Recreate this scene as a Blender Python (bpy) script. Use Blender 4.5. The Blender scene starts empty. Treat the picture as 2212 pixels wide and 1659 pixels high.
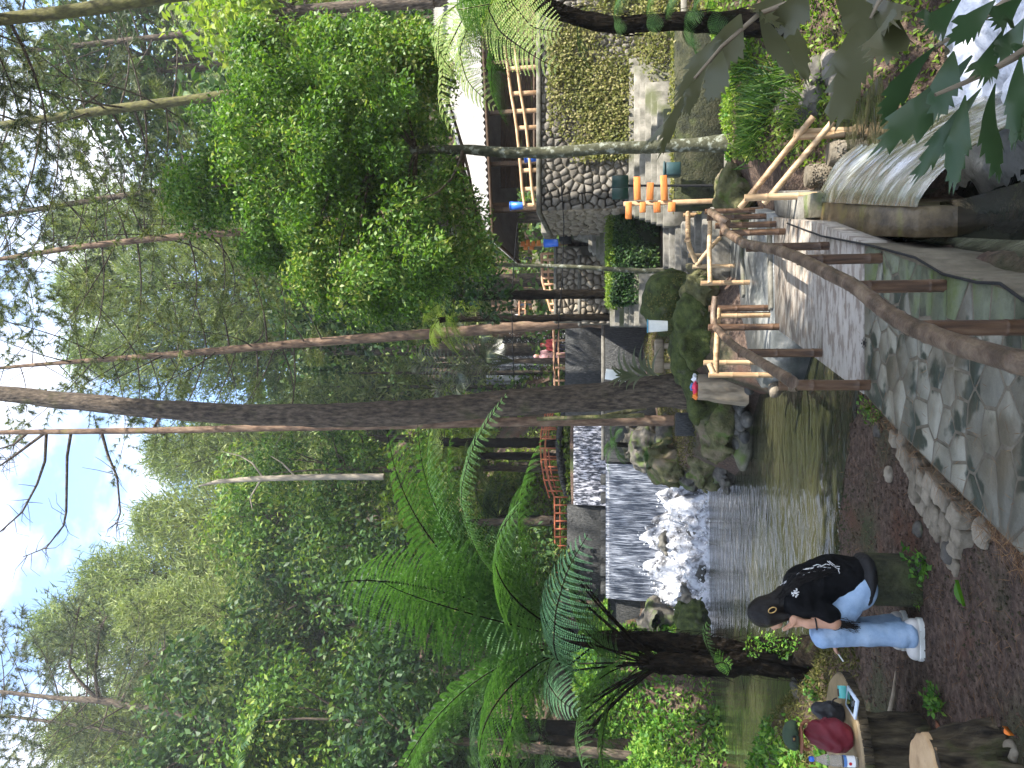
import bpy, bmesh, math, random
import numpy as np
from mathutils import Vector, Matrix, Euler
rng = np.random.default_rng(11); random.seed(5)
S = bpy.context.scene
COL = S.collection
# ---------------------------------------------------------------- camera, sky, sun, exposure
PITCH = math.radians(8.3); FPX = 1671.0; CZ = 1.9
cp, sp = math.cos(PITCH), math.sin(PITCH)
cam_d = bpy.data.cameras.new('camera'); cam = bpy.data.objects.new('camera', cam_d); COL.objects.link(cam)
cam_d.sensor_fit = 'HORIZONTAL'; cam_d.angle = 2*math.atan(1106/FPX); cam_d.clip_start = .05; cam_d.clip_end = 2000
fwd, upv, rgt = Vector((0, cp, sp)), Vector((0, -sp, cp)), Vector((1, 0, 0))
mx = Matrix((-upv, rgt, -fwd)).transposed().to_4x4(); mx.translation = (0, 0, CZ)   # held on its side: sky at the picture's left
cam.matrix_world = mx; S.camera = cam
SUN = Vector((.50, -.42, .80)).normalized()
elev = math.asin(SUN.z); azim = math.atan2(SUN.x, SUN.y)
W = bpy.data.worlds.new('World'); S.world = W; W.use_nodes = True
wn, wl_ = W.node_tree.nodes, W.node_tree.links
wn.clear()
sky = wn.new('ShaderNodeTexSky'); sky.sky_type = 'NISHITA'; sky.sun_disc = False; sky.sun_elevation = elev; sky.sun_rotation = azim
sky.air_density = 1.0; sky.dust_density = .6; sky.ozone_density = 2.0
bgd = wn.new('ShaderNodeBackground'); bgd.inputs[1].default_value = .15
wout = wn.new('ShaderNodeOutputWorld')
tcw = wn.new('ShaderNodeTexCoord'); mpw = wn.new('ShaderNodeMapping'); mpw.inputs['Scale'].default_value = (1, 1, 1.7); mpw.inputs['Location'].default_value = (.45, .2, .1)
nzw = wn.new('ShaderNodeTexNoise'); nzw.inputs['Scale'].default_value = 3.2; nzw.inputs['Detail'].default_value = 7; nzw.inputs['Roughness'].default_value = .58
rpw = wn.new('ShaderNodeValToRGB'); rpw.color_ramp.elements[0].position = .43; rpw.color_ramp.elements[1].position = .58
mxw = wn.new('ShaderNodeMix'); mxw.data_type = 'RGBA'; mxw.inputs[7].default_value = (3.05, 3.12, 3.42, 1)
wl_.new(tcw.outputs['Generated'], mpw.inputs[0]); wl_.new(mpw.outputs[0], nzw.inputs[0]); wl_.new(nzw.outputs[0], rpw.inputs[0])
wl_.new(rpw.outputs[0], mxw.inputs[0]); wl_.new(sky.outputs[0], mxw.inputs[6]); wl_.new(mxw.outputs[2], bgd.inputs[0]); wl_.new(bgd.outputs[0], wout.inputs[0])
sl = bpy.data.lights.new('sun', 'SUN'); sl.energy = 3.7; sl.angle = math.radians(.5); sl.color = (1, .95, .86)
so = bpy.data.objects.new('sun', sl); COL.objects.link(so); so.rotation_euler = SUN.to_track_quat('Z', 'Y').to_euler(); so.location = (20, -20, 40)
S.view_settings.view_transform = 'Standard'; S.view_settings.look = 'None'; S.view_settings.gamma = 1; S.view_settings.use_curve_mapping = False
S.view_settings.exposure = 2.2
S.cycles.max_bounces = 8; S.cycles.diffuse_bounces = 3; S.cycles.glossy_bounces = 3; S.cycles.transmission_bounces = 6; S.cycles.transparent_max_bounces = 8
S.cycles.use_adaptive_sampling = True; S.cycles.use_denoising = True

# ---------------------------------------------------------------- helpers: places
# measured picture points: x grows from sky to ground, y from the place's right to its left (2212 x 1659)
def ray(xd, yd):
    xc = (829.5-yd)/FPX; yc = (1106-xd)/FPX
    return np.array((xc, cp-yc*sp, sp+yc*cp))
def at(xd, yd, Y): d = ray(xd, yd); return np.array((0, 0, CZ))+d*(Y/d[1])
def onz(xd, yd, z=0.): d = ray(xd, yd); return np.array((0, 0, CZ))+d*((z-CZ)/d[2])
def mpp(xd, Y): return Y/ray(xd, 830)[1]/FPX            # metres for one measured pixel
def sst(a, b, x): t = np.clip((np.asarray(x, float)-a)/(b-a), 0, 1); return t*t*(3-2*t)
def unit(v): v = np.asarray(v, float); return v/np.maximum(np.linalg.norm(v, axis=-1, keepdims=True), 1e-9)
_h = np.random.default_rng(3).random((64, 64, 64))
def noise3(P):
    P = np.asarray(P, float); i = np.floor(P).astype(int); f = P-i; f = f*f*(3-2*f); r = 0
    for a in (0, 1):
        for b in (0, 1):
            for c in (0, 1):
                w = (f[..., 0] if a else 1-f[..., 0])*(f[..., 1] if b else 1-f[..., 1])*(f[..., 2] if c else 1-f[..., 2])
                r = r+w*_h[(i[..., 0]+a) % 64, (i[..., 1]+b) % 64, (i[..., 2]+c) % 64]
    return r*2-1
def fbm(P, o=3):
    P = np.asarray(P, float); r = 0; a = 1.
    for k in range(o): r = r+a*noise3(P*2**k+17.3*k); a *= .5
    return r
# ---------------------------------------------------------------- helpers: objects
def wloc(o):
    v = Vector((0, 0, 0))
    while o is not None: v = v+o.location; o = o.parent
    return np.array(v)
def link(o, parent=None):
    COL.objects.link(o)
    if parent is not None: o.parent = parent
    return o
def thing(name, label, cat, loc, group=None):
    o = bpy.data.objects.new(name, None); link(o); o.location = tuple(float(c) for c in loc); o.empty_display_size = .1
    return tag(o, label, cat, group)
def tag(o, label=None, cat=None, group=None, kind=None):
    if label: o['label'] = label
    if cat: o['category'] = cat
    if group: o['group'] = group
    if kind: o['kind'] = kind
    return o
def npmesh(name, V, faces, mat=None, smooth=False):
    me = bpy.data.meshes.new(name); V = np.ascontiguousarray(V, np.float32)
    me.vertices.add(len(V)); me.vertices.foreach_set('co', V.ravel())
    li, ls, n = [], [], 0
    for f in faces:
        f = np.asarray(f, np.int32)
        if f.size == 0: continue
        li.append(f.ravel()); ls.append(n+np.arange(len(f))*f.shape[1]); n += f.size
    li = np.concatenate(li); ls = np.concatenate(ls).astype(np.int32)
    me.loops.add(len(li)); me.loops.foreach_set('vertex_index', li)
    me.polygons.add(len(ls)); me.polygons.foreach_set('loop_start', ls)
    me.update(calc_edges=True); me.validate()
    if smooth: me.polygons.foreach_set('use_smooth', np.ones(len(me.polygons), bool))
    if mat: me.materials.append(mat)
    return me
def mobj(name, me, parent=None, loc=None):
    o = bpy.data.objects.new(name, me); link(o, parent)
    if loc is not None: o.location = tuple(float(c) for c in loc)
    return o
class MB:
    def __init__(s): s.V = []; s.F = {3: [], 4: []}; s.P = []; s.n = 0
    def add(s, V, *fs):
        for f in fs:
            f = np.asarray(f, int)
            if f.size: s.F[f.shape[1]].append(f+s.n)
        s.V.append(np.asarray(V, float)); s.n += len(V); return s
    def poly(s, V, faces):      # arbitrary n-gons
        for f in faces:
            if len(f) in (3, 4): s.F[len(f)].append(np.array([f])+s.n)
            else:
                for k in range(1, len(f)-1): s.F[3].append(np.array([[f[0], f[k], f[k+1]]])+s.n)
        s.V.append(np.asarray(V, float)); s.n += len(V); return s
    def box(s, c, d, rz=0, ch=.0, R=None):
        d = np.array(d, float)/2; ch = min(ch, d.min()*.45)
        if ch > 0:
            V = []
            for sx in (-1, 1):
                for sy in (-1, 1):
                    for sz in (-1, 1):
                        q = np.array((sx, sy, sz))
                        for a in range(3): m = d-ch; m[a] = d[a]; V.append(q*m)
            V = np.array(V); bm = bmesh.new()
            for v in V: bm.verts.new(v)
            bmesh.ops.convex_hull(bm, input=bm.verts); bm.verts.ensure_lookup_table(); bm.verts.index_update()
            V = np.array([v.co[:] for v in bm.verts]); F = [[v.index for v in f.verts] for f in bm.faces]; bm.free()
        else:
            V = np.array([(x, y, z) for x in (-1, 1) for y in (-1, 1) for z in (-1, 1)])*d
            F = [(0, 1, 3, 2), (4, 6, 7, 5), (0, 4, 5, 1), (2, 3, 7, 6), (0, 2, 6, 4), (1, 5, 7, 3)]
        if R is not None: V = V@np.array(R).T
        elif rz: cc, ss = math.cos(rz), math.sin(rz); V = V@np.array([[cc, ss, 0], [-ss, cc, 0], [0, 0, 1]])
        return s.poly(V+np.array(c, float), F)
    def tube(s, pts, rad, seg=8, cap=True):
        pts = np.asarray(pts, float); n = len(pts); rad = np.broadcast_to(np.asarray(rad, float), (n,))
        T = unit(np.gradient(pts, axis=0)); u = np.cross(T[0], (0, 0, 1.)) if abs(T[0][2]) < .9 else np.cross(T[0], (0, 1., 0)); u = unit(u); V = []
        a = np.arange(seg)/seg*2*math.pi
        for i in range(n):
            u = unit(u-T[i]*np.dot(u, T[i])); w = np.cross(T[i], u)
            V.append(pts[i]+rad[i]*(np.cos(a)[:, None]*u+np.sin(a)[:, None]*w))
        V = np.concatenate(V); i = np.arange(n-1)[:, None]*seg; j = np.arange(seg)[None]; k = (j+1) % seg
        Q = np.stack([i+j, i+k, i+seg+k, i+seg+j], -1).reshape(-1, 4)
        s.add(V, Q)
        if cap:
            for i0, c, fl in ((0, pts[0], 1), ((n-1)*seg, pts[-1], 0)):
                r = V[i0:i0+seg]; t = np.array([(0, 1+(j+1) % seg, 1+j) if fl else (0, 1+j, 1+(j+1) % seg) for j in range(seg)])
                s.add(np.vstack([c[None], r]), t)
        return s
    def lathe(s, prof, c=(0, 0, 0), seg=24, wob=None):
        a = np.arange(seg)/seg*2*math.pi; V = []
        for r, z in prof:
            rr = np.full(seg, r) if wob is None else r*wob(a, z)
            V.append(np.stack([rr*np.cos(a), rr*np.sin(a), np.full(seg, z)], 1))
        n = len(prof); V = np.concatenate(V)+np.array(c, float); i = np.arange(n-1)[:, None]*seg; j = np.arange(seg)[None]; k = (j+1) % seg
        s.add(V, np.stack([i+j, i+k, i+seg+k, i+seg+j], -1).reshape(-1, 4))
        t = np.array([(0, 1+j, 1+(j+1) % seg) for j in range(seg)])
        top = V[(n-1)*seg:]; s.add(np.vstack([top.mean(0)[None], top]), t)
        bot = V[:seg]; s.add(np.vstack([bot.mean(0)[None], bot]), t[:, ::-1])
        return s
    def arrays(s): return np.concatenate(s.V), [np.concatenate(s.F[k]) for k in (3, 4) if s.F[k]]
    def mesh(s, name, mat, smooth=False, off=None):
        V, F = s.arrays()
        if off is not None: V = V-off
        return npmesh(name, V, F, mat, smooth)
    def build(s, name, mat, parent=None, smooth=False, local=False):
        off = None if (parent is None or local) else wloc(parent)
        return mobj(name, s.mesh(name, mat, smooth, off), parent)
    def top(s, name, mat, label, cat, smooth=False, group=None, kind=None):   # a thing that is one mesh, its origin at its base
        V, F = s.arrays(); c = np.array([(V[:, 0].min()+V[:, 0].max())/2, (V[:, 1].min()+V[:, 1].max())/2, V[:, 2].min()])
        return tag(mobj(name, npmesh(name, V-c, F, mat, smooth), None, c), label, cat, group, kind)
def surfnet(fn, lo, hi, h):
    lo = np.array(lo, float); n = np.ceil((np.array(hi)-lo)/h).astype(int)+1
    ax = [lo[i]+h*np.arange(n[i]) for i in range(3)]
    G = np.stack(np.meshgrid(*ax, indexing='ij'), -1)
    if n.prod() > 60000:      # coarse pass first, fine values only near the surface
        ci = [np.minimum(np.arange(0, k+3, 4), k-1) for k in n]; Dc = fn(G[np.ix_(*ci)].reshape(-1, 3)).reshape([len(c) for c in ci])
        D = Dc[np.ix_(*[np.minimum((np.arange(k)+2)//4, len(c)-1) for k, c in zip(n, ci)])].copy(); mk = np.abs(D) < h*14; D[mk] = fn(G[mk])
    else: D = fn(G.reshape(-1, 3)).reshape(n)
    Sg = D < 0; m = tuple(n-1)
    def sl_(a, b, c): return (slice(a, a+m[0]), slice(b, b+m[1]), slice(c, c+m[2]))
    cnt = np.zeros(m, int)
    for a in (0, 1):
        for b in (0, 1):
            for c in (0, 1): cnt += Sg[sl_(a, b, c)]
    act = (cnt > 0) & (cnt < 8); idx = -np.ones(m, int); idx[act] = np.arange(act.sum())
    acc = np.zeros(m+(3,)); k = np.zeros(m)
    for ax_ in range(3):
        for a in (0, 1):
            for b in (0, 1):
                o = [a, b]; o.insert(ax_, 0); p = list(o); p[ax_] = 1
                da, db = D[sl_(*o)], D[sl_(*p)]; cr = (da < 0) != (db < 0); t = np.where(cr, da/np.where(cr, da-db, 1), 0)
                v = np.zeros(m+(3,)); v[...] = o; v[..., ax_] = t; acc += v*cr[..., None]; k += cr
    ijk = np.argwhere(act); V = lo+h*(ijk+acc[act]/k[act][:, None]); Q = []
    for ax_ in range(3):
        s0 = [slice(None)]*3; s1 = [slice(None)]*3; s0[ax_] = slice(0, -1); s1[ax_] = slice(1, None)
        E = np.argwhere(Sg[tuple(s0)] != Sg[tuple(s1)]); b, c = [q for q in range(3) if q != ax_]
        ok = (E[:, b] > 0) & (E[:, c] > 0) & (E[:, b] < m[b]) & (E[:, c] < m[c]); E = E[ok]
        def cell(db, dc): F = E.copy(); F[:, b] += db; F[:, c] += dc; return idx[F[:, 0], F[:, 1], F[:, 2]]
        q = np.stack([cell(-1, -1), cell(0, -1), cell(0, 0), cell(-1, 0)], 1)
        fl = Sg[E[:, 0], E[:, 1], E[:, 2]]
        if ax_ == 1: fl = ~fl
        q[~fl] = q[~fl][:, ::-1]; Q.append(q)
    return V, np.concatenate(Q)
def cone(P, a, b, ra, rb):
    a = np.asarray(a, float); b = np.asarray(b, float); d = b-a; t = np.clip(((P-a)@d)/max(d@d, 1e-9), 0, 1)
    return np.linalg.norm(P-(a+t[:, None]*d), axis=1)-(ra+(rb-ra)*t)
def ell(P, c, r, R=None):
    q = P-np.asarray(c, float)
    if R is not None: q = q@np.array(R)
    r = np.asarray(r, float); k0 = np.linalg.norm(q/r, axis=1); k1 = np.linalg.norm(q/(r*r), axis=1); return k0*(k0-1)/np.maximum(k1, 1e-6)
def smin(a, b, k): h = np.clip(.5+.5*(b-a)/k, 0, 1); return b+(a-b)*h-k*h*(1-h)
def chain(P, pts, rad, k=.02):
    d = None
    for i in range(len(pts)-1):
        c = cone(P, pts[i], pts[i+1], rad[i], rad[i+1]); d = c if d is None else np.minimum(d, c)
    return d
def union(ds, k):
    d = ds[0]
    for e in ds[1:]: d = smin(d, e, k)
    return d
def sdfbuild(name, fn, lo, hi, h, mat, parent=None):
    V, Q = surfnet(fn, lo, hi, h); off = wloc(parent) if parent is not None else 0
    return mobj(name, npmesh(name, V-off, [Q], mat, True), parent)
# ---------------------------------------------------------------- materials
def nod(m): m.use_nodes = True; return m.node_tree.nodes, m.node_tree.links
MATS = {}
WORLDMAP = {'flag', 'flag_moss', 'edging', 'stone_grey', 'stone_warm', 'stone_dark'}     # many small pieces share one continuous pattern
def M(name, cols, scale=6., rough=.8, bump=0., bscale=None, stretch=(1, 1, 1), spec=.3, detail=6., pos=None, metal=0., bstretch=None, island=0., extra=None, coat=0.):
    m = bpy.data.materials.new(name); N, L = nod(m); b = N['Principled BSDF']; MATS[name] = m
    b.inputs['Roughness'].default_value = rough; b.inputs['Specular IOR Level'].default_value = spec; b.inputs['Metallic'].default_value = metal; b.inputs['Coat Weight'].default_value = coat
    tc = N.new('ShaderNodeTexCoord'); src = N.new('ShaderNodeNewGeometry').outputs['Position'] if name in WORLDMAP else tc.outputs['Object']; mp = N.new('ShaderNodeMapping'); mp.inputs['Scale'].default_value = stretch; L.new(src, mp.inputs[0])
    if len(cols) == 1: b.inputs['Base Color'].default_value = (*cols[0], 1)
    else:
        nz = N.new('ShaderNodeTexNoise'); nz.inputs['Scale'].default_value = scale; nz.inputs['Detail'].default_value = detail; nz.inputs['Roughness'].default_value = .6; L.new(mp.outputs[0], nz.inputs[0])
        rp = N.new('ShaderNodeValToRGB'); e = rp.color_ramp.elements; n = len(cols); pos = pos or [.33+.36*i/(n-1) for i in range(n)]
        while len(e) < n: e.new(.5)
        for i in range(n): e[i].position = pos[i]; e[i].color = (*cols[i], 1)
        f = nz.outputs[0]
        if island:
            g = N.new('ShaderNodeObjectInfo'); ma = N.new('ShaderNodeMath'); ma.operation = 'MULTIPLY_ADD'; ma.inputs[1].default_value = island
            sb = N.new('ShaderNodeMath'); sb.operation = 'SUBTRACT'; sb.inputs[1].default_value = .5
            L.new(g.outputs['Random'], sb.inputs[0]); L.new(sb.outputs[0], ma.inputs[0]); L.new(f, ma.inputs[2]); f = ma.outputs[0]
        L.new(f, rp.inputs[0]); col = rp.outputs[0]
        for (c2, s2, lo, hi) in (extra or []):
            n2 = N.new('ShaderNodeTexNoise'); n2.inputs['Scale'].default_value = s2; n2.inputs['Detail'].default_value = 5; L.new(src, n2.inputs[0])
            r2 = N.new('ShaderNodeMapRange'); r2.inputs[1].default_value = lo; r2.inputs[2].default_value = hi; L.new(n2.outputs[0], r2.inputs[0])
            mi = N.new('ShaderNodeMix'); mi.data_type = 'RGBA'; mi.inputs[7].default_value = (*c2, 1); L.new(r2.outputs[0], mi.inputs[0]); L.new(col, mi.inputs[6]); col = mi.outputs[2]
        L.new(col, b.inputs['Base Color'])
    if bump:
        m2 = N.new('ShaderNodeMapping'); m2.inputs['Scale'].default_value = bstretch or stretch; L.new(src, m2.inputs[0])
        n3 = N.new('ShaderNodeTexNoise'); n3.inputs['Scale'].default_value = bscale or scale*3; n3.inputs['Detail'].default_value = 8; L.new(m2.outputs[0], n3.inputs[0])
        bp = N.new('ShaderNodeBump'); bp.inputs['Strength'].default_value = 1; bp.inputs['Distance'].default_value = bump; L.new(n3.outputs[0], bp.inputs['Height']); L.new(bp.outputs[0], b.inputs['Normal'])
    return m
def LEAF(name, cols, trans=.35, rough=.45, spec=.35, tint=(1.15, 1.25, .5), clump=0.):
    m = bpy.data.materials.new(name); N, L = nod(m); b = N['Principled BSDF']; b.inputs['Roughness'].default_value = rough; b.inputs['Specular IOR Level'].default_value = spec
    g = N.new('ShaderNodeNewGeometry'); rp = N.new('ShaderNodeValToRGB'); e = rp.color_ramp.elements; n = len(cols)
    while len(e) < n: e.new(.5)
    for i in range(n): e[i].position = i/(n-1); e[i].color = (*cols[i], 1)
    f = g.outputs['Random Per Island']
    oi = N.new('ShaderNodeObjectInfo'); a0 = N.new('ShaderNodeMath'); a0.operation = 'MULTIPLY_ADD'; a0.inputs[1].default_value = .3; L.new(oi.outputs['Random'], a0.inputs[0]); L.new(f, a0.inputs[2])
    a1 = N.new('ShaderNodeMath'); a1.operation = 'SUBTRACT'; a1.inputs[1].default_value = .15; L.new(a0.outputs[0], a1.inputs[0]); f = a1.outputs[0]
    if clump:
        tc = N.new('ShaderNodeTexCoord'); nz = N.new('ShaderNodeTexNoise'); nz.inputs['Scale'].default_value = clump; nz.inputs['Detail'].default_value = 2; L.new(tc.outputs['Object'], nz.inputs[0])
        ma = N.new('ShaderNodeMath'); ma.operation = 'MULTIPLY_ADD'; ma.inputs[1].default_value = 1.6; ma.inputs[2].default_value = -.8; L.new(nz.outputs[0], ma.inputs[0])
        ad = N.new('ShaderNodeMath'); ad.operation = 'ADD'; L.new(f, ad.inputs[0]); L.new(ma.outputs[0], ad.inputs[1]); f = ad.outputs[0]
    L.new(f, rp.inputs[0]); L.new(rp.outputs[0], b.inputs['Base Color'])
    t = N.new('ShaderNodeBsdfTranslucent'); mu = N.new('ShaderNodeMix'); mu.data_type = 'RGBA'; mu.blend_type = 'MULTIPLY'; mu.inputs[0].default_value = 1; mu.inputs[7].default_value = (*tint, 1)
    L.new(rp.outputs[0], mu.inputs[6]); L.new(mu.outputs[2], t.inputs[0])
    ms = N.new('ShaderNodeMixShader'); ms.inputs[0].default_value = trans; L.new(b.outputs[0], ms.inputs[1]); L.new(t.outputs[0], ms.inputs[2]); L.new(ms.outputs[0], N['Material Output'].inputs[0])
    MATS[name] = m; return m
M('dirt', [(.035, .022, .016), (.085, .055, .040), (.15, .105, .077)], 16, .85, .05, 45, extra=[((.035, .05, .015), .55, .55, .68), ((.10, .045, .028), 1.3, .58, .7)])
M('mortar', [(.10, .085, .06), (.17, .147, .108)], 9, .85, .008, 60)
M('flag', [(.10, .094, .072), (.165, .156, .122), (.232, .22, .175)], 2.6, .6, .006, 45, spec=.35, island=.35, extra=[((.03, .036, .024), 3.4, .52, .58), ((.105, .088, .058), 1.6, .52, .66)])
M('flag_moss', [(.08, .09, .055), (.14, .15, .10), (.20, .20, .15)], 4, .75, .01, 40, island=.25, extra=[((.085, .11, .03), 4, .48, .66), ((.05, .05, .035), 5, .56, .66)])
M('slab', [(.17, .13, .10), (.21, .175, .145), (.31, .275, .235), (.38, .34, .295)], 5, .6, .006, 40, stretch=(1, 2.2, 1), pos=[.34, .46, .50, .72], spec=.4, extra=[((.13, .12, .09), 1.2, .6, .75)])
M('slab_wet', [(.05, .055, .055), (.12, .125, .12), (.30, .29, .26)], 3, .35, .006, 30, stretch=(1, .6, 1), spec=.5)
M('conc', [(.08, .075, .06), (.15, .14, .12), (.22, .205, .175)], 5, .8, .006, 50)
M('conc_pale', [(.07, .065, .05), (.15, .14, .115), (.24, .22, .185)], 4, .85, .006, 40, extra=[((.07, .075, .035), 1.6, .55, .7)])
M('conc_moss', [(.05, .055, .03), (.13, .12, .085), (.2, .18, .14)], 5, .8, .012, 30, extra=[((.07, .10, .02), 3, .5, .65)])
M('trough', [(.04, .027, .012), (.105, .074, .036), (.19, .14, .075)], 6, .45, .008, 30, stretch=(1, .5, 1), spec=.5, extra=[((.15, .13, .03), 3, .56, .7)])
M('apron', [(.035, .038, .024), (.075, .08, .05), (.12, .12, .085)], 4, .25, .006, 25, stretch=(4, .35, 1), spec=.5)
M('slate', [(.008, .009, .010), (.024, .025, .025), (.06, .06, .057)], 9, .55, .05, 16, stretch=(3, 3, .7), spec=.4)
M('stone_warm', [(.13, .108, .08), (.22, .185, .14), (.30, .26, .20)], 5, .85, .01, 40, island=.3)
M('stone_grey', [(.075, .066, .054), (.13, .116, .098), (.19, .172, .146)], 6, .85, .01, 40, island=.3)
M('stone_dark', [(.03, .03, .028), (.07, .068, .06), (.13, .12, .10)], 6, .6, .012, 30, island=.25)
M('edging', [(.11, .092, .066), (.19, .162, .12), (.26, .225, .17)], 7, .85, .01, 45, island=.22)
M('rock', [(.03, .028, .025), (.08, .072, .06), (.15, .135, .11)], 4, .75, .02, 20, extra=[((.06, .085, .02), 2.2, .5, .64)])
M('moss_rock', [(.02, .026, .008), (.045, .06, .014), (.085, .10, .028)], 7, .95, .03, 40, extra=[((.09, .085, .07), 2.3, .62, .72)])
M('wall_moss', [(.014, .016, .009), (.035, .037, .018), (.065, .06, .036)], 6, .9, .03, 30, extra=[((.05, .06, .02), 3, .55, .68)])
M('moss_bright', [(.045, .045, .02), (.09, .088, .036), (.15, .13, .07)], 6, .95, .03, 30, extra=[((.15, .12, .08), 1.9, .5, .62), ((.07, .10, .02), 3.1, .56, .66)])
M('bark', [(.022, .017, .013), (.072, .055, .04), (.14, .11, .08)], 16, .95, .04, 26, stretch=(1, 1, .32), extra=[((.06, .06, .02), 1.5, .6, .8)])
M('bark_red', [(.06, .038, .026), (.14, .09, .06), (.22, .155, .105)], 10, .95, .02, 26, stretch=(1, 1, .3), extra=[((.13, .12, .03), 1.1, .6, .75)])
M('bark_moss', [(.035, .03, .018), (.09, .085, .03), (.13, .125, .04)], 10, .95, .02, 26, stretch=(1, 1, .5))
M('bark_pale', [(.20, .17, .13), (.36, .31, .24)], 8, .9, .01, 26, stretch=(1, 1, .3))
M('lichen', [(.03, .032, .018), (.075, .075, .045), (.20, .21, .17), (.32, .33, .28)], 9, .9, .01, 30, pos=[.3, .54, .60, .78])
M('fern_trunk', [(.003, .0025, .002), (.010, .008, .006), (.022, .017, .012)], 20, .95, .03, 40, stretch=(1, 1, .4), spec=.05, extra=[((.02, .03, .008), 3, .62, .74)])
M('wood_old', [(.13, .10, .07), (.25, .20, .14), (.33, .27, .2)], 8, .85, .01, 30, stretch=(1, 1, .2))
M('bamboo', [(.04, .022, .014), (.095, .052, .03), (.155, .095, .056)], 5, .45, .003, 40, stretch=(6, 6, .6), spec=.4, island=.18)
M('bamboo_pale', [(.26, .16, .085), (.40, .27, .15), (.5, .36, .22)], 4, .5, .003, 40, stretch=(6, 6, .6), spec=.4, island=.2)
M('bamboo_rail', [(.04, .026, .018), (.11, .073, .05), (.20, .145, .098)], 5, .45, .006, 40, stretch=(1.2, 1.2, 3), spec=.35)
M('orange_wood', [(.36, .10, .022), (.52, .17, .04), (.62, .23, .06)], 5, .6, .004, 30, stretch=(.5, 4, 4), island=.2)
M('salmon_wood', [(.30, .155, .085), (.42, .235, .135), (.5, .31, .19)], 5, .7, .004, 30)
M('red_paint', [(.30, .085, .04), (.40, .13, .06)], 5, .6)
M('tan_wood', [(.32, .19, .10), (.46, .30, .17), (.54, .37, .23)], 5, .7, .004, 30)
M('dark_wood', [(.05, .03, .018), (.11, .07, .042)], 6, .8, .006, 20, stretch=(1, 1, 4))
M('green_box', [(.004, .026, .018), (.007, .036, .026)], 5, .4, spec=.4)
M('teal_box', [(.02, .05, .055), (.03, .065, .07)], 5, .4, spec=.4)
M('black', [(.008, .008, .009), (.016, .016, .018)], 8, .7, .004, 60)
M('tin', [(.24, .23, .215), (.36, .345, .33)], 3, .45, spec=.5, metal=.2)
M('blue_plastic', [(.03, .14, .62)], rough=.3, spec=.5)
M('white_plastic', [(.62, .64, .68)], rough=.35, spec=.5)
M('white_paint', [(.58, .58, .54), (.72, .71, .67)], 5, .6)
M('blue_paint', [(.08, .28, .4)], rough=.6)
M('grass_top', [(.09, .22, .02), (.16, .34, .03)], 8, .9, .01, 40)
M('cut_wood', [(.30, .19, .10), (.44, .30, .165), (.52, .37, .22)], 5, .75, .002, 30, extra=[((.25, .16, .085), 8, .55, .7)])
M('table_wood', [(.16, .115, .06), (.24, .175, .095), (.30, .22, .125)], 5, .55, .002, 30, spec=.4, extra=[((.11, .085, .045), 3, .56, .7)])
M('stump_bark', [(.014, .011, .008), (.055, .043, .027), (.13, .105, .066)], 15, .95, .05, 22, stretch=(1, 1, .22), extra=[((.06, .07, .02), 3, .58, .7)])
M('skin', [(.42, .22, .14), (.50, .28, .18)], 6, .5, spec=.35)
M('hair', [(.004, .003, .003), (.012, .009, .008)], 14, .35, .004, 60, stretch=(6, 6, .6), spec=.2)
M('black_cloth', [(.003, .003, .0035), (.007, .007, .008)], 9, .9, .006, 26, spec=.12)
M('denim', [(.20, .30, .45), (.29, .40, .56), (.37, .48, .63)], 6, .85, .008, 22, spec=.2)
M('white_shoe', [(.60, .57, .54), (.70, .67, .64)], 8, .6)
M('white_ink', [(.75, .75, .75)], rough=.7)
M('gold', [(.55, .36, .14)], rough=.3, metal=.8, spec=.5)
M('maroon', [(.10, .008, .016), (.17, .014, .026)], 6, .6, .006, 14, spec=.35)
M('bag_black', [(.012, .012, .014), (.03, .03, .034)], 6, .5, .006, 16, spec=.4)
M('leather', [(.16, .06, .03), (.22, .09, .045)], 6, .5)
M('cap_green', [(.022, .04, .022), (.035, .055, .032)], 20, .9, .002, 80)
M('teal_pack', [(.10, .40, .38)], rough=.35); M('screen', [(.01, .014, .012)], rough=.05, spec=.6); M('case', [(.52, .60, .72)], rough=.3)
M('label_blue', [(.10, .22, .50)], rough=.3); M('label_white', [(.75, .77, .8)], rough=.3); M('red_ink', [(.5, .02, .03)], rough=.35); M('orange_plastic', [(.8, .22, .02)], rough=.4, spec=.5); M('pink_plastic', [(.75, .03, .09)], rough=.4, spec=.5)
M('cloth_pink', [(.50, .27, .27), (.6, .36, .35)], 8, .85); M('cloth_white', [(.6, .55, .56), (.7, .66, .67)], 8, .85); M('cloth_purple', [(.07, .045, .10), (.10, .07, .14)], 8, .85); M('cloth_cream', [(.5, .37, .26), (.58, .45, .33)], 8, .85); M('cloth_blue', [(.12, .22, .38), (.2, .3, .45)], 8, .85); M('cloth_dark', [(.02, .02, .03), (.04, .04, .05)], 8, .85); M('cloth_red', [(.35, .05, .05)], rough=.85)
M('red_soil', [(.22, .13, .085), (.36, .23, .16), (.45, .31, .22)], 6, .9, .01, 40)
M('needle_litter', [(.11, .028, .014), (.19, .055, .026)], 6, .9)
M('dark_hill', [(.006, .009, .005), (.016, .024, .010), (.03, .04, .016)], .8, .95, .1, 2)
def clear_plastic():
    m = bpy.data.materials.new('clear_plastic'); N, L = nod(m); b = N['Principled BSDF']; b.inputs['Base Color'].default_value = (.9, .93, .96, 1)
    b.inputs['Transmission Weight'].default_value = .9; b.inputs['Roughness'].default_value = .06; b.inputs['IOR'].default_value = 1.2; MATS['clear'] = m
clear_plastic()
LEAF('leaf_sun', [(0.031, 0.076, 0.014), (0.074, 0.163, 0.022), (0.123, 0.232, 0.034), (0.246, 0.279, 0.084)], .38, .5, .3, clump=.5)
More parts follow.
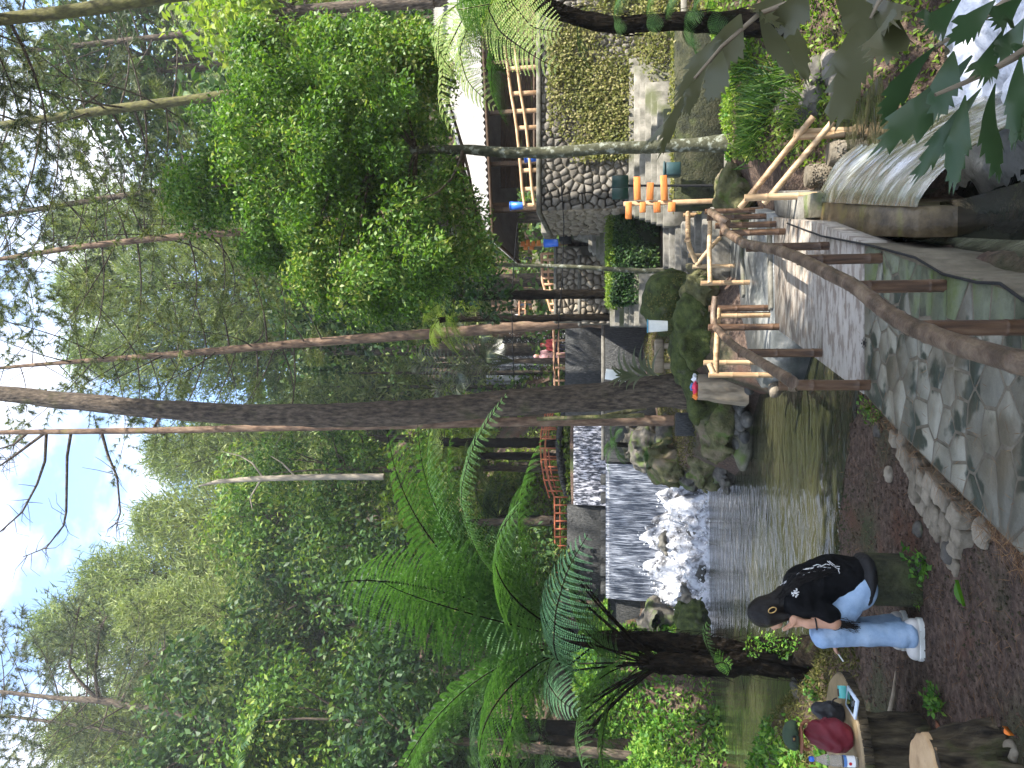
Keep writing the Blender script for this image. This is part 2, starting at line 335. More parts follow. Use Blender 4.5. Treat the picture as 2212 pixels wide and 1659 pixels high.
LEAF('leaf_mid', [(0.025, 0.065, 0.015), (0.059, 0.133, 0.023), (0.109, 0.203, 0.036), (0.237, 0.281, 0.063)], .34, .5, .25, clump=.35)
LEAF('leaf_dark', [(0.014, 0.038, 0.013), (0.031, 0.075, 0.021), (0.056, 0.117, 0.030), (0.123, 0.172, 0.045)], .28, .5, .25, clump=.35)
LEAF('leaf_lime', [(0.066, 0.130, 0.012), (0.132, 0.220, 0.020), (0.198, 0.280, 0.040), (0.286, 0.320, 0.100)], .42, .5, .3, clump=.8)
LEAF('herb', [(0.029, 0.090, 0.011), (0.057, 0.159, 0.018), (0.108, 0.235, 0.028), (0.215, 0.331, 0.055)], .38, .5, .3, clump=.7)
LEAF('needle', [(0.051, 0.077, 0.020), (0.101, 0.140, 0.032), (0.169, 0.211, 0.055), (0.270, 0.266, 0.085)], .28, .55, .25, clump=.3)
LEAF('needle_dark', [(0.023, 0.043, 0.022), (0.047, 0.075, 0.033), (0.085, 0.114, 0.047), (0.152, 0.163, 0.062)], .2, .55, .25, clump=.3)
LEAF('needle_pale', [(0.074, 0.117, 0.039), (0.127, 0.179, 0.055), (0.196, 0.248, 0.083), (0.270, 0.304, 0.110)], .3, .55, .25, clump=.25)
LEAF('fern', [(.032, .078, .024), (.05, .112, .034), (.075, .15, .046)], .38, .5, .3, tint=(1.15, 1.35, .55))
LEAF('fern_blue', [(.03, .085, .04), (.05, .12, .06), (.07, .15, .075)], .3, .5, .35)
LEAF('fern_lime', [(.10, .17, .03), (.17, .25, .06), (.27, .30, .10)], .4, .5, .3)
LEAF('palm', [(.03, .045, .02), (.055, .075, .032), (.10, .11, .06), (.17, .17, .10)], .25, .35, .5)
LEAF('fishtail', [(.02, .05, .02), (.032, .07, .028), (.05, .09, .04)], .25, .35, .45)
LEAF('olive_leaf', [(.05, .055, .028), (.08, .085, .045), (.11, .11, .065)], .25, .38, .45)
LEAF('moss_leaf', [(.03, .035, .01), (.06, .065, .016), (.10, .10, .03), (.16, .14, .06)], .25, .8, .1)
LEAF('creeper', [(.07, .085, .02), (.13, .145, .035), (.20, .20, .06), (.29, .26, .11)], .35, .6, .2, clump=1.2)
LEAF('dry', [(.10, .05, .02), (.19, .10, .05), (.28, .18, .10)], .2, .8, .1)
# ---------------------------------------------------------------- terrain
def polysd(P, poly):       # signed distance in plan, negative inside
    poly = np.asarray(poly, float); d = np.full(len(P), 1e9); ins = np.zeros(len(P), bool); n = len(poly)
    for i in range(n):
        a, b = poly[i], poly[(i+1) % n]; e = b-a; w = P-a; t = np.clip(w@e/(e@e), 0, 1)
        d = np.minimum(d, np.linalg.norm(w-t[:, None]*e, axis=1))
        c = ((a[1] <= P[:, 1]) & (b[1] > P[:, 1])) | ((b[1] <= P[:, 1]) & (a[1] > P[:, 1]))
        xi = a[0]+(P[:, 1]-a[1])/np.where(abs(e[1]) < 1e-9, 1e-9, e[1])*e[0]; ins ^= c & (P[:, 0] < xi)
    return np.where(ins, -d, d)
WZ = -.55
POOL = [(2.6, 8.2), (.9, 7.4), (.15, 7.5), (-.2, 7.9), (-.9, 8.2), (-2.0, 8.5), (-3.0, 9.15), (-4.6, 11.7), (-6.0, 12.5), (-9.5, 14.5), (-13, 16), (-13, 18.6), (-9.4, 19.2), (-9.2, 22.4), (-7.3, 23), (-7.4, 27), (-2.7, 27), (-2.6, 22), (-2.45, 20.2), (-1.7, 17.1), (-.65, 15.8), (0, 14.7), (-.15, 12.8), (.1, 11.2), (.85, 10.0), (2.6, 9.7)]
BASIN = [(.2, 0), (.75, 4.0), (1.15, 5.6), (1.45, 7.4), (2.0, 8.5), (2.6, 8.7), (3.7, 8.6), (4.8, 7.6), (5.6, 5), (5.5, 0)]
PATH = [(-1.25, 2.0), (-.83, 4.04), (-.67, 4.6), (-.52, 5.12), (-.30, 5.87), (-.08, 6.55), (1.13, 6.55), (.93, 5.75), (.86, 5.45), (.68, 5.0), (.57, 4.49), (.43, 4.04), (.0, 2.0)]
SLAB = [(-.08, 6.56), (.72, 10.25), (2.15, 10.35), (1.62, 8.1), (1.14, 6.56)]
def zterr(x, y):
    x = np.asarray(x, float); y = np.asarray(y, float); P = np.stack([x.ravel(), y.ravel()], 1); sh = x.shape; x = x.ravel(); y = y.ravel()
    n1 = fbm(np.stack([x*.5, y*.5, x*0+3], 1)); n2 = fbm(np.stack([x*2.3, y*2.3, x*0+8], 1), 2)
    z = -.22+.05*n1+.015*n2
    z = z+sst(-4, -7, x)*sst(16, 11, y)*.25
    # middle ground climbs to the dam
    m = sst(12.6, 15.0, y); z = z+m*(.55+.42*sst(-1.2, 1.2, x))+sst(15, 25, y)*.55
    z = z+sst(2.3, 3.6, x)*sst(7.5, 10, y)*(.25+.2*sst(9, 14, y))            # right bank
    z = z+sst(4.2, 7, x)*sst(4, 9, y)*.5
    cx = sst(1.3, 2.1, x)*sst(12.6, 13.6, y); z = z*(1-cx)+cx*(np.clip((y-14.4)*.34, -.02, .95)-.10+.02*n2)
    z = np.where((y > 26.15) & (x > -9), 2.35+.05*n1, z)
    z = np.where((y > 29.2) & (x > -12), 3.9+.08*n1, z)
    hutm = (y > 17.35) & (x > 4.3); z = np.where(hutm, 3.75, z); z = np.where((y > 23.9) & (x > 2.1) & ~hutm, 3.6, z)
    # left bank and the wood behind
    lb = sst(-8.9, -15.5, x-.0*y)*sst(14.5, 20, y); z = z+lb*4.6+.25*lb*n1
    lb2 = sst(-7.3, -8.6, x)*sst(21.5, 24.5, y)*(y < 31); z = np.maximum(z, -0.2+lb2*3.3)
    z = z+np.maximum(y-33.5-21*np.exp(-((x-3.6)/5.2)**2)-6*sst(6, 12, x), 0)*.58+np.maximum(-x-15, 0)*.65*sst(18, 30, y)+np.maximum(x-11, 0)*.5*sst(20, 30, y)
    z = z+sst(32, 44, y)*1.2+.8*n1*sst(40, 60, y)
    sd = polysd(P, POOL); far = y < 25.9
    z = np.where(far, z*sst(-.45, .35, sd)+(-1.05+.1*n2)*(1-sst(-.45, .35, sd)), z)
    zb = -1.3+(y-8.45)*.55+.10*n1+.05*n2; wb = sst(1.9, 2.6, x)*sst(13, 11.4, y)*sst(7, 8.4, y); z = np.where(wb > 0, z*(1-wb)+np.minimum(z, zb)*wb, z)
    sb = polysd(P, BASIN); k = sst(-.25, .35, sb); z = z*k+(-1.75+.12*n2)*(1-k)
    # lower the sheet under the paved pieces
    for pl in (PATH, SLAB):
        s = polysd(P, pl); z = np.where(s < .08, np.minimum(z, -.30), z)
    z = np.where((y < 30) | (z < 34), z, 34+(z-34)*.12)
    return z.reshape(sh)
def onter(v, y, lift=0.):      # where the ray through a measured point meets the ground
    d = ray(v, y); t = np.linspace(2.5, 40, 900); q = np.array((0, 0, CZ))+d*t[:, None]; g_ = zterr(q[:, 0], q[:, 1]); i = int(np.argmax(q[:, 2] < g_)); p = q[i].copy(); p[2] = g_[i]+lift; return p
def grid(xs, ys):
    X, Y = np.meshgrid(xs, ys, indexing='ij'); Z = zterr(X, Y); n, m = X.shape
    V = np.stack([X, Y, Z], -1).reshape(-1, 3); i = np.arange(n-1)[:, None]*m; j = np.arange(m-1)[None]
    return V, np.stack([i+j, i+m+j, i+m+j+1, i+j+1], -1).reshape(-1, 4)
xs = np.concatenate([np.linspace(-130, -40, 10)[:-1], np.linspace(-40, -16, 25)[:-1], np.linspace(-16, 12, 141)[:-1], np.linspace(12, 40, 29)[:-1], np.linspace(40, 130, 10)])
ys = np.concatenate([np.linspace(-60, 0, 13)[:-1], np.linspace(0, 32, 181)[:-1], np.linspace(32, 70, 39)[:-1], np.linspace(70, 150, 17)])
V, Q = grid(xs, ys)
ground = mobj('ground', npmesh('ground', V, [Q], MATS['dirt'], True)); tag(ground, 'brown damp earth with moss, needles and gravel', 'ground', kind='structure')
# ---------------------------------------------------------------- water
def water_mat(name, c, rough, bs, stretch, dist, c2=None, cs=1.5, spec=.5):
    m = bpy.data.materials.new(name); N, L = nod(m); b = N['Principled BSDF']; b.inputs['Roughness'].default_value = rough; b.inputs['Specular IOR Level'].default_value = spec; b.inputs['IOR'].default_value = 1.33
    tc = N.new('ShaderNodeTexCoord'); mp = N.new('ShaderNodeMapping'); mp.inputs['Scale'].default_value = stretch; L.new(tc.outputs['Object'], mp.inputs[0])
    nz = N.new('ShaderNodeTexNoise'); nz.inputs['Scale'].default_value = bs; nz.inputs['Detail'].default_value = 4; nz.inputs['Distortion'].default_value = .8; L.new(mp.outputs[0], nz.inputs[0])
    bp = N.new('ShaderNodeBump'); bp.inputs['Strength'].default_value = 1; bp.inputs['Distance'].default_value = dist; L.new(nz.outputs[0], bp.inputs['Height']); L.new(bp.outputs[0], b.inputs['Normal'])
    if c2:
        n2 = N.new('ShaderNodeTexNoise'); n2.inputs['Scale'].default_value = cs; n2.inputs['Detail'].default_value = 4; L.new(tc.outputs['Object'], n2.inputs[0])
        r = N.new('ShaderNodeValToRGB'); r.color_ramp.elements[0].position = .4; r.color_ramp.elements[1].position = .62; r.color_ramp.elements[0].color = (*c, 1); r.color_ramp.elements[1].color = (*c2, 1); L.new(n2.outputs[0], r.inputs[0]); L.new(r.outputs[0], b.inputs['Base Color'])
    else: b.inputs['Base Color'].default_value = (*c, 1)
    MATS[name] = m; return m
water_mat('pool_water', (.020, .022, .011), .03, 1.7, (1, 1.9, 1), .085, (.034, .034, .017), .5)
water_mat('stream_water', (.015, .017, .015), .06, 6, (1, .6, 1), .03)
def fall_mat(name, lo, hi, stretch, p0, p1, scale=6, rough=.25, bump=.05, co='Object'):
    m = bpy.data.materials.new(name); N, L = nod(m); b = N['Principled BSDF']; b.inputs['Roughness'].default_value = rough
    tc = N.new('ShaderNodeTexCoord'); mp = N.new('ShaderNodeMapping'); mp.inputs['Scale'].default_value = stretch; L.new(tc.outputs[co], mp.inputs[0])
    nz = N.new('ShaderNodeTexNoise'); nz.inputs['Scale'].default_value = scale; nz.inputs['Detail'].default_value = 7; nz.inputs['Roughness'].default_value = .65; L.new(mp.outputs[0], nz.inputs[0])
    r = N.new('ShaderNodeValToRGB'); e = r.color_ramp.elements; e[0].position = p0; e[1].position = p1; e[0].color = (*lo, 1); e[1].color = (*hi, 1); L.new(nz.outputs[0], r.inputs[0]); L.new(r.outputs[0], b.inputs['Base Color'])
    bp = N.new('ShaderNodeBump'); bp.inputs['Strength'].default_value = 1; bp.inputs['Distance'].default_value = bump; L.new(nz.outputs[0], bp.inputs['Height']); L.new(bp.outputs[0], b.inputs['Normal'])
    MATS[name] = m
fall_mat('fall', (.025, .032, .05), (.42, .45, .52), (5, 1, .35), .45, .72, 5)
fall_mat('fall_dark', (.015, .018, .028), (.62, .62, .70), (4, 1, 1.0), .46, .66, 4)
fall_mat('foam', (.05, .05, .055), (.46, .47, .51), (1, 1.2, .8), .37, .56, 3.0, .5, .10)
fall_mat('foam_white', (.30, .31, .34), (.8, .81, .86), (1, 1, 1), .30, .55, 5, .5, .06)
fall_mat('spill', (.045, .048, .026), (.50, .52, .48), (26, 2.4, 1), .46, .74, 1.6, .12, .02, 'UV')
fall_mat('mist_fall', (.04, .042, .05), (.75, .75, .8), (1.4, 1, .35), .40, .64, 1.0, .5, .05)
def sheet(name, poly, z, mat, step=.35, amp=0., label=None):
    poly = np.array(poly, float); lo = poly.min(0)-step; hi = poly.max(0)+step
    bm = bmesh.new(); f = bm.faces.new([bm.verts.new((p[0], p[1], z)) for p in poly])
    if f.normal.z < 0: f.normal_flip()
    bmesh.ops.triangulate(bm, faces=bm.faces[:]); bm.normal_update()
    for fc in bm.faces:
        if fc.normal.z < 0: fc.normal_flip()
    me = bpy.data.meshes.new(name); bm.to_mesh(me); bm.free(); me.materials.append(mat)
    return mobj(name, me)
w = sheet('pool_water', [(3.0, 7.9), (-.2, 6.7), (-1.5, 7.3), (-3.5, 8.3), (-6.5, 11.2), (-14.5, 15), (-14.5, 19.5), (-10, 20.2), (-9.8, 23.2), (-8, 24), (-8, 26.1), (-2.4, 26.1), (-1.9, 20), (.8, 15), (.8, 10.3), (3.0, 10.1)], WZ, MATS['pool_water'])
tag(w, 'murky olive green pool below the weir', 'water', kind='structure')
w = sheet('upper_water', [(-9, 26.05), (2.4, 26.05), (2.4, 29), (-9, 29)], 2.47, MATS['stream_water']); tag(w, 'dark water behind the lower weir', 'water', kind='structure')
w = sheet('basin_water', [(.3, 0), (1.0, 4.5), (1.3, 7.5), (2.1, 9.0), (3.9, 9.1), (5.4, 7.8), (6, 5), (6, 0)], -1.42, MATS['stream_water']); tag(w, 'dark stream basin below the footpath', 'water', kind='structure')
MATS['spill'].node_tree.nodes['Principled BSDF'].inputs['Transmission Weight'].default_value = .45
# ---------------------------------------------------------------- cells for paving and rubble walls
def clip(poly, nrm, d):
    out = []
    for i in range(len(poly)):
        a, b = poly[i], poly[(i+1) % len(poly)]; da, db = a[0]*nrm[0]+a[1]*nrm[1]-d, b[0]*nrm[0]+b[1]*nrm[1]-d
        if da <= 0: out.append(a)
        if da*db < 0: t = da/(da-db); out.append((a[0]+(b[0]-a[0])*t, a[1]+(b[1]-a[1])*t))
    return out
def cells(seeds, outer, gap, R):
    seeds = np.asarray(seeds); res = []
    for i, s in enumerate(seeds):
        poly = [(s[0]+R*math.cos(a), s[1]+R*math.sin(a)) for a in np.arange(8)/8*2*math.pi]
        for q in seeds[(np.abs(seeds-s) < 2*R).all(1)]:
            e = q-s; l = math.hypot(*e)
            if l < 1e-6: continue
            n = e/l; poly = clip(poly, n, float(n@(s+q)/2-gap/2))
            if len(poly) < 3: break
        if len(poly) < 3: continue
        for nrm, d in outer(s):
            poly = clip(poly, nrm, d)
            if len(poly) < 3: break
        if len(poly) >= 3:
            a = 0.5*abs(sum(poly[k][0]*poly[(k+1) % len(poly)][1]-poly[(k+1) % len(poly)][0]*poly[k][1] for k in range(len(poly))))
            if a > gap*gap*4: res.append(poly)
    return res
def stone_mesh(name, poly, h, mat, frame, dome=.3, inset=.12, base=0., jit=.004):
    # frame: (origin, e1, e2, normal); returns mesh, centre
    o, e1, e2, nn = [np.asarray(v, float) for v in frame]; p = np.array(poly); c = p.mean(0); n = len(p)
    r1 = c+(p-c)*(1-inset*.35); r2 = c+(p-c)*(1-inset*1.6)
    def up(q, z): return (q-c)[:, :1]*e1+(q-c)[:, 1:]*e2+z*nn
    V = np.vstack([up(p, base), up(r1, h*(1-dome)), up(r2, h)]); idx = np.arange(n); k = (idx+1) % n
    F = np.vstack([np.stack([idx, k, n+k, n+idx], 1), np.stack([n+idx, n+k, 2*n+k, 2*n+idx], 1)])
    area = sum(p[i][0]*p[(i+1) % n][1]-p[(i+1) % n][0]*p[i][1] for i in range(n))
    V = V+jit*rng.normal(size=V.shape)
    V = np.vstack([V, V[2*n:].mean(0)[None]]); T = np.stack([2*n+idx, 2*n+k, np.full(n, 3*n)], 1)
    if (area < 0) != (np.dot(np.cross(e1, e2), nn) < 0): F = F[:, ::-1]; T = T[:, ::-1]
    return npmesh(name, V, [F, T], mat, False), o+c[0]*e1+c[1]*e2
def convex_edges(poly):
    poly = [np.array(p, float) for p in poly]; c = sum(poly)/len(poly); out = []
    for i in range(len(poly)):
        a, b = poly[i], poly[(i+1) % len(poly)]; e = b-a; n = np.array((e[1], -e[0]))/np.linalg.norm(e)
        if n@(c-a) > 0: n = -n
        out.append((n, float(n@a)))
    return out
def prism(poly, z0, z1):
    p = np.array(poly, float); n = len(p)
    if sum(p[i][0]*p[(i+1) % n][1]-p[(i+1) % n][0]*p[i][1] for i in range(n)) < 0: p = p[::-1]
    bm = bmesh.new(); f = bm.faces.new([bm.verts.new((*q, z0)) for q in p]); r = bmesh.ops.extrude_face_region(bm, geom=[f])
    for v in r['geom']:
        if isinstance(v, bmesh.types.BMVert): v.co.z = z1
    bmesh.ops.recalc_face_normals(bm, faces=bm.faces); bmesh.ops.triangulate(bm, faces=bm.faces[:])
    V = np.array([v.co[:] for v in bm.verts]); bm.verts.index_update(); F = np.array([[v.index for v in f.verts] for f in bm.faces]); bm.free(); return V, F
# ---------------------------------------------------------------- the flagged footpath and the slab bridge
PV, PF = prism(PATH, -.5, -.003); path = mobj('path', npmesh('path', PV, [PF], MATS['mortar'])); tag(path, 'flagstone footpath laid in brown mortar', 'path', kind='structure')
Lp = np.array([(-1.25, 2.0), (-.83, 4.04), (-.67, 4.6), (-.52, 5.12), (-.30, 5.87), (-.08, 6.55)]); Rp = np.array([(.0, 2.0), (.43, 4.04), (.57, 4.49), (.68, 5.0), (.90, 5.75), (1.13, 6.55)])
def pathxy(t, s):      # t along 0..1, s across 0 (left) .. 1 (right)
    y = 2.0+4.55*t; xl = np.interp(y, Lp[:, 1], Lp[:, 0]); xr = np.interp(y, Rp[:, 1], Rp[:, 0]); return np.array((xl+(xr-xl)*s, y))
seeds = []; y = 2.55; row = 0
while y < 6.5:
    hrow = .15+.06*rng.random(); n = int(rng.integers(4, 7)); off = rng.random()*.6
    for k in range(n+1):
        s = (k+off-.2)/n+.035*rng.normal()
        if not .02 < s < .98: continue
        q = pathxy((y+.022*rng.normal()-.14*(s-.5)-2.0)/4.55, s); seeds.append(q)
    y += hrow
def path_out(s):
    t = np.clip((s[1]-2.0)/4.55, 0, 1); a, b = pathxy(max(t-.06, 0), 0), pathxy(min(t+.06, 1), 0); c, d = pathxy(max(t-.06, 0), 1), pathxy(min(t+.06, 1), 1)
    e1 = (b-a)/np.linalg.norm(b-a); n1 = np.array((-e1[1], e1[0])); e2 = (d-c)/np.linalg.norm(d-c); n2 = np.array((e2[1], -e2[0]))
    return [(n1, float(n1@pathxy(t, 0))-.01), (n2, float(n2@pathxy(t, 1))-.01), (np.array((0, 1.)), 6.53)]
Z3 = ((0, 0, 0), (1, 0, 0), (0, 1, 0), (0, 0, 1))
for poly in cells(seeds, path_out, .019, .3):
    c = np.mean(poly, 0); xr = np.interp(c[1], Rp[:, 1], Rp[:, 0]); mo = c[0] > xr-.24
    me, ctr = stone_mesh('flagstone', poly, .0175+.004*rng.random(), MATS['flag_moss' if mo else 'flag'], Z3, .3, .022, 0., .0012)
    mobj('flagstone', me, path, (ctr[0], ctr[1], -.0175))
mk = MB(); mc = onz(1870, 741, 0)+np.array((0, 0, .014))          # small dark mark on a flag: disc with petals
def disc(mb, c, r1, r2, n=10, rz=0):
    a = np.arange(n)/n*2*math.pi; p = np.stack([r1*np.cos(a), r2*np.sin(a)], 1); cc, ss = math.cos(rz), math.sin(rz); p = p@np.array([[cc, ss], [-ss, cc]])
    V = np.vstack([np.array(c)[None], np.column_stack([p, np.zeros(n)])+np.array(c)]); mb.add(V, np.array([(0, 1+j, 1+(j+1) % n) for j in range(n)]))
disc(mk, mc, .022, .035)
for a in np.arange(8)/8*2*math.pi: disc(mk, mc+np.array((.037*math.cos(a), .06*math.sin(a), 0)), .013, .009, 8, a)
mk.build('painted_flower', MATS['black'], path)
SV, SF = prism(SLAB, -.24, .004); slab = mobj('footbridge', npmesh('footbridge', SV-np.array((1, 8, -.24)), [SF], MATS['slab']), None, (1, 8, -.24)); tag(slab, 'worn pale concrete slab footbridge between bamboo railings', 'footbridge')
P2 = [(.72, 10.27), (-.05, 11.3), (.2, 12.2), (1.0, 13.0), (1.55, 14.3), (2.3, 15.4), (3.2, 16.0), (3.9, 15.3), (2.75, 12.4), (2.17, 10.37)]
SV, SF = prism(P2, -.6, -.006); o = mobj('path', npmesh('path', SV, [SF], MATS['slab_wet'])); tag(o, 'wet grey concrete path beyond the slab', 'path', kind='structure')
# kerb bands across the far path
for k, (a, b) in enumerate([((1601, 480), (1608, 640)), ((1664, 474), (1668, 668))]):
    p, q = onz(*a), onz(*b); d = q-p; mb = MB(); mb.box((p+q)/2+np.array((0, 0, .012)), (np.linalg.norm(d), .16, .05), math.atan2(d[1], d[0]), .01); o = mb.build('concrete_strip', MATS['conc_pale'], slab if k else None)
    if not k: tag(o, 'pale raised concrete strip across the wet path', 'kerb')
# wet ledge right of the path, trough block, low kerb by the outlet
ap = [onz(1698, 474), onz(1763, 505), onz(1876, 527), onz(1976, 553), onz(2036, 586), onz(2212, 635), np.array((.05, 2.2, 0)), np.array((.75, 2.2, 0)), onz(2212, 520, -.42), onz(2040, 512, -.42), onz(1984, 515, -.42), onz(1800, 500, -.42), onz(1720, 470, -.42)]
PV, PF = prism([(p[0], p[1]) for p in ap], -1.9, -.42); o = mobj('ledge', npmesh('ledge', PV, [PF], MATS['apron'])); tag(o, 'wet dark olive concrete ledge below the footpath', 'ledge', kind='structure')
tz = -.18
tp = [onz(1756, 505, tz), onz(1763, 436, tz), onz(1985, 447, tz), onz(1984, 513, tz)]
PV, PF = prism([(p[0], p[1]) for p in tp], -1.8, tz); c = PV.mean(0); c[2] = -1.8
trough = tag(mobj('trough_wall', npmesh('trough_wall', PV-c, [PF], MATS['trough']), None, c), 'brown stained concrete outlet block with water spilling over its side', 'wall')
sw = [onz(2036, 514, -.44), onz(2030, 436, -.44), onz(2100, 425, -.44), onz(2212, 392, -.44), np.array((1.75, 2.2, 0)), np.array((.7, 2.2, 0)), onz(2212, 528, -.44)]
PV, PF = prism([(p[0], p[1]) for p in sw], -1.9, -.44); o = mobj('side_water', npmesh('side_water', PV, [PF], MATS['stream_water'])); tag(o, 'dark shallow water in front of the outlet block', 'water', kind='structure')
c1 = onz(1700, 440, 0); c2 = onz(1760, 425, -.1); mb = MB(); q = [onz(1697, 472), onz(1700, 428), onz(1762, 416, -.1), onz(1756, 470, -.1)]
PV, PF = prism([(p[0], p[1]) for p in q], -1.6, -.08); MB().add(PV, PF).top('outlet_kerb', MATS['conc_moss'], 'low grey kerb block between footbridge and stained outlet block', 'kerb')
q = [(1.66, 9.0), (2.1, 9.05), (2.35, 9.8), (2.55, 10.6), (2.2, 10.4), (2.05, 9.9)]
PV, PF = prism(q, -.9, -.03); MB().add(PV, PF).top('abutment', MATS['conc'], 'grey concrete abutment at the far right end of the footbridge', 'abutment')
# ---------------------------------------------------------------- dam walls and falls
def wallbox(mb, x0, x1, y0, y1, z0, z1): mb.box(((x0+x1)/2, (y0+y1)/2, (z0+z1)/2), (x1-x0, y1-y0, z1-z0), 0, .03)
mb = MB(); wallbox(mb, -9.2, -2.62, 26.2, 26.9, -1.2, 2.44); wallbox(mb, -2.62, 2.05, 26.0, 26.9, .6, 2.56)
dam = mb.top('lower_weir_wall', MATS['slate'], 'dark stacked slate wall of the lower weir', 'dam wall')
mb = MB(); wallbox(mb, -9.5, -4.55, 29.0, 29.9, 2.0, 4.05); wallbox(mb, -4.55, -1.35, 29.05, 29.9, 2.0, 3.72); wallbox(mb, -1.35, 2.6, 29.0, 29.9, 2.0, 4.12)
dam2 = mb.top('upper_weir_wall', MATS['slate'], 'dark stacked slate wall of the upper weir', 'dam wall')
mb = MB(); mb.box((-.25, 26.3, 2.62), (4.6, .55, .12), 0, .02); mb.build('coping', MATS['conc'], dam)
for k in range(7):
    mb = MB(); mb.box((-7.0+.62*k, 26.75, 2.55), (.34, .5, .34), 0, .03); mb.build('stepping_block', MATS['slate'], dam)
def fallsheet(name, x0, x1, yc, z0, z1, bulge, mat, label, nx=120, nz=26, jag=.03, seed=0):
    X, T = np.meshgrid(np.linspace(x0, x1, nx), np.linspace(0, 1, nz), indexing='ij')
    Z = z1-(z1-z0)*np.clip(T-.12, 0, 1)/.88; Yy = yc-bulge*np.sqrt(np.clip(T, 0, 1))+.12*np.clip(.12-T, 0, 1)*10*.3
    nn = fbm(np.stack([X*7, T*1.2+seed, X*0], -1).reshape(-1, 3)).reshape(X.shape); Yy = Yy-jag*nn*T**.5-.5*(T < .001)*-1
    V = np.stack([X, Yy, Z], -1).reshape(-1, 3); i = np.arange(nx-1)[:, None]*nz; j = np.arange(nz-1)[None]
    mb = MB().add(V, np.stack([i+j, i+j+1, i+nz+j+1, i+nz+j], -1).reshape(-1, 4)); return mb.top(name, mat, label, 'waterfall', True)
fallsheet('waterfall', -7.15, -2.66, 26.2, -.5, 2.53, .55, MATS['fall'], 'wide sheet of white streaked water falling over the lower weir')
fallsheet('waterfall', -4.5, -1.4, 29.0, 2.5, 3.8, .25, MATS['fall_dark'], 'thin glittering sheet of water over the upper weir wall', jag=.05, seed=9)
# foam heap on tumbled rocks below the weir
def foam_h(x, y):
    t = (26-y)/2.8; h = 1.75*np.clip(1-t, 0, 1)**.8*(.55+.45*sst(-2.4, -4.6, x)*sst(-7.6, -6.2, x)); h = h*sst(-7.6, -6.9, x)*sst(-2.35, -2.9, x)
    n = fbm(np.stack([x*2.2, y*2.2, h*1.5+1], -1), 4); return -.62+h+.42*n*(.2+sst(0, .5, h))-.1*sst(.25, .8, fbm(np.stack([x*1.1+9, y*1.6, x*0], -1), 2))*sst(.1, .4, h)
X, Y = np.meshgrid(np.linspace(-7.9, -2.3, 240), np.linspace(22.6, 25.95, 150), indexing='ij'); Z = foam_h(X.ravel(), Y.ravel()); i = np.arange(239)[:, None]*150; j = np.arange(149)[None]
o = MB().add(np.column_stack([X.ravel(), Y.ravel(), Z]), np.stack([i+j, i+150+j, i+151+j, i+1+j], -1).reshape(-1, 4)).top('foam', MATS['foam'], 'white water tumbling over boulders at the foot of the weir', 'rapids', True, kind='stuff')
# small rising spray blobs along the foam
pp = rng.random((900, 3))*np.array((5, 2.9, 1))+np.array((-7.5, 23.0, 0)); pp[:, 2] = foam_h(pp[:, 0], pp[:, 1])+rng.random(900)**2*.28; r = .012+.03*rng.random(900)**2
oc = np.array([(1, 0, 0), (-1, 0, 0), (0, 1, 0), (0, -1, 0), (0, 0, 1), (0, 0, -1)]); of = np.array([(0, 2, 4), (2, 1, 4), (1, 3, 4), (3, 0, 4), (2, 0, 5), (1, 2, 5), (3, 1, 5), (0, 3, 5)])
def droplets(pp, r): return (pp[:, None]+oc[None]*r[:, None, None]).reshape(-1, 3), (of[None]+6*np.arange(len(pp))[:, None, None]).reshape(-1, 3)
mb = MB().add(*droplets(pp, r)); mb.top('spray', MATS['white_plastic'], 'drops of white spray above the foam', 'spray', kind='stuff')
def rock(name, c, r, mat, label=None, cat='rock', parent=None, seed=0, amp=.22, h=None, group=None, flat=None):
    c = np.array(c, float); r = np.array(r, float); k = 2.2/r.min()
    def f(P):
        d = ell(P, c, r)+amp*r.min()*fbm((P-c)*k*.55+seed*7.1, 3)
        if flat is not None: d = np.maximum(d, (P[:, 2]-flat))
        return d
    V, Q = surfnet(f, c-r*1.35, c+r*1.35, h or r.max()/9)
    if parent is not None: return mobj(name, npmesh(name, V-wloc(parent), [Q], mat, True), parent)
    b = np.array((c[0], c[1], V[:, 2].min())); return tag(mobj(name, npmesh(name, V-b, [Q], mat, True), None, b), label, cat, group)
for k, (x, y, r) in enumerate([(-4.3, 24.2, .30), (-5.6, 23.5, .30), (-6.5, 24.0, .34), (-5.0, 24.9, .28), (-3.5, 23.7, .26), (-7.2, 23.7, .3)]):
    rock('boulder', (x, y, foam_h(np.array([x]), np.array([y]))[0]-.22), (r*1.3, r*.8, r*.7), MATS['stone_dark'], ['black wet boulder in the middle of the foaming water', 'black wet boulder low in the foam, left of its middle', 'black wet boulder high at the left of the foam', 'black wet boulder high against the falling sheet', 'black wet boulder at the right side of the foam', 'black wet boulder at the left edge of the foam'][k], 'boulder', seed=k+2, group='boulders in the foam', amp=.5, h=.05)
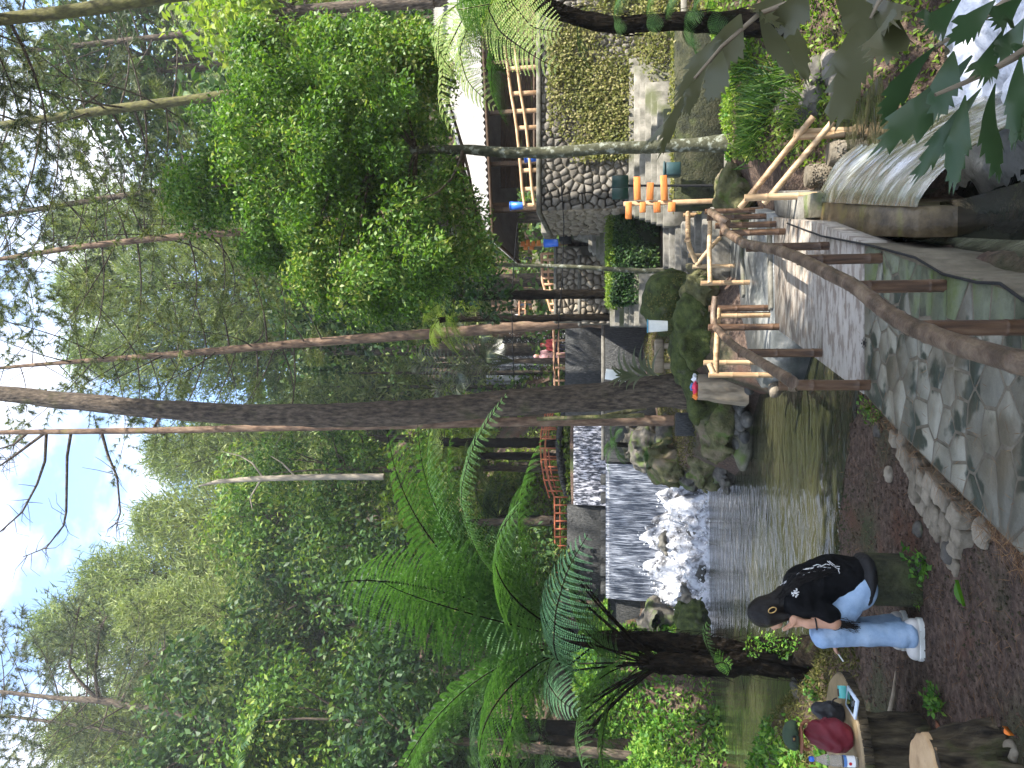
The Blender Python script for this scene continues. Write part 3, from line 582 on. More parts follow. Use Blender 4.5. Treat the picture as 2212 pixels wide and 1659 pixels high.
# the spill from the outlet block into the lower basin
n, m = 130, 50; a0, a1 = tp[1], tp[2]; V = []
S0, T0 = np.meshgrid(np.linspace(0, 1, n), np.linspace(0, 1, m), indexing='ij'); A = a0+(a1-a0)*S0[..., None]; Tp = np.array((2.95, 8.35, -1.4))+(np.array((2.05, 5.55, -1.4))-np.array((2.95, 8.35, -1.4)))*S0[..., None]
B = A+(Tp-A)*(T0[..., None]*np.array((1, 1, 0))); B[..., 2] = tz+.015-.015*T0-1.22*T0**1.8
nn = fbm(np.stack([S0*26, T0*2.2, S0*0+4], -1).reshape(-1, 3), 3).reshape(S0.shape); B[..., 2] += .03*nn*np.clip(T0*4, .2, 1.5)
B[..., :2] += (.03*nn*T0)[..., None]; i = np.arange(n-1)[:, None]*m; j = np.arange(m-1)[None]
MB().add(B.reshape(-1, 3), np.stack([i+j, i+j+1, i+m+j+1, i+m+j], -1).reshape(-1, 4)).top('spilling_water', MATS['spill'], 'olive sheet of water fanning out from the stained outlet block', 'waterfall', True); me = bpy.data.objects['spilling_water'].data; uv = me.uv_layers.new(name='flow'); st_ = np.stack([S0, T0], -1).reshape(-1, 2); vi = np.zeros(len(me.loops), np.int32); me.loops.foreach_get('vertex_index', vi); uv.data.foreach_set('uv', st_[vi].ravel().astype(np.float32))
X, Y = np.meshgrid(np.linspace(1.7, 4.7, 80), np.linspace(4.6, 8.9, 90), indexing='ij'); n1 = fbm(np.stack([X*2.6, Y*2.6, X*0], -1).reshape(-1, 3), 4).reshape(X.shape)
edge = np.exp(-((X-3.0)/1.15)**4-((Y-6.9)/1.7)**4); Z = -1.5+.36*edge*(1+.4*n1)+.05*n1; i = np.arange(79)[:, None]*90; j = np.arange(89)[None]
MB().add(np.stack([X, Y, Z], -1).reshape(-1, 3), np.stack([i+j, i+90+j, i+91+j, i+1+j], -1).reshape(-1, 4)).top('churned_foam', MATS['foam_white'], 'white churned foam where the spilling water lands', 'foam', True, kind='stuff')
# ---------------------------------------------------------------- plant building blocks
def ZT(p): return float(zterr(np.array([p[0]]), np.array([p[1]]))[0])
def rdir(n): return unit(rng.normal(size=(n, 3)))
def leafq(P, D, N, L, W, fold=.12):
    n = len(P); L = np.broadcast_to(L, (n,)); W = np.broadcast_to(W, (n,)); D = unit(D); Sd = unit(np.cross(D, N)); N2 = np.cross(Sd, D); mid = P+D*(L*.45)[:, None]
    V = np.stack([P, mid+Sd*(W/2)[:, None]+N2*(W*fold)[:, None], P+D*L[:, None]-N2*(L*.06)[:, None], mid-Sd*(W/2)[:, None]+N2*(W*fold)[:, None]], 1)
    return V.reshape(-1, 3), np.arange(4*n).reshape(-1, 4)
def blades(P, D, L, W):
    n = len(P); D = unit(D); Sd = unit(np.cross(D, rdir(n))); V = np.stack([P-Sd*(W/2)[:, None], P+Sd*(W/2)[:, None], P+D*L[:, None]], 1)
    return V.reshape(-1, 3), np.arange(3*n).reshape(-1, 3)
def crown(C, R, n, L, W=None, up=.6, zf=.8, droop=.2, shell=.5):
    C = np.asarray(C, float); R = np.broadcast_to(R, (len(C),)); w = R**2; k = rng.choice(len(C), n, p=w/w.sum()); u = rdir(n); rr = R[k]*(shell+(1-shell)*rng.random(n)**.6)
    P = C[k]+u*rr[:, None]*np.array((1, 1, zf)); N = unit(u*.55+np.array((0, 0, up))+.55*rng.normal(size=(n, 3))); D = unit(np.cross(N, rdir(n))+u*.3-np.array((0, 0, droop)))
    l = L*(.65+.7*rng.random(n)); return leafq(P, D, N, l, l*(W or .48))
def clumps(c, r, n, rc, seed=None, ztop=.0):       # sub-crown centres spread through an uneven ellipsoid
    g = rng if seed is None else np.random.default_rng(seed); u = unit(g.normal(size=(n, 3))); rr = g.random(n)**.45; C = np.array(c)+u*rr[:, None]*np.array(r); return C, rc*(.6+.8*g.random(n))
def limb(mb, a, b, r0, r1, bend=.12, seg=6, n=6):
    a = np.array(a, float); b = np.array(b, float); t = np.linspace(0, 1, n)[:, None]; o = rng.normal(size=3)*bend*np.linalg.norm(b-a); p = a+(b-a)*t+o*np.sin(t*math.pi); mb.tube(p, r0+(r1-r0)*t[:, 0], seg, False); return p
def copy_tree(src, loc, rz=0, sc=1., label=None, group=None):
    r = src.copy(); COL.objects.link(r); r.location = tuple(float(c) for c in loc); r.rotation_euler = (0, 0, rz); r.scale = (sc, sc, sc) if np.isscalar(sc) else sc
    if label: r['label'] = label
    if group: r['group'] = group
    for ch in src.children:
        c = ch.copy(); COL.objects.link(c); c.parent = r
    return r
def trunk_mesh(mb, pts, rad, seg=20, step=.15, amp=.05, k=9., flare=0.):
    pts = np.asarray(pts, float); rad = np.asarray(rad, float); d = np.r_[0, np.cumsum(np.linalg.norm(np.diff(pts, axis=0), axis=1))]; n = max(int(d[-1]/step), 4); s = np.linspace(0, d[-1], n)
    def sm(col): return np.interp(s, d, col)
    p = np.stack([sm(pts[:, i]) for i in range(3)], 1)
    for _ in range(3): p[1:-1] = (p[:-2]+2*p[1:-1]+p[2:])/4
    r = sm(rad)*(1+flare*np.exp(-s/.5)); V0 = mb.n; mb.tube(p, r, seg, True); V = mb.V[-3] if True else None
    cen = np.repeat(p, seg, 0); o = V-cen; rl = np.linalg.norm(o, axis=1)[:, None]; f = fbm(np.column_stack([o/rl*np.repeat(r, seg)[:, None]*k*2.0+50, np.zeros(len(o))])[:, :3]*1.0+np.array((0, 0, 1))*V[:, 2:3]*k*.28, 3)
    mb.V[-3] = cen+o*(1+amp*f[:, None]); return p
def needles(P, D, per=13, L=.24, W=.014, spread=.75, droop=.25):
    n = len(P); P = np.repeat(P, per, 0); D = np.repeat(unit(D), per, 0); d = unit(D+spread*rng.normal(size=D.shape)-np.array((0, 0, droop))); l = L*(.6+.6*rng.random(len(P)))
    return blades(P, d, l, np.full(len(P), W))
def pine_branch(wood, tips, a, d, L, r, ntw=7):
    t = np.linspace(0, 1, 7)[:, None]; e = unit(np.cross(d, (0, 0, 1))); w = rng.normal()*.12
    p = np.array(a)+d*t*L+np.array((0, 0, 1))*(L*(-.22*t+.30*t**2.4))+e*(w*L*t*t); wood.tube(p, np.linspace(r, r*.22, 7), 5, False)
    for k in range(ntw):
        s = .32+.68*(k+rng.random())/ntw; q = np.array([np.interp(s, t[:, 0], p[:, i]) for i in range(3)]); sd = 1 if k % 2 else -1
        dd = unit(d*.8+e*sd*(.5+.5*rng.random())+np.array((0, 0, .25*rng.normal()))); l = L*.28*(1.15-s*.7)*(.6+.6*rng.random()); m = q+dd*l*.6; tp_ = q+dd*l+np.array((0, 0, .12*l)); wood.tube(np.array([q, m, tp_]), [r*.25, r*.16, r*.08], 4, False)
        for f in (.3, .55, .78, 1.): tips.append((q+(tp_-q)*f, dd))
    tips.append((p[-1], d))
def pine_tree(name, label, pts, Y, wpx, brange, nb, bl, mat, bark, cat='pine tree', per=18, W=.024, NL=.30, seg=20, base=None, lean=0., amp=.06, mind=None, group=None):
    P = [at(v, y, Y+lean*i) for i, (v, y) in enumerate(pts)]; R = [w/2*mpp(v, Y) for (v, y), w in zip(pts, wpx)]
    if base is not None: P[0] = np.array((P[0][0], P[0][1], base))
    elif ZT(P[0]) < P[0][2]: P = [np.array((P[0][0]+.02*(P[0][0]-P[1][0]), P[0][1], ZT(P[0])-.3))]+P; R = [R[0]*1.15]+R
    root = thing(name, label, cat, P[0], group); mb = MB(); trunk_mesh(mb, P, R, seg, .16, amp, 8); tr = mb.build('trunk', MATS[bark], root, True)
    P = np.array(P); d = np.r_[0, np.cumsum(np.linalg.norm(np.diff(P, axis=0), axis=1))]; wood = MB(); tips = []
    for k in range(nb):
        v = brange[0]+(brange[1]-brange[0])*(k+rng.random())/nb; z = at(v, 800, Y)[2]; o = np.argsort(P[:, 2]); a = np.array([np.interp(z, P[o, 2], P[o, i]) for i in range(3)]); r = np.interp(z, P[o, 2], np.array(R)[o])
        az = k*2.4+rng.normal()*.5; dd = unit((math.cos(az), math.sin(az), .12+.2*rng.random())); f = .55+.6*rng.random(); pine_branch(wood, tips, a, dd, bl*f, min(r*.30, .04)*(.6+.5*rng.random()))
    if nb:
        wood.build('branches', MATS['bark'], root, True); T = np.array([t[0] for t in tips]); D = np.array([t[1] for t in tips])
        MB().add(*needles(T, D, per, NL, W)).build('crown', MATS[mat], root)
    return root
def frond_arr(R, N, lp, npair=24, nl=14, sweep=.35, droop=.15, start=.12, rr=.012, fat=1.):
    R = np.asarray(R, float); d = np.r_[0, np.cumsum(np.linalg.norm(np.diff(R, axis=0), axis=1))]; n = 40; s = np.linspace(0, 1, n); C = np.stack([np.interp(s*d[-1], d, R[:, i]) for i in range(3)], 1)
    for _ in range(6): C[1:-1] = (C[:-2]+2*C[1:-1]+C[2:])/4
    T = unit(np.gradient(C, axis=0)); Vs, Ls = [], MB(); stem = MB().tube(C, np.linspace(rr, rr*.25, n), 5, False); P_, D_, N_, L_ = [], [], [], []
    for k in range(npair):
        q = start+(1-start)*(k+.5)/npair; i = q*(n-1); c = np.array([np.interp(i, np.arange(n), C[:, a]) for a in range(3)]); t = T[int(i)]; nn = unit(N-t*np.dot(N, t)); sd = np.cross(t, nn)
        x = (q-start)/(1-start); l = lp*min(1, (x+.06)/.28)**.7*(1-x**2.2)**.8+.02
        for sg in (-1, 1):
            pd = unit(sd*sg+t*sweep+.04*rng.normal(size=3)); u = np.linspace(.04, 1, nl); pc = c+pd*(l*u)[:, None]-nn*(droop*l*u**2)[:, None]-np.array((0, 0, 1))*(droop*.6*l*u**2)[:, None]
            w = l/nl*1.15*fat; ll = l*.105*(1-u**1.6)+.01
            for s2 in (-1, 1):
                ld = unit(t*s2+pd*.35); P_.append(pc); D_.append(np.tile(ld, (nl, 1))); N_.append(np.tile(nn, (nl, 1))); L_.append(np.stack([ll, np.full(nl, w)], 1))
    P_, D_, N_, L_ = map(np.concatenate, (P_, D_, N_, L_)); V, F = leafq(P_, D_, N_+.15*rng.normal(size=N_.shape), L_[:, 0], L_[:, 1], .1)
    return V, F, stem
def arch(L, e0, e1, n=14):      # frond spine leaving at elevation e0 and ending at e1, in the xz plane
    a = np.radians(np.linspace(e0, e1, n)); st = L/n; return np.vstack([np.zeros(3), np.cumsum(np.stack([np.cos(a)*st, 0*a, np.sin(a)*st], 1), 0)])
def frond_mesh(name, mat, L, e0, e1, lp, npair=24, nl=14, start=.15):
    V, F, st = frond_arr(arch(L, e0, e1), np.array((-.3, 0, 1.)), lp, npair, nl, start=start, droop=.22); MB_ = MB().add(V, F); sv, sf = st.arrays(); me = npmesh(name, np.vstack([V, sv]), [F, sf[0]+len(V)], MATS[mat]); me.materials.append(MATS['fern_trunk'])
    mi = np.zeros(len(me.polygons), np.int32); mi[len(F):] = 1; me.polygons.foreach_set('material_index', mi); return me
def put_frond(root, me, c, az, tilt=0., sc=1., roll=0.):
    o = mobj('frond', me, root); o.location = tuple(np.array(c)-wloc(root)); o.rotation_euler = (roll, -tilt, az); o.scale = (sc,)*3; return o
def frond_px(root, pts, N, lp, mat, npair=26, nl=16, droop=.15):
    R = [at(v, y, Y) for v, y, Y in pts]; V, F, st = frond_arr(R, np.array(N, float), lp, npair, nl, droop=droop, rr=.014); f = mobj('frond', npmesh('frond', V-wloc(root), [F], MATS[mat]), root); st.build('stalk', MATS['fern_trunk'], f)
def scatter(poly, n, L, mat, name, label, cat, hmax=.15, W=.5, up=.8, zoff=0., zf=None, keep=None, droop=.1):
    poly = np.array(poly, float); lo, hi = poly.min(0), poly.max(0); P = np.zeros((0, 2))
    while len(P) < n:
        q = lo+rng.random((n*2, 2))*(hi-lo); q = q[polysd(q, poly) < 0]
        dn = noise3(np.column_stack([q*1.3, np.full(len(q), 5.5)])); q = q[rng.random(len(q)) < np.clip(.7+.5*dn, .5, 1)]; P = np.vstack([P, q])
    P = P[:n]; z = (zf or zterr)(P[:, 0], P[:, 1])+zoff; hh = hmax*(.3+.7*sst(-.5, .6, noise3(np.column_stack([P*.9, np.full(n, 2.2)]))))
    P3 = np.column_stack([P, z+rng.random(n)*hh]); N = unit(np.array((0, 0, up))+.6*rng.normal(size=(n, 3))); D = unit(np.cross(N, rdir(n))+np.array((0, 0, .25))-np.array((0, 0, droop))); l = L*(.6+.8*rng.random(n))
    return MB().add(*leafq(P3, D, N, l, l*W)).top(name, MATS[mat], label, cat, kind='stuff')
# ---------------------------------------------------------------- far wood on the hill
Vs = MB(); Tr = MB(); g = np.random.default_rng(21)
for k in range(210):
    y = 46+g.random()**.8*62; x = (g.random()*2-1)*(.56*y+6); z = float(zterr(np.array([x]), np.array([y]))[0]); h = 11+8*g.random(); nb = 26
    t = g.random(nb); cr = (1-t)**.7*3.2+.5; a = g.random(nb)*6.28; C = np.stack([x+np.cos(a)*cr*g.random(nb)**.5, y+np.sin(a)*cr*g.random(nb)**.5, z+h*(.3+.7*t)], 1); m = 34
    P = np.repeat(C, m, 0)+g.normal(size=(nb*m, 3))*np.array((.75, .75, .42)); D = unit(g.normal(size=P.shape)+np.array((0, 0, .35))); Vs.add(*blades(P, D, .5+.5*g.random(len(P)), np.full(len(P), .14)))
    Tr.tube(np.array([(x, y, z-.5), (x, y, z+h*.95)]), [.22, .05], 5, False)
o = Vs.top('forest', MATS['needle_pale'], 'pale green pine wood covering the far hill', 'forest', kind='stuff'); o2 = Tr.build('trunks', MATS['bark'], o); o2['kind'] = 'stuff'
# undergrowth carpet on the hill foot
def hillpts(n, y0, y1, a=.56): y = y0+rng.random(n)*(y1-y0); return np.stack([(rng.random(n)*2-1)*(a*y+3), y], 1)
q = hillpts(44000, 33, 72); q = q[~((q[:, 0] > -6) & (q[:, 0] < 3) & (q[:, 1] < 44))]; z = zterr(q[:, 0], q[:, 1]); n = len(q); hg = .3+3.2*sst(-.3, .7, noise3(np.column_stack([q*.28, np.zeros(n)])))
P = np.column_stack([q, z+rng.random(n)**.7*hg]); N = unit(np.array((0, -.5, .7))+.6*rng.normal(size=(n, 3))); l = .26+.26*rng.random(n); D = unit(np.cross(N, rdir(n)))
MB().add(*leafq(P, D, N, l, l*.5)).top('undergrowth', MATS['leaf_mid'], 'dense leafy undergrowth covering the hill foot behind the weirs', 'undergrowth', kind='stuff')
# ---------------------------------------------------------------- shared jungle trees (local meshes)
def jungle(name, mat, seed, r=(2.6, 2.6, 2.6), nc=30, nl=5200, L=.24, h=4.2, rc=.95):
    root = thing(name, 'x', 'tree', (0, 0, 0)); C, R = clumps((0, 0, h), r, nc, rc, seed); tm = MB(); tm.tube(np.array([(0, 0, -1.5), (.1, .05, h*.5), (0, 0, h)]), [.17, .13, .08], 8)
    for c in C[::2]: limb(tm, (0, 0, h*.55+rng.random()*h*.3), c, .06, .015)
    tm.build('trunk', MATS['bark'], root, True, True); MB().add(*crown(C, R, nl, L)).build('crown', MATS[mat], root, False, True); return root
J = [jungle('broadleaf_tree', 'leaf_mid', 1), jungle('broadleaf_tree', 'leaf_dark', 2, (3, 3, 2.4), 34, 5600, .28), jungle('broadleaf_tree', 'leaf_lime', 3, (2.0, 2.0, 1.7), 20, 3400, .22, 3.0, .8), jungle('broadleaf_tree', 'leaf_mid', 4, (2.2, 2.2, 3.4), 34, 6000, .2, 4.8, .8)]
jl = [  # picture point of the crown centre, depth, kind, scale, label
 (560, 1120, 40, 0, 1.25, 'bushy tree with pale lit leaves standing left of the dead pale trunk'), (700, 1010, 34, 3, 1.0, 'slender leafy tree in front of the dead pale trunk'),
 (760, 1180, 33, 0, 1.1, 'broad tree hung with pale creeper leaves above the tree fern tips'), (640, 1290, 37, 1, 1.2, 'dark rounded tree below the feathery pale conifers'),
 (830, 1330, 28, 1, 1.0, 'deep green tree behind the upper fronds of the big tree fern'), (600, 1430, 37, 0, 1.3, 'glossy leaved tree between the forked pine and the hill'),
 (740, 1560, 25, 3, 1.1, 'leaf covered tree beside the forked pine trunk foot'), (420, 1600, 30, 1, 1.15, 'dark large leaved tree at the far left under the forked pine'),
 (620, 1620, 26, 0, 1.0, 'mid green tree at the left edge below the dark large leaved tree'), (860, 1600, 22, 1, .9, 'shadowy tree at the left edge behind the fern bank'),
 (930, 1120, 31, 2, 1.1, 'lime green shrub tree lit by the sun above the arched bridge'), (1010, 980, 36, 2, 1.0, 'bright yellow green shrub just left of the big pine trunk'),
 (900, 1000, 38, 3, 1.0, 'tall mid green tree just left of the big pine trunk'), (740, 880, 63, 1, 1.8, 'dark tree in the gully between the two big pine trunks'),
 (560, 760, 60, 0, 1.6, 'leafy tree just right of the big pine trunk, high on the slope'), (800, 790, 63, 1, 1.7, 'shaded tree above the far waterfall'),
 (690, 640, 40, 1, 1.3, 'dark tree right of the reddish pine trunk'), (850, 620, 36, 0, 1.1, 'mid green tree above the bright tree fern'),
 (620, 300, 30, 1, 1.4, 'dark tree seen behind the sunlit tree, upper part'), (800, 480, 30, 1, 1.3, 'dark tree seen behind the lower left of the sunlit tree'),
 (820, 150, 27, 0, 1.3, 'green tree behind the hut roof at the right'), (260, 150, 34, 1, 1.5, 'dark fine leaved tree hanging before the sky at the right'),
 (560, 30, 22, 2, 1.2, 'pale green tree reaching in at the right edge above the hut'), (990, 620, 57, 0, 1.3, 'shrub behind the viewing deck'),
 (1075, 470, 30, 2, .8, 'yellow green bush behind the hut at its left end'), (1085, 1100, 38, 2, 1.0, 'sunlit bush on the slope behind the arched bridge'), (1110, 1300, 28, 1, .8, 'dark bush on the left bank behind the fern trunks')]
first = set()
for (v, y, Y, k, sc, lab) in jl:
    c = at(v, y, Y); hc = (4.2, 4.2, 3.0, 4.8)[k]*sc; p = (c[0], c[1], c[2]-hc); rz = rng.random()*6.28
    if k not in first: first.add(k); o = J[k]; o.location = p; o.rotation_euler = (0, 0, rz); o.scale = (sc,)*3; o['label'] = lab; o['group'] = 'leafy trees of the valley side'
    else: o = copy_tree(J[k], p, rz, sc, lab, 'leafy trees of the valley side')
    # long stems down to the ground where the crown sits high
    zt = float(zterr(np.array([p[0]]), np.array([p[1]]))[0])
    if p[2]-1.4*sc > zt:
        mb = MB(); mb.tube(np.array([(p[0], p[1], zt-.3), (p[0]+.1, p[1], (zt+p[2])/2), (p[0], p[1], p[2]-.9*sc)]), [.15*sc, .13*sc, .12*sc], 8, False); V_, F_ = mb.arrays()
        V_ = (V_-np.array(p))@np.array(Matrix.Rotation(rz, 3, 'Z'))/sc; mobj('stem', npmesh('stem', V_, F_, MATS['bark'], True), o)
# ---------------------------------------------------------------- feathery conifers on the left hill (shared mesh)
def conifer(seed, h=17., r=4.2, nb=130, per=170):
    g = np.random.default_rng(seed); root = thing('conifer', 'x', 'conifer', (0, 0, 0)); tm = MB(); tm.tube(np.array([(0, 0, -3), (.1, 0, h*.5), (0, 0, h)]), [.28, .18, .04], 8); P = []; D = []
    for k in range(nb):
        t = .22+.78*(k+g.random())/nb; a = k*2.4; l = r*(1-t)**.55*(.5+.6*g.random())+.5; e = np.array((math.cos(a), math.sin(a), .35)); c0 = np.array((0, 0, h*t)); tm.tube(np.array([c0, c0+e*l*.6, c0+e*l]), [.05, .03, .012], 4, False)
        s = .25+.75*g.random(per)**.7; q = c0+e*(l*s)[:, None]+g.normal(size=(per, 3))*np.array((.38, .38, .26)); P.append(q); D.append(unit(e*.5+g.normal(size=(per, 3))*.6+np.array((0, 0, .2))))
    tm.build('trunk', MATS['bark'], root, True, True); P = np.concatenate(P); MB().add(*blades(P, np.concatenate(D), .28+.3*g.random(len(P)), np.full(len(P), .06))).build('crown', MATS['needle_pale'], root, False, True); return root
C0 = [conifer(31), conifer(32, 16, 3.6, 110, 170)]; used = set()
for (v, y, Y, k, sc, lab) in [(480, 1130, 46, 0, 1.15, 'feathery pale conifer whose top meets the blue sky gap'), (365, 1255, 44, 1, 1.2, 'feathery pale conifer second from the blue sky gap'), (290, 1370, 46, 0, 1.35, 'feathery pale conifer right beside the forked pine'), (430, 1330, 38, 1, .9, 'smaller feathery conifer in front of the pale row, by the forked pine'),
        (330, 1600, 40, 0, 1.2, 'feathery conifer at the left edge behind the forked pine'), (330, 760, 48, 1, 1.25, 'feathery conifer between the reddish pine and the big pine'), (330, 620, 44, 0, 1.2, 'yellow green feathery conifer right of the reddish pine'), (300, 480, 46, 1, 1.2, 'feathery conifer behind the sunlit tree top'), (500, 985, 50, 0, 1.2, 'feathery conifer just left of the big pine, behind the thin pine')]:
    c = at(v, y, Y); hh = (17, 16)[k]*sc; p = (c[0], c[1], c[2]-hh*.72)
    if k not in used: used.add(k); o = C0[k]; o.location = p; o.scale = (sc,)*3; o['label'] = lab; o['group'] = 'feathery conifers on the hill'
    else: o = copy_tree(C0[k], p, rng.random()*6, sc, lab, 'feathery conifers on the hill')
    zt = float(zterr(np.array([p[0]]), np.array([p[1]]))[0])
    if p[2]-2.8*sc > zt: mb = MB(); mb.tube(np.array([(0, 0, (zt-p[2])/sc-.3), (0, 0, -2.5)]), [.34, .28], 8, False); mb.build('stem', MATS['bark'], o, True, True)
# ---------------------------------------------------------------- pines with trunks one can follow
pine_tree('pine_tree', 'massive dark barked pine trunk rising in the middle by the pool', [(1545, 838), (1500, 840), (1439, 844), (1306, 857), (1172, 864), (1106, 869), (886, 892), (720, 898), (553, 897), (333, 884), (133, 864), (0, 850), (-400, 832), (-900, 825)], 16, [128, 90, 68, 60, 56, 56, 55, 51, 45, 40, 36, 33, 22, 8], (-100, -850), 26, 4.2, 'needle_dark', 'bark', per=10, seg=64, base=.0, amp=.09)
pine_tree('pine_tree', 'thin straight pine close behind the massive trunk, with bare dark limbs', [(1385, 908), (1172, 910), (886, 918), (553, 925), (333, 930), (0, 934), (-350, 938), (-800, 940)], 19.5, [24, 21, 18, 15, 14, 10, 8, 3], (-120, -750), 14, 2.6, 'needle', 'bark_red', per=10, base=.7)
pine_tree('pine_tree', 'reddish sunlit pine leaning to the massive trunk, standing above the dark dam', [(1225, 690), (1086, 709), (886, 724), (620, 744), (400, 764), (166, 781), (66, 789), (0, 795), (-200, 805), (-420, 815)], 27.2, [27, 23, 22, 18, 15, 10, 8, 7, 5, 3], (700, -380), 72, 4.8, 'needle', 'bark_red', per=20, base=2.3)
pine_tree('pine_tree', 'tall reddish pine emerging from the sunlit tree, left of its top', [(900, 455), (600, 490), (500, 503), (333, 515), (150, 536), (0, 560), (-300, 590), (-700, 620)], 24, [20, 17, 15, 15, 12, 9, 7, 3], (540, -650), 84, 4.8, 'needle', 'bark_red', per=20)
pine_tree('pine_tree', 'slim dark pine above the middle of the sunlit tree', [(900, 350), (500, 390), (350, 410), (166, 438), (0, 465), (-300, 505), (-600, 540)], 29, [16, 14, 13, 12, 10, 7, 3], (400, -560), 56, 4.6, 'needle_dark', 'bark', per=20)
pine_tree('pine_tree', 'mossy pine with straight pale brown trunk above the hut', [(900, 150), (600, 190), (400, 217), (266, 233), (0, 270), (-300, 308), (-700, 350)], 22, [24, 22, 20, 20, 15, 11, 4], (380, -650), 72, 4.8, 'needle_dark', 'bark_moss', per=20)
pine_tree('pine_tree', 'thick sunlit mossy pine trunk at the right edge of the sky', [(900, -90), (310, -2), (166, 23), (0, 42), (-300, 85), (-800, 150)], 14, [34, 30, 28, 25, 20, 8], (60, -700), 34, 3.6, 'needle_dark', 'bark_moss', per=20)
pine_tree('pine_tree', 'dark slender pine between the two mossy trunks at the right', [(800, 60), (450, 120), (250, 150), (0, 190), (-300, 215), (-600, 240)], 34, [14, 12, 10, 8, 6, 3], (440, -500), 60, 5.0, 'needle_dark', 'bark', per=20)
pine_tree('pine_tree', 'dark pine close to the thick trunk at the right edge', [(700, 40), (300, 85), (0, 115), (-300, 140), (-600, 160)], 30, [15, 13, 10, 7, 3], (400, -550), 56, 4.6, 'needle_dark', 'bark', per=20)
t8 = pine_tree('pine_tree', 'forked dark pine at the left with limbs spreading over the sky', [(900, 1590), (560, 1568), (500, 1563), (333, 1534), (215, 1513), (120, 1508), (0, 1494), (-250, 1470)], 33, [19, 17, 16, 15, 15, 10, 8, 4], (300, -230), 40, 5.0, 'needle_dark', 'bark', per=20, W=.03, NL=.38)
mb = MB(); tips = []
for a in ([(212, 1512), (170, 1470), (150, 1440), (155, 1400), (165, 1350), (170, 1310)], [(212, 1510), (205, 1450), (212, 1390), (218, 1350), (232, 1330)], [(260, 1520), (290, 1460), (330, 1420), (360, 1400)], [(340, 1530), (350, 1480), (365, 1450)]):
    p = np.array([at(v, y, 33) for v, y in a]); mb.tube(p, np.linspace(.09, .02, len(p)), 6, False)
    for k in range(26): s = .35+.65*rng.random(); q = np.array([np.interp(s, np.linspace(0, 1, len(p)), p[:, i]) for i in range(3)]); dd = unit((rng.normal(), rng.normal(), .4)); l = .8+1.1*rng.random(); mb.tube(np.array([q, q+dd*l]), [.018, .008], 4, False); tips += [(q+dd*l*f, dd) for f in (.5, .75, 1)]
mb.build('limb', MATS['bark'], t8, True); MB().add(*needles(np.array([t[0] for t in tips]), np.array([t[1] for t in tips]), 18, .38, .03)).build('needles', MATS['needle_dark'], t8)
pine_tree('pine_tree', 'second slim pine at the left edge behind the forked one', [(800, 1640), (400, 1602), (250, 1580), (120, 1560), (0, 1545), (-250, 1530)], 38, [11, 9, 8, 7, 6, 3], (400, -230), 56, 5.5, 'needle_dark', 'bark', per=20, W=.03, NL=.38)
# bare twiggy limbs of the thin pine against the cloud
thin = [o for o in bpy.data.objects if o.get('label', '').startswith('thin straight pine')][0]; mb = MB()
for a in ([(100, 933), (33, 983), (0, 1006), (-40, 1030)], [(100, 936), (97, 996), (80, 1046), (48, 1106), (0, 1149), (-30, 1160)], [(153, 936), (145, 986), (143, 1106), (137, 1136), (100, 1183), (50, 1203)], [(220, 936), (233, 983), (253, 1030), (260, 1106), (252, 1135)], [(330, 930), (345, 900), (350, 880)], [(60, 934), (30, 960), (-20, 975)]):
    p = np.array([at(v, y, 19.5) for v, y in a]); mb.tube(p, np.linspace(.045, .014, len(p)), 6, False); nn = 16 if len(a) > 3 else 5
    for k in range(nn):
        s = .4+.6*rng.random(); q = np.array([np.interp(s, np.linspace(0, 1, len(p)), p[:, i]) for i in range(3)]); dd = unit((rng.normal()*.8-.2, rng.normal()*.3, rng.normal()*.8)); l = .2+.6*rng.random(); e = q+dd*l*.6+np.array((-.05, 0, .08)); mb.tube(np.array([q, e, e+unit(dd+.5*rng.normal(size=3))*l*.5]), [.012, .008, .005], 4, False)
mb.build('bare_limb', MATS['bark'], thin, True)
# dead pale trunk and thin lichen stem
root = thing('dead_tree', 'dead pale bare trunk standing on the slope left of the massive pine', 'dead tree', at(830, 1030, 31)); mb = MB(); trunk_mesh(mb, [at(v, y, 31) for v, y in ((830, 1030), (700, 1030), (560, 1034), (470, 1040), (430, 1050))], [.14, .13, .12, .09, .03], 10); mb.build('trunk', MATS['bark_pale'], root, True)
mb = MB()
for a in ([(570, 1033), (545, 1000), (520, 985), (480, 975)], [(565, 1034), (540, 1075), (545, 1100)], [(640, 1031), (610, 1000), (585, 985)]): mb.tube(np.array([at(v, y, 31) for v, y in a]), np.linspace(.05, .015, len(a)), 5, False)
mb.build('branches', MATS['bark_pale'], root, True)
root = thing('slender_tree', 'slender lichen spotted trunk in front of the stone ramp', 'tree', at(1392, 585, 17)); mb = MB(); trunk_mesh(mb, [at(1396, 586, 17)*np.array((1, 1, 0))+np.array((0, 0, .6))]+[at(v, y, 17) for v, y in ((1396, 586), (1300, 580), (1200, 575), (1075, 572), (900, 560))], [.06, .055, .05, .045, .04, .02], 10, .1, .08); mb.build('trunk', MATS['lichen'], root, True)
C = [at(v, y, 17+rng.normal()*.6) for v, y in ((1060, 640), (1030, 600), (1000, 560), (960, 600), (1040, 545), (940, 540), (900, 580), (980, 640))]; MB().add(*crown(C, .55, 2600, .13)).build('crown', MATS['leaf_dark'], root)
mb = MB()
for c in C: limb(mb, at(1075, 572, 17) if c[2] < 4.5 else at(980, 566, 17), c, .02, .006)
mb.build('branches', MATS['bark'], root, True)
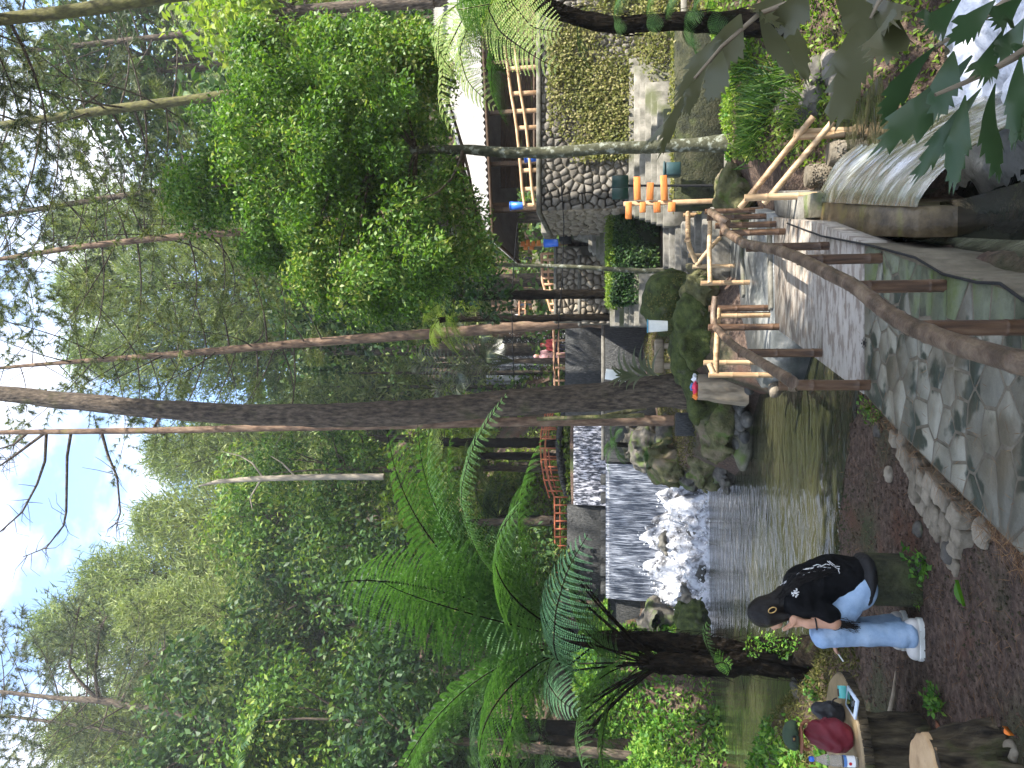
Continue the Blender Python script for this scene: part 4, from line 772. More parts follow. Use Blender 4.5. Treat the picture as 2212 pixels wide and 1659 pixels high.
# ---------------------------------------------------------------- the big sunlit tree on the right
root = thing('sunlit_tree', 'big bright green small leaved tree with a lichen spotted trunk', 'tree', at(1562, 312, 12.6)); Y = 12.6
mb = MB(); trunk_mesh(mb, [at(1570, 311, Y)*np.array((1, 1, 0))+np.array((0, 0, ZT(at(1570, 311, Y))-.15))]+[at(v, y, Y) for v, y in ((1570, 311), (1500, 312), (1400, 318), (1300, 320), (1200, 330), (1100, 330), (1000, 322), (850, 325), (700, 340))], [.14, .12, .10, .095, .09, .09, .085, .075, .06, .03], 16, .08, .12, 14, .5); mb.build('trunk', MATS['lichen'], root, True)
OUT = [(345, 450), (355, 380), (400, 340), (405, 240), (470, 190), (500, 110), (500, 70), (620, 30), (800, 40), (975, 80), (985, 170), (960, 255), (985, 330), (1010, 420), (1065, 500), (1085, 600), (1060, 660), (960, 640), (900, 690), (800, 700), (700, 690), (610, 650), (600, 590), (480, 540), (420, 500)]
C = []
while len(C) < 300:
    v, y = 340+rng.random()*760, 20+rng.random()*690; s = polysd(np.array([(v, y)]), OUT)[0]
    if s < -18: C.append(at(v, y, Y+np.clip(rng.normal()*.85, -1.9, 1.9)*min(1, -s/90)))
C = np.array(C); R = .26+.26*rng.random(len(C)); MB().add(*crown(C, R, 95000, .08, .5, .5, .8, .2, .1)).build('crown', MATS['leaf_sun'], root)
mb = MB(); st = [at(v, y, Y) for v, y in ((1000, 322), (900, 324), (820, 330), (720, 340))]
for c in C[::5]: a = min(st, key=lambda q: np.linalg.norm(q-c)+max(0, q[2]-c[2])*1.5); limb(mb, a, c, .03, .006, .08)
mb.build('branches', MATS['bark'], root, True)
# ---------------------------------------------------------------- tree ferns
FM = [frond_mesh('frond', 'fern', 3.2, 78, 0, .66, 26, 22), frond_mesh('frond', 'fern', 2.9, 60, -25, .6, 24, 20), frond_mesh('frond', 'fern', 2.4, 40, -45, .52, 22, 18)]
FL = [frond_mesh('frond', 'fern_lime', 1.6, 45, -30, .36, 20, 8), frond_mesh('frond', 'fern_lime', 1.4, 20, -45, .34, 18, 8)]
FD = [frond_mesh('frond', 'fern', 1.6, 45, -30, .36, 20, 8), frond_mesh('frond', 'fern', 1.4, 15, -50, .34, 18, 8)]
fb = onz(1745, 1425, -.3); root = thing('tree_fern', 'big twin stemmed tree fern with black fibrous trunks beside the seated person', 'tree fern', fb); Yf = fb[1]
def fibre_trunk(root, pts, Y, w):
    mb = MB(); P = [at(v, y, Y) for v, y in pts]; trunk_mesh(mb, P, [q/2*mpp(v, Y) for (v, y), q in zip(pts, w)], 18, .06, .3, 22); mb.build('trunk', MATS['fern_trunk'], root, True)
    fb_ = MB(); P = np.array(P)
    for k in range(160):
        s = rng.random(); q = np.array([np.interp(s, np.linspace(0, 1, len(P)), P[:, i]) for i in range(3)]); a = rng.random()*6.28; r = np.interp(s, np.linspace(0, 1, len(P)), w)/2*mpp(1500, Y); e = np.array((math.cos(a), math.sin(a), 0)); fb_.tube(np.array([q+e*r*.9, q+e*r*1.25+np.array((0, 0, -.06)), q+e*r*(1.1+.5*rng.random())+np.array((0, 0, -.15-.15*rng.random()))]), [.006, .005, .003], 3, False)
    fb_.build('fibres', MATS['fern_trunk'], root)
fibre_trunk(root, [(1765, 1425), (1700, 1428), (1620, 1432), (1540, 1436), (1430, 1432), (1380, 1430)], Yf, [90, 62, 50, 46, 40, 26]); fibre_trunk(root, [(1640, 1420), (1560, 1400), (1480, 1390), (1400, 1385), (1300, 1384), (1250, 1386)], Yf+.15, [36, 42, 40, 40, 38, 22])
c1, c2 = at(1390, 1431, Yf), at(1262, 1386, Yf+.15)
for k in range(19): put_frond(root, FM[k % 3 if k % 3 < 2 else 0], c2, k*2.4+.3, rng.normal()*.08, 1.0+.3*rng.random(), rng.normal()*.2)
for k in range(5): put_frond(root, FM[1+k % 2], c1, k*2.4+1.0, .18+rng.normal()*.1, .7+.25*rng.random(), rng.normal()*.2)
frond_px(root, [(1262, 1386, Yf+.1), (1120, 1300, Yf-.3), (1030, 1200, Yf-.7), (990, 1080, Yf-1.0), (1020, 960, Yf-1.3), (1095, 850, Yf-1.5)], (.3, -.5, .8), .42, 'fern', 46, 16)
frond_px(root, [(1275, 1400, Yf), (1215, 1450, Yf-.5), (1195, 1400, Yf-1.0), (1200, 1320, Yf-1.4), (1225, 1230, Yf-1.7), (1270, 1155, Yf-1.9)], (-.15, -.75, .62), .46, 'fern_blue', 28, 18, .25)
frond_px(root, [(1275, 1392, Yf), (1190, 1425, Yf-.4), (1180, 1470, Yf-.9), (1205, 1510, Yf-1.3), (1250, 1540, Yf-1.5)], (.2, -.75, .6), .40, 'fern_blue', 24, 18, .25)
frond_px(root, [(1545, 1436, Yf-.2), (1530, 1400, Yf-.4), (1522, 1370, Yf-.5), (1530, 1345, Yf-.55)], (0, -.5, .85), .12, 'fern', 12, 8); frond_px(root, [(1540, 1436, Yf-.2), (1560, 1430, Yf-.45), (1580, 1440, Yf-.5)], (0, -.7, .7), .14, 'herb', 10, 8)
for k in range(14):   # bare petioles fanning out of the lower crown
    a = k*2.4; e = np.array((math.cos(a), math.sin(a)*.6, 1.5)); mb = MB(); p = c1-np.array((0, 0, .25))+np.outer(np.linspace(0, 1, 6), e)*.75+np.outer(np.linspace(0, 1, 6)**2, (e[0], e[1], -.1))*.35; mb.tube(p, np.linspace(.02, .011, 6), 6, False); mb.build('petiole', MATS['fern_trunk'], root, True)
fst = thing('fern_stump', 'short leaning black fern stump overgrown with moss behind the seated person', 'stump', onz(1790, 1410, -.3)); mb = MB(); trunk_mesh(mb, [onz(1800, 1412, -.4), at(1720, 1408, Yf-.25), at(1650, 1400, Yf-.25), at(1612, 1398, Yf-.25)], [.2, .15, .12, .08], 16, .06, .3, 20); mb.build('trunk', MATS['fern_trunk'], fst, True)
C = [at(v, y, Yf-.4) for v, y in ((1625, 1395), (1660, 1385), (1690, 1400), (1720, 1395), (1750, 1420))]; MB().add(*crown(C, .12, 420, .045)).build('moss', MATS['herb'], fst)['kind'] = 'stuff'
def small_fern(pos, label, mats, n=11, sc=1., th=1.2, group=None, name='tree_fern'):
    r = thing(name, label, 'tree fern' if name == 'tree_fern' else 'fern', pos, group); c = np.array(pos, float)+np.array((0, 0, th))
    if th > .2: mb = MB(); trunk_mesh(mb, [np.array(pos)-np.array((0, 0, .2)), c], [.12*sc, .09*sc], 12, .1, .25, 16); mb.build('trunk', MATS['fern_trunk'], r, True)
    for k in range(n): put_frond(r, mats[k % 2], c, k*2.4+pos[0], rng.normal()*.12, sc*(.85+.3*rng.random()), rng.normal()*.15)
    return r
def down(v, y, Y, h): c = at(v, y, Y); return (c[0], c[1], c[2]-h)
def fern_at(v, y, Y, label, mats, n, sc, name='tree_fern'):
    c = at(v, y, Y); z = min(ZT(c), c[2]-.05); return small_fern((c[0], c[1], z), label, mats, n, sc, c[2]-z, name=name)
fern_at(985, 640, 19, 'bright lime tree fern right of the reddish pine, above the stone ramp', FL, 12, 1.15); fern_at(950, 690, 22.5, 'smaller lime tree fern touching the reddish pine trunk', FL, 9, .95)
fern_at(960, 955, 32, 'sunlit tree fern left of the massive pine, above the arched bridge', FL, 13, 1.9); fern_at(1040, 985, 33, 'yellowing tree fern right above the arched bridge railing', FL, 11, 1.5)
fern_at(1080, 1120, 33, 'green tree fern seen between the big fern tips and the arched bridge', FD, 12, 1.8); fern_at(1000, 1560, 24, 'green tree fern at the left behind the big twin stemmed fern', FD, 13, 2.0); fern_at(900, 1640, 24, 'green tree fern at the left edge of the fern bank', FD, 12, 2.0); fern_at(1180, 1600, 23, 'low tree fern on the left bank above the pool', FD, 12, 1.6)
fern_at(1330, 960, 24.2, 'small fern growing against the slate wall beside the weir', FD, 9, .7, 'fern'); fern_at(1410, 985, 20.5, 'small fern on the mossy rocks right of the foam', FD, 9, .45, 'fern')
rf = thing('tree_fern', 'tree fern with black trunk at the right edge before the rubble wall', 'tree fern', at(1575, 50, 9.3)); fibre_trunk(rf, [(1720, 52), (1575, 50), (1450, 44), (1340, 56), (1250, 40), (1190, 20), (1150, 0)], 9.3, [56, 44, 34, 34, 34, 34, 26])
cr_ = at(1140, -8, 9.3)
for k in range(9): put_frond(rf, FM[k % 3], cr_, k*2.4, rng.normal()*.1, .62, rng.normal()*.2)
for pts in ([(1140, -5, 9.3), (1050, 10, 8.9), (1080, 70, 8.5), (1150, 120, 8.2), (1205, 150, 8.1)], [(1140, -10, 9.3), (1000, 0, 9.2), (950, 40, 9.1), (945, 110, 9.0), (985, 165, 9.0)], [(1140, 0, 9.3), (1020, 40, 9.4), (990, 110, 9.5), (1010, 180, 9.5), (1070, 235, 9.5)], [(1140, -20, 9.3), (1100, 0, 8.8), (1150, 60, 8.3), (1210, 70, 8.0)], [(1140, 0, 9.3), (1010, 20, 9.6), (960, 120, 9.8), (950, 220, 9.9), (985, 300, 9.9)]): frond_px(rf, pts, (0, -.6, .75), .42, 'fern_lime', 24, 14, .2)
for v, y in ((1330, 10), (1440, 20), (1500, 70), (1400, 75), (1250, 10), (1530, 20), (1480, 5)):
    for k in range(4): put_frond(rf, FD[1], at(v, 48, 9.2), rng.random()*6.28, 0, .3+.15*rng.random())
# palm behind the far fall
def palm_frond(mb, R, N, ll, n=26, w=.05):
    R = np.array(R); t = np.linspace(0, 1, 24); C = np.stack([np.interp(t, np.linspace(0, 1, len(R)), R[:, i]) for i in range(3)], 1)
    for _ in range(4): C[1:-1] = (C[:-2]+2*C[1:-1]+C[2:])/4
    T = unit(np.gradient(C, axis=0)); stem = MB().tube(C, np.linspace(.03, .008, 24), 5, False)
    for k in range(n):
        s = .12+.88*(k+.5)/n; c = np.array([np.interp(s, t, C[:, i]) for i in range(3)]); tt = T[int(s*23)]; nn = unit(N-tt*np.dot(N, tt)); sd = np.cross(tt, nn); l = ll*math.sin(math.pi*(.2+.72*s))
        for sg in (-1, 1):
            d = unit(sd*sg+tt*.7); q1 = c+d*l*.5+nn*l*.06; q2 = c+d*l-np.array((0, 0, .28*l)); e = unit(np.cross(d, nn))*w/2; mb.add(np.array([c-e*.4, c+e*.4, q1+e, q1-e, q2]), [(0, 1, 2, 3)], [(3, 2, 4)])
    return stem
pr = thing('palm', 'drooping feather palm in front of the far waterfall', 'palm', (lambda c: (c[0], c[1], ZT(c)))(at(1110, 780, 30.5)))
for k, pts in enumerate([[(1110, 780, 30.5), (1000, 760, 30.2), (960, 720, 30.0), (990, 690, 29.9)], [(1110, 780, 30.5), (980, 790, 30.5), (910, 780, 30.4), (890, 800, 30.3)], [(1110, 780, 30.5), (1020, 800, 30.0), (985, 830, 29.8), (990, 870, 29.7)], [(1110, 780, 30.5), (1040, 750, 29.8), (1040, 715, 29.4), (1075, 690, 29.2)], [(1110, 780, 30.5), (1050, 790, 29.6), (1050, 760, 29.2), (1085, 740, 29.0)], [(1110, 780, 30.5), (1010, 770, 30.0), (985, 800, 29.6), (1000, 840, 29.4)], [(1110, 780, 30.5), (1000, 800, 31.0), (940, 840, 31.0), (950, 880, 31.0)]]):
    mb = MB(); st = palm_frond(mb, [at(*p) for p in pts], np.array((0, -.5, .8)), .95); f = mb.build('frond', MATS['palm'], pr); st.build('stalk', MATS['palm'], f)
mb = MB(); mb.tube(np.array([np.array(pr.location)-np.array((0, 0, .2)), at(1110, 780, 30.5)]), [.14, .1], 10); mb.build('trunk', MATS['bark'], pr, True)
pl = thing('palm', 'dark long leaved palm at the left edge, low under the forked pine', 'palm', (lambda c: (c[0], c[1], ZT(c)))(at(600, 1665, 24)))
for k in range(11):
    a = k*2.4; c = at(600, 1665, 24); L = 2.1; R = [c, c+np.array((math.cos(a)*.4, math.sin(a)*.4, .8)), c+np.array((math.cos(a)*1.4, math.sin(a)*1.4, .85)), c+np.array((math.cos(a)*L, math.sin(a)*L, .3))]
    mb = MB(); st = palm_frond(mb, R, np.array((0, 0, 1.)), .8, 18, .12); f = mb.build('frond', MATS['leaf_dark'], pl); st.build('stalk', MATS['palm'], f)
mb = MB(); mb.tube(np.array([np.array(pl.location)-np.array((0, 0, .2)), at(600, 1665, 24)]), [.12, .09], 10); mb.build('trunk', MATS['bark'], pl, True)
# ---------------------------------------------------------------- fishtail palm hanging in at the right foreground
def fishtail(root, base, tip, wpx, Yb, Yt, mat, jag=5, side=0):
    a, b = at(*base, Yb), at(*tip, Yt); d = b-a; L = np.linalg.norm(d); d = d/L; vw = unit((a+b)/2-np.array((0, 0, CZ))); sd = unit(np.cross(d, vw)); sd = unit(sd+vw*rng.normal()*.35); nn = np.cross(sd, d); w = .60*wpx*mpp(base[0], (Yb+Yt)/2)
    m = 9; u = np.linspace(0, 1, m); prof = np.interp(u, [0, .15, .4, .62, .8, 1], [.06, .3, .72, 1.0, .62, .34]); V = []
    for i, uu in enumerate(u):
        zz = nn*(L*(.10*math.sin(uu*math.pi)-.10*uu*uu)); jl_, jr = (1+(.22*rng.normal() if 5 <= i else 0)), (1+(.22*rng.normal() if 5 <= i else 0))
        V += [a+d*uu*L-sd*w/2*prof[i]*jl_+zz-nn*w*.10*prof[i]-d*(L*.03*rng.normal() if i > 4 else 0), a+d*uu*L+zz, a+d*uu*L+sd*w/2*prof[i]*jr+zz-nn*w*.10*prof[i]-d*(L*.03*rng.normal() if i > 4 else 0)]
    F = [];
    for i in range(m-1): F += [(3*i, 3*i+1, 3*i+4, 3*i+3), (3*i+1, 3*i+2, 3*i+5, 3*i+4)]
    V = list(V); k0 = 3*(m-1); T = []                     # torn teeth along the broad end
    for i in (4, 5, 6, 7):
        for c in (0, 2):
            p, q = V[3*i+c], V[3*(i+1)+c]; o = (p+q)/2+(sd*(1 if c else -1)*w*.16+d*L*.10)*(.5+rng.random()); V.append(o); T.append((3*i+c, 3*(i+1)+c, len(V)-1) if c == 0 else (3*(i+1)+c, 3*i+c, len(V)-1))
    for c in (0, 1):
        p, q = V[k0+c], V[k0+c+1]; o = (p+q)/2+d*L*(.10+.12*rng.random()); V.append(o); T.append((k0+c, k0+c+1, len(V)-1))
    MB().add(np.array(V), F, T).build('leaflet', MATS[mat], root, True)
fp = thing('fishtail_palm', 'dark fishtail palm leaves hanging into the right foreground', 'palm', at(2212, -60, 2.6)*np.array((1, 1, 0))+np.array((0, 0, -1.4)))
for (b, t, w, mt) in [((2100, 120), (1910, 320), 120, 0), ((2120, 190), (1990, 365), 62, 0), ((2085, 205), (2060, 380), 78, 0), ((2150, 180), (2140, 372), 90, 0), ((2020, 100), (1900, 250), 90, 0), ((2060, 110), (2030, 235), 100, 0), ((2170, 60), (2110, 190), 84, 0), ((2205, 120), (2190, 290), 70, 0), ((2212, 40), (2160, 130), 90, 0), ((2230, 150), (2212, 330), 60, 0), ((2150, 0), (2060, 90), 90, 0), ((2212, -10), (2140, 60), 100, 0), ((2080, -10), (1990, 80), 100, 0), 
        ((1900, -10), (1810, 230), 150, 1), ((1930, 20), (1910, 140), 160, 1), ((1800, -20), (1880, 60), 120, 1), ((1690, -20), (1640, 60), 150, 1), ((1640, 20), (1700, 150), 70, 1), ((1600, 30), (1560, 130), 110, 1), ((1580, 60), (1470, 190), 70, 1), ((1560, 110), (1540, 200), 90, 1), ((1700, 40), (1735, 150), 70, 1), ((1520, 150), (1410, 310), 36, 1), ((1500, 170), (1420, 330), 40, 1), ((1530, 140), (1480, 240), 44, 1), ((1860, -20), (1960, 70), 120, 1), ((1740, -20), (1700, 60), 120, 1)]:
    Yb = 2.5 if mt == 0 else 3.1; fishtail(fp, b, t, w, Yb+.15*rng.normal(), Yb+.2*rng.normal()+.1, 'olive_leaf' if mt else 'fishtail')
for pts, Y in (([(2260, 20), (2205, 118), (2140, 152), (2085, 178), (2020, 205)], 2.5), ([(2260, 110), (2212, 108), (2150, 145)], 2.45), ([(2230, -40), (2110, 50), (2020, 100)], 2.6), ([(1960, -60), (1760, -15), (1640, 30), (1560, 100), (1500, 170)], 3.1), ([(1960, -60), (1900, 0), (1880, 40)], 3.1)):
    mb = MB(); mb.tube(np.array([at(v, y, Y) for v, y in pts]), np.linspace(.014, .006, len(pts)), 6, False); mb.build('stalk', MATS['wood_old'], fp, True)
mb = MB(); b = np.array(fp.location); mb.tube(np.array([b, at(2300, -40, 2.6), at(2250, 10, 2.55)]), [.05, .03, .014], 8, False); mb.tube(np.array([b, at(2100, -90, 3.0), at(1960, -60, 3.1)]), [.05, .03, .014], 8, False); mb.build('stem', MATS['wood_old'], fp, True)
# ---------------------------------------------------------------- shade trees behind and beside the viewer
sh = thing('shade_tree', 'x', 'tree', (0, 0, 0)); C, R = clumps((0, 0, 9.5), (4.6, 4.6, 2.4), 60, 1.3, 77); mb = MB(); mb.tube(np.array([(0, 0, -.6), (.2, 0, 4), (0, .1, 9)]), [.32, .26, .12], 10)
for c in C[::2]: limb(mb, (0, 0, 5.5+rng.random()*3), c, .09, .02)
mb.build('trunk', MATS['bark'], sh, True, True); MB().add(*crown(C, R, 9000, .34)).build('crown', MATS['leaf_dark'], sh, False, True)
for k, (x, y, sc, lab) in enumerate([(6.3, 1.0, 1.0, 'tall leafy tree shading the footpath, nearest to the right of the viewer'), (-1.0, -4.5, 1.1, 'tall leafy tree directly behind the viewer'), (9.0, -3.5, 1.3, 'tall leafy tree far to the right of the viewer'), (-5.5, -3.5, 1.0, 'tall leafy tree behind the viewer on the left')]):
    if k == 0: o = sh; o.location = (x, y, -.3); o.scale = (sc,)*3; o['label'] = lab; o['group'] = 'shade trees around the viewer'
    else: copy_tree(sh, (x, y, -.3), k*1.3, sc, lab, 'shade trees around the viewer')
big = thing('shade_tree', 'very tall unseen tree added right of the viewer so its crown shades the massive pine', 'tree', (7.6, 8.6, -.2)); C, R = clumps((5.4, 10.9, 17.2), (3.6, 3.6, 2.2), 46, 1.2, 78); mb = MB(); trunk_mesh(mb, [(7.6, 8.6, -.4), (7.5, 8.6, 6), (7.0, 9.2, 11), (5.8, 10.5, 16.5)], [.36, .3, .24, .1], 14);  # added out of view, trunk bent aside so the crown shades the pine
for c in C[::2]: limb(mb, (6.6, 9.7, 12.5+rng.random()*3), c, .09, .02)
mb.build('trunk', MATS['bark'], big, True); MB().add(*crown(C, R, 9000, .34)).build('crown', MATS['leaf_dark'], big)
# ---------------------------------------------------------------- ground cover
def ZT(p): return float(zterr(np.array([p[0]]), np.array([p[1]]))[0])
scatter([(-8.9, 19.2), (-8.7, 22.6), (-7.3, 23.4), (-7.5, 27), (-9, 30), (-26, 30), (-26, 17), (-13.2, 16), (-13.2, 18.4)], 30000, .17, 'herb', 'ground_cover', 'lush green herbs covering the left bank above the pool', 'ground cover', .6)
scatter([(-8.6, 19.0), (-8.5, 22.4), (-7.4, 23.2), (-8.0, 26), (-15, 27), (-17, 18), (-13.2, 17.0), (-13.2, 18.4)], 22000, .15, 'herb', 'ground_cover', 'thick fresh herbs hanging over the left waterline', 'ground cover', .55)
scatter([(-7.3, 23.2), (-8.2, 22.2), (-8.6, 19.2), (-9.6, 19.3), (-14, 19.5), (-14, 30), (-9, 30), (-7.4, 27)], 34000, .16, 'herb', 'ground_cover', 'bright fern like herbs filling the slope left of the weir', 'ground cover', .5, zoff=.02)
scatter([(-6, 12.3), (-9.5, 14.2), (-9.5, 8), (-4.2, 7.6), (-4.4, 9.5), (-4.9, 12)], 16000, .085, 'herb', 'ground_cover', 'weeds on the near left shore beside the log table', 'ground cover', .2)
scatter([(2.3, 9.3), (2.5, 8.75), (3.7, 8.65), (4.9, 7.8), (8, 7.5), (8, 14), (4.2, 14), (3.6, 12.6), (3.0, 10.8), (2.6, 9.9)], 22000, .07, 'leaf_lime', 'ground_cover', 'bright green weeds on the sunlit right bank', 'ground cover', .16)
scatter([(-10, 31), (-4, 30.5), (-1.2, 31), (-1.5, 42), (-12, 42)], 16000, .22, 'leaf_lime', 'ground_cover', 'sunlit yellow green plants on the slope behind the arched bridge', 'ground cover', .8)
scatter([(-2.2, 19.8), (-1.4, 17.2), (-.3, 16), (.4, 14.6), (1.0, 13.6), (1.5, 14.6), (2.3, 16), (2.0, 24), (-2.3, 24)], 22000, .045, 'moss_leaf', 'moss', 'olive moss and tiny ferns on the ground around the massive pine', 'moss', .07)
scatter([(-4.4, 8.2), (-2.6, 7.3), (-2.1, 7.5), (-2.3, 8.6), (-3.2, 9.4), (-4.8, 11.8)], 7000, .06, 'moss_leaf', 'grass', 'olive grass and dead needles around the fern trunk', 'grass', .12, .22)
# ---------------------------------------------------------------- rubble walls, steps, hut terrace
def rubble(root, x0, x1, z0, z1, Yw, size, mat, left=300, depth=.07, fr=None):
    seeds = []; nz = int((z1-z0)/size); nx = int((x1-x0)/size)
    for i in range(nx+1):
        for j in range(nz+1): seeds.append((x0+(i+.5*(j % 2)+.28*rng.normal())*size, z0+(j+.5+.24*rng.normal())*size))
    out = convex_edges([(x0, z0), (x1, z0), (x1, z1), (x0, z1)]); fr = fr or ((0, Yw, 0), (1, 0, 0), (0, 0, 1), (0, -1, 0)); res = []
    for poly in cells(seeds, lambda s: out, size*.13, size*.95): res.append(poly)
    res.sort(key=lambda p: np.mean(p, 0)[0]); rest = MB(); off = wloc(root)
    for k, poly in enumerate(res):
        me, c = stone_mesh('stone', poly, depth*(.7+.6*rng.random()), MATS[mat], fr, .5, .22)
        if k < left: mobj('stone', me, root, c-off)
        else:
            V = np.zeros(len(me.vertices)*3); me.vertices.foreach_get('co', V); rest.poly(V.reshape(-1, 3)+c, [list(p.vertices) for p in me.polygons]); bpy.data.meshes.remove(me)
    if rest.n: o = rest.build('stones', MATS[mat], root); o['kind'] = 'stuff'
wall = thing('rubble_wall', 'sunlit rubble stone retaining wall below the hut', 'wall', (6.5, 17.2, .7))
mb = MB(); mb.box((7.0, 17.45, 2.2), (6.3, .5, 3.1), 0, .02); mb.box((4.12, 18.6, 2.2), (.5, 2.8, 3.1), 0, .02); mb.build('core', MATS['mortar'], wall)
rubble(wall, 3.87, 9.6, .75, 3.74, 17.2, .17, 'stone_grey', 260, .05)
rubble(wall, -20, -17.2, 2.0, 3.74, 0, .2, 'stone_warm', 60, .05, ((3.87, 0, 0), (0, -1, 0), (0, 0, 1), (-1, 0, 0)))
mb = MB(); mb.box((6.9, 17.35, 3.80), (6.2, .5, .10), 0, .015); mb.box((4.05, 18.9, 3.803), (.5, 2.6, .10), 0, .015); mb.build('coping', MATS['conc_pale'], wall)
n = 22000; P = np.column_stack([4.9+rng.random(n)*4.6, np.zeros(n), .8+rng.random(n)*2.8]); k = noise3(np.column_stack([P[:, 0]*.8, P[:, 2]*.9, np.full(n, 9.)])); keep = (k+.35*sst(3.3, 1.4, P[:, 2])+.5*sst(5.2, 6.4, P[:, 0])-.15 > rng.random(n)*.6); P = P[keep]; n = len(P)
P[:, 1] = 17.12-rng.random(n)*.12; N = unit(np.array((0, -.8, .3))+.5*rng.normal(size=(n, 3))); l = .045+.05*rng.random(n); MB().add(*leafq(P, unit(np.cross(N, rdir(n))-np.array((0, 0, .3))), N, l, l*.6)).top('creeper', MATS['creeper'], 'yellow green creeper spreading over the rubble wall', 'creeper', kind='stuff')
n = 4200; x = 3.9+rng.random(n)*5.8; P = np.column_stack([x, 17.1-rng.random(n)*.5, 0*x]); P[:, 2] = 1.0+rng.random(n)*.75*(1-(17.1-P[:, 1])); N = unit(np.array((0, -.5, .6))+.5*rng.normal(size=(n, 3))); l = .05+.05*rng.random(n); MB().add(*leafq(P, unit(np.cross(N, rdir(n))), N, l, l*.5)).top('weeds', MATS['creeper'], 'sunlit weeds along the foot of the rubble wall', 'weeds', kind='stuff')
rl = thing('terrace_railing', 'low timber railing along the hut terrace edge', 'railing', at(1175, 300, 17.5)); tp_ = [(1097, 149), (1104, 203), (1111, 241), (1116, 277), (1121, 324), (1125, 369), (1128, 409), (1133, 444)]
for v, y in tp_: a = at(v, y, 17.45); mb = MB(); mb.box((a[0], a[1], (a[2]+3.85)/2), (.085, .085, a[2]-3.85), 0, .008); mb.build('post', MATS['tan_wood'], rl)
for dv in (0, -.22): mb = MB(); mb.tube(np.array([at(v, y, 17.40)+np.array((0, 0, dv)) for v, y in [(1090, 100)]+tp_]), .035, 6); mb.build('rail', MATS['tan_wood'], rl, True)
hut = thing('hut', 'open sided hut with pale corrugated roof on the terrace', 'hut', (7.4, 21.5, 3.8))
E1, E2 = at(1058, 516, 20.5), np.array((13.2, 19.2, 5.75)); R1 = at(941, 169, 23.5); R2 = np.array((12.5, 23.2, R1[2])); B1 = np.array((E1[0]+.3, 27, E1[2]+.1)); B2 = np.array((13.2, 27, 5.8))
def corr(a, b, c, d, n=110, amp=.03, m=10):       # eave a-b, top d-c, ridged sheet
    Sx, Tx = np.meshgrid(np.linspace(0, 1, n), np.linspace(0, 1, m), indexing='ij'); lo = a+(b-a)*Sx[..., None]; hi = d+(c-d)*Sx[..., None]; P = lo+(hi-lo)*Tx[..., None]; nn = unit(np.cross(b-a, d-a)); P = P+nn*(amp*np.sin(np.arange(n)*math.pi))[:, None, None]+nn*(amp*np.where(np.arange(n) % 2, 1, -1))[:, None, None]
    i = np.arange(n-1)[:, None]*m; j = np.arange(m-1)[None]; return P.reshape(-1, 3), np.stack([i+j, i+m+j, i+m+j+1, i+j+1], -1).reshape(-1, 4)
mb = MB(); mb.add(*corr(E1, E2, R2, R1)); mb.add(*corr(B1, E1, R1, R1+np.array((.05, .1, 0)))); mb.add(*corr(B2, B1, R1, R2)); roof = mb.build('roof', MATS['tin'], hut)
mb = MB(); mb.tube(np.array([E1, E2])-np.array((0, -.05, .07)), .05, 6); mb.tube(np.array([E1, B1])-np.array((0, 0, .07)), .05, 6); mb.build('fascia', MATS['dark_wood'], roof)
for (v, y, Y) in ((1180, 350, 20.6), (1180, 238, 20.3), (1180, 450, 20.8), (1180, 130, 20.0), (1180, 385, 26)): a = at(v, y, Y); mb = MB(); mb.box((a[0], a[1], (3.75+E1[2])/2), (.11, .11, E1[2]-3.75), 0, .01); mb.build('post', MATS['dark_wood'], hut)
for k in range(12): mb = MB(); mb.box((9.5, 24.2, 3.9+.165*k), (6.6, .04, .158), 0, .006); mb.build('plank', MATS['dark_wood'], hut)
for k in range(3): mb = MB(); mb.box((6.6+1.5*k, 20.3, 4.25), (1.2, .35, .06), 0, .01); mb.box((6.6+1.5*k-.5, 20.3, 4.0), (.08, .3, .45)); mb.box((6.6+1.5*k+.5, 20.3, 4.0), (.08, .3, .45)); mb.top('bench', MATS['dark_wood'], ['dark plank bench under the hut roof, nearest the open end', 'dark plank bench under the middle of the hut roof', 'dark plank bench under the hut roof, farthest right'][k], 'bench', group='benches in the hut')
def bucket(v, y, Y, h, r, mat, label, cat, z=None, rim=None):
    a = at(v, y, Y); a[2] = z if z is not None else a[2]; root = thing(cat.replace(' ', '_'), label, cat, a); mb = MB(); mb.lathe([(r*.8, 0), (r, h), (r*.93, h), (r*.75, h*.2)], a, 20); mb.build('body', MATS[mat], root, True)
    mb = MB(); mb.lathe([(r*1.02, h-.04*h), (r*1.06, h-.03*h), (r*1.06, h+.02*h), (r*.9, h+.02*h)], a, 20); mb.build('rim', MATS[rim or mat], root, True); return root
bucket(1160, 336, 17.8, .34, .15, 'blue_plastic', 'blue plastic bucket behind the terrace railing', 'bucket', 3.85); bucket(1132, 444, 17.9, .3, .1, 'blue_plastic', 'blue plastic container at the left end of the terrace railing', 'bucket', 4.25); bucket(1206, 524, 23, .42, .14, 'blue_plastic', 'blue bin above the curved steps', 'litter bin')
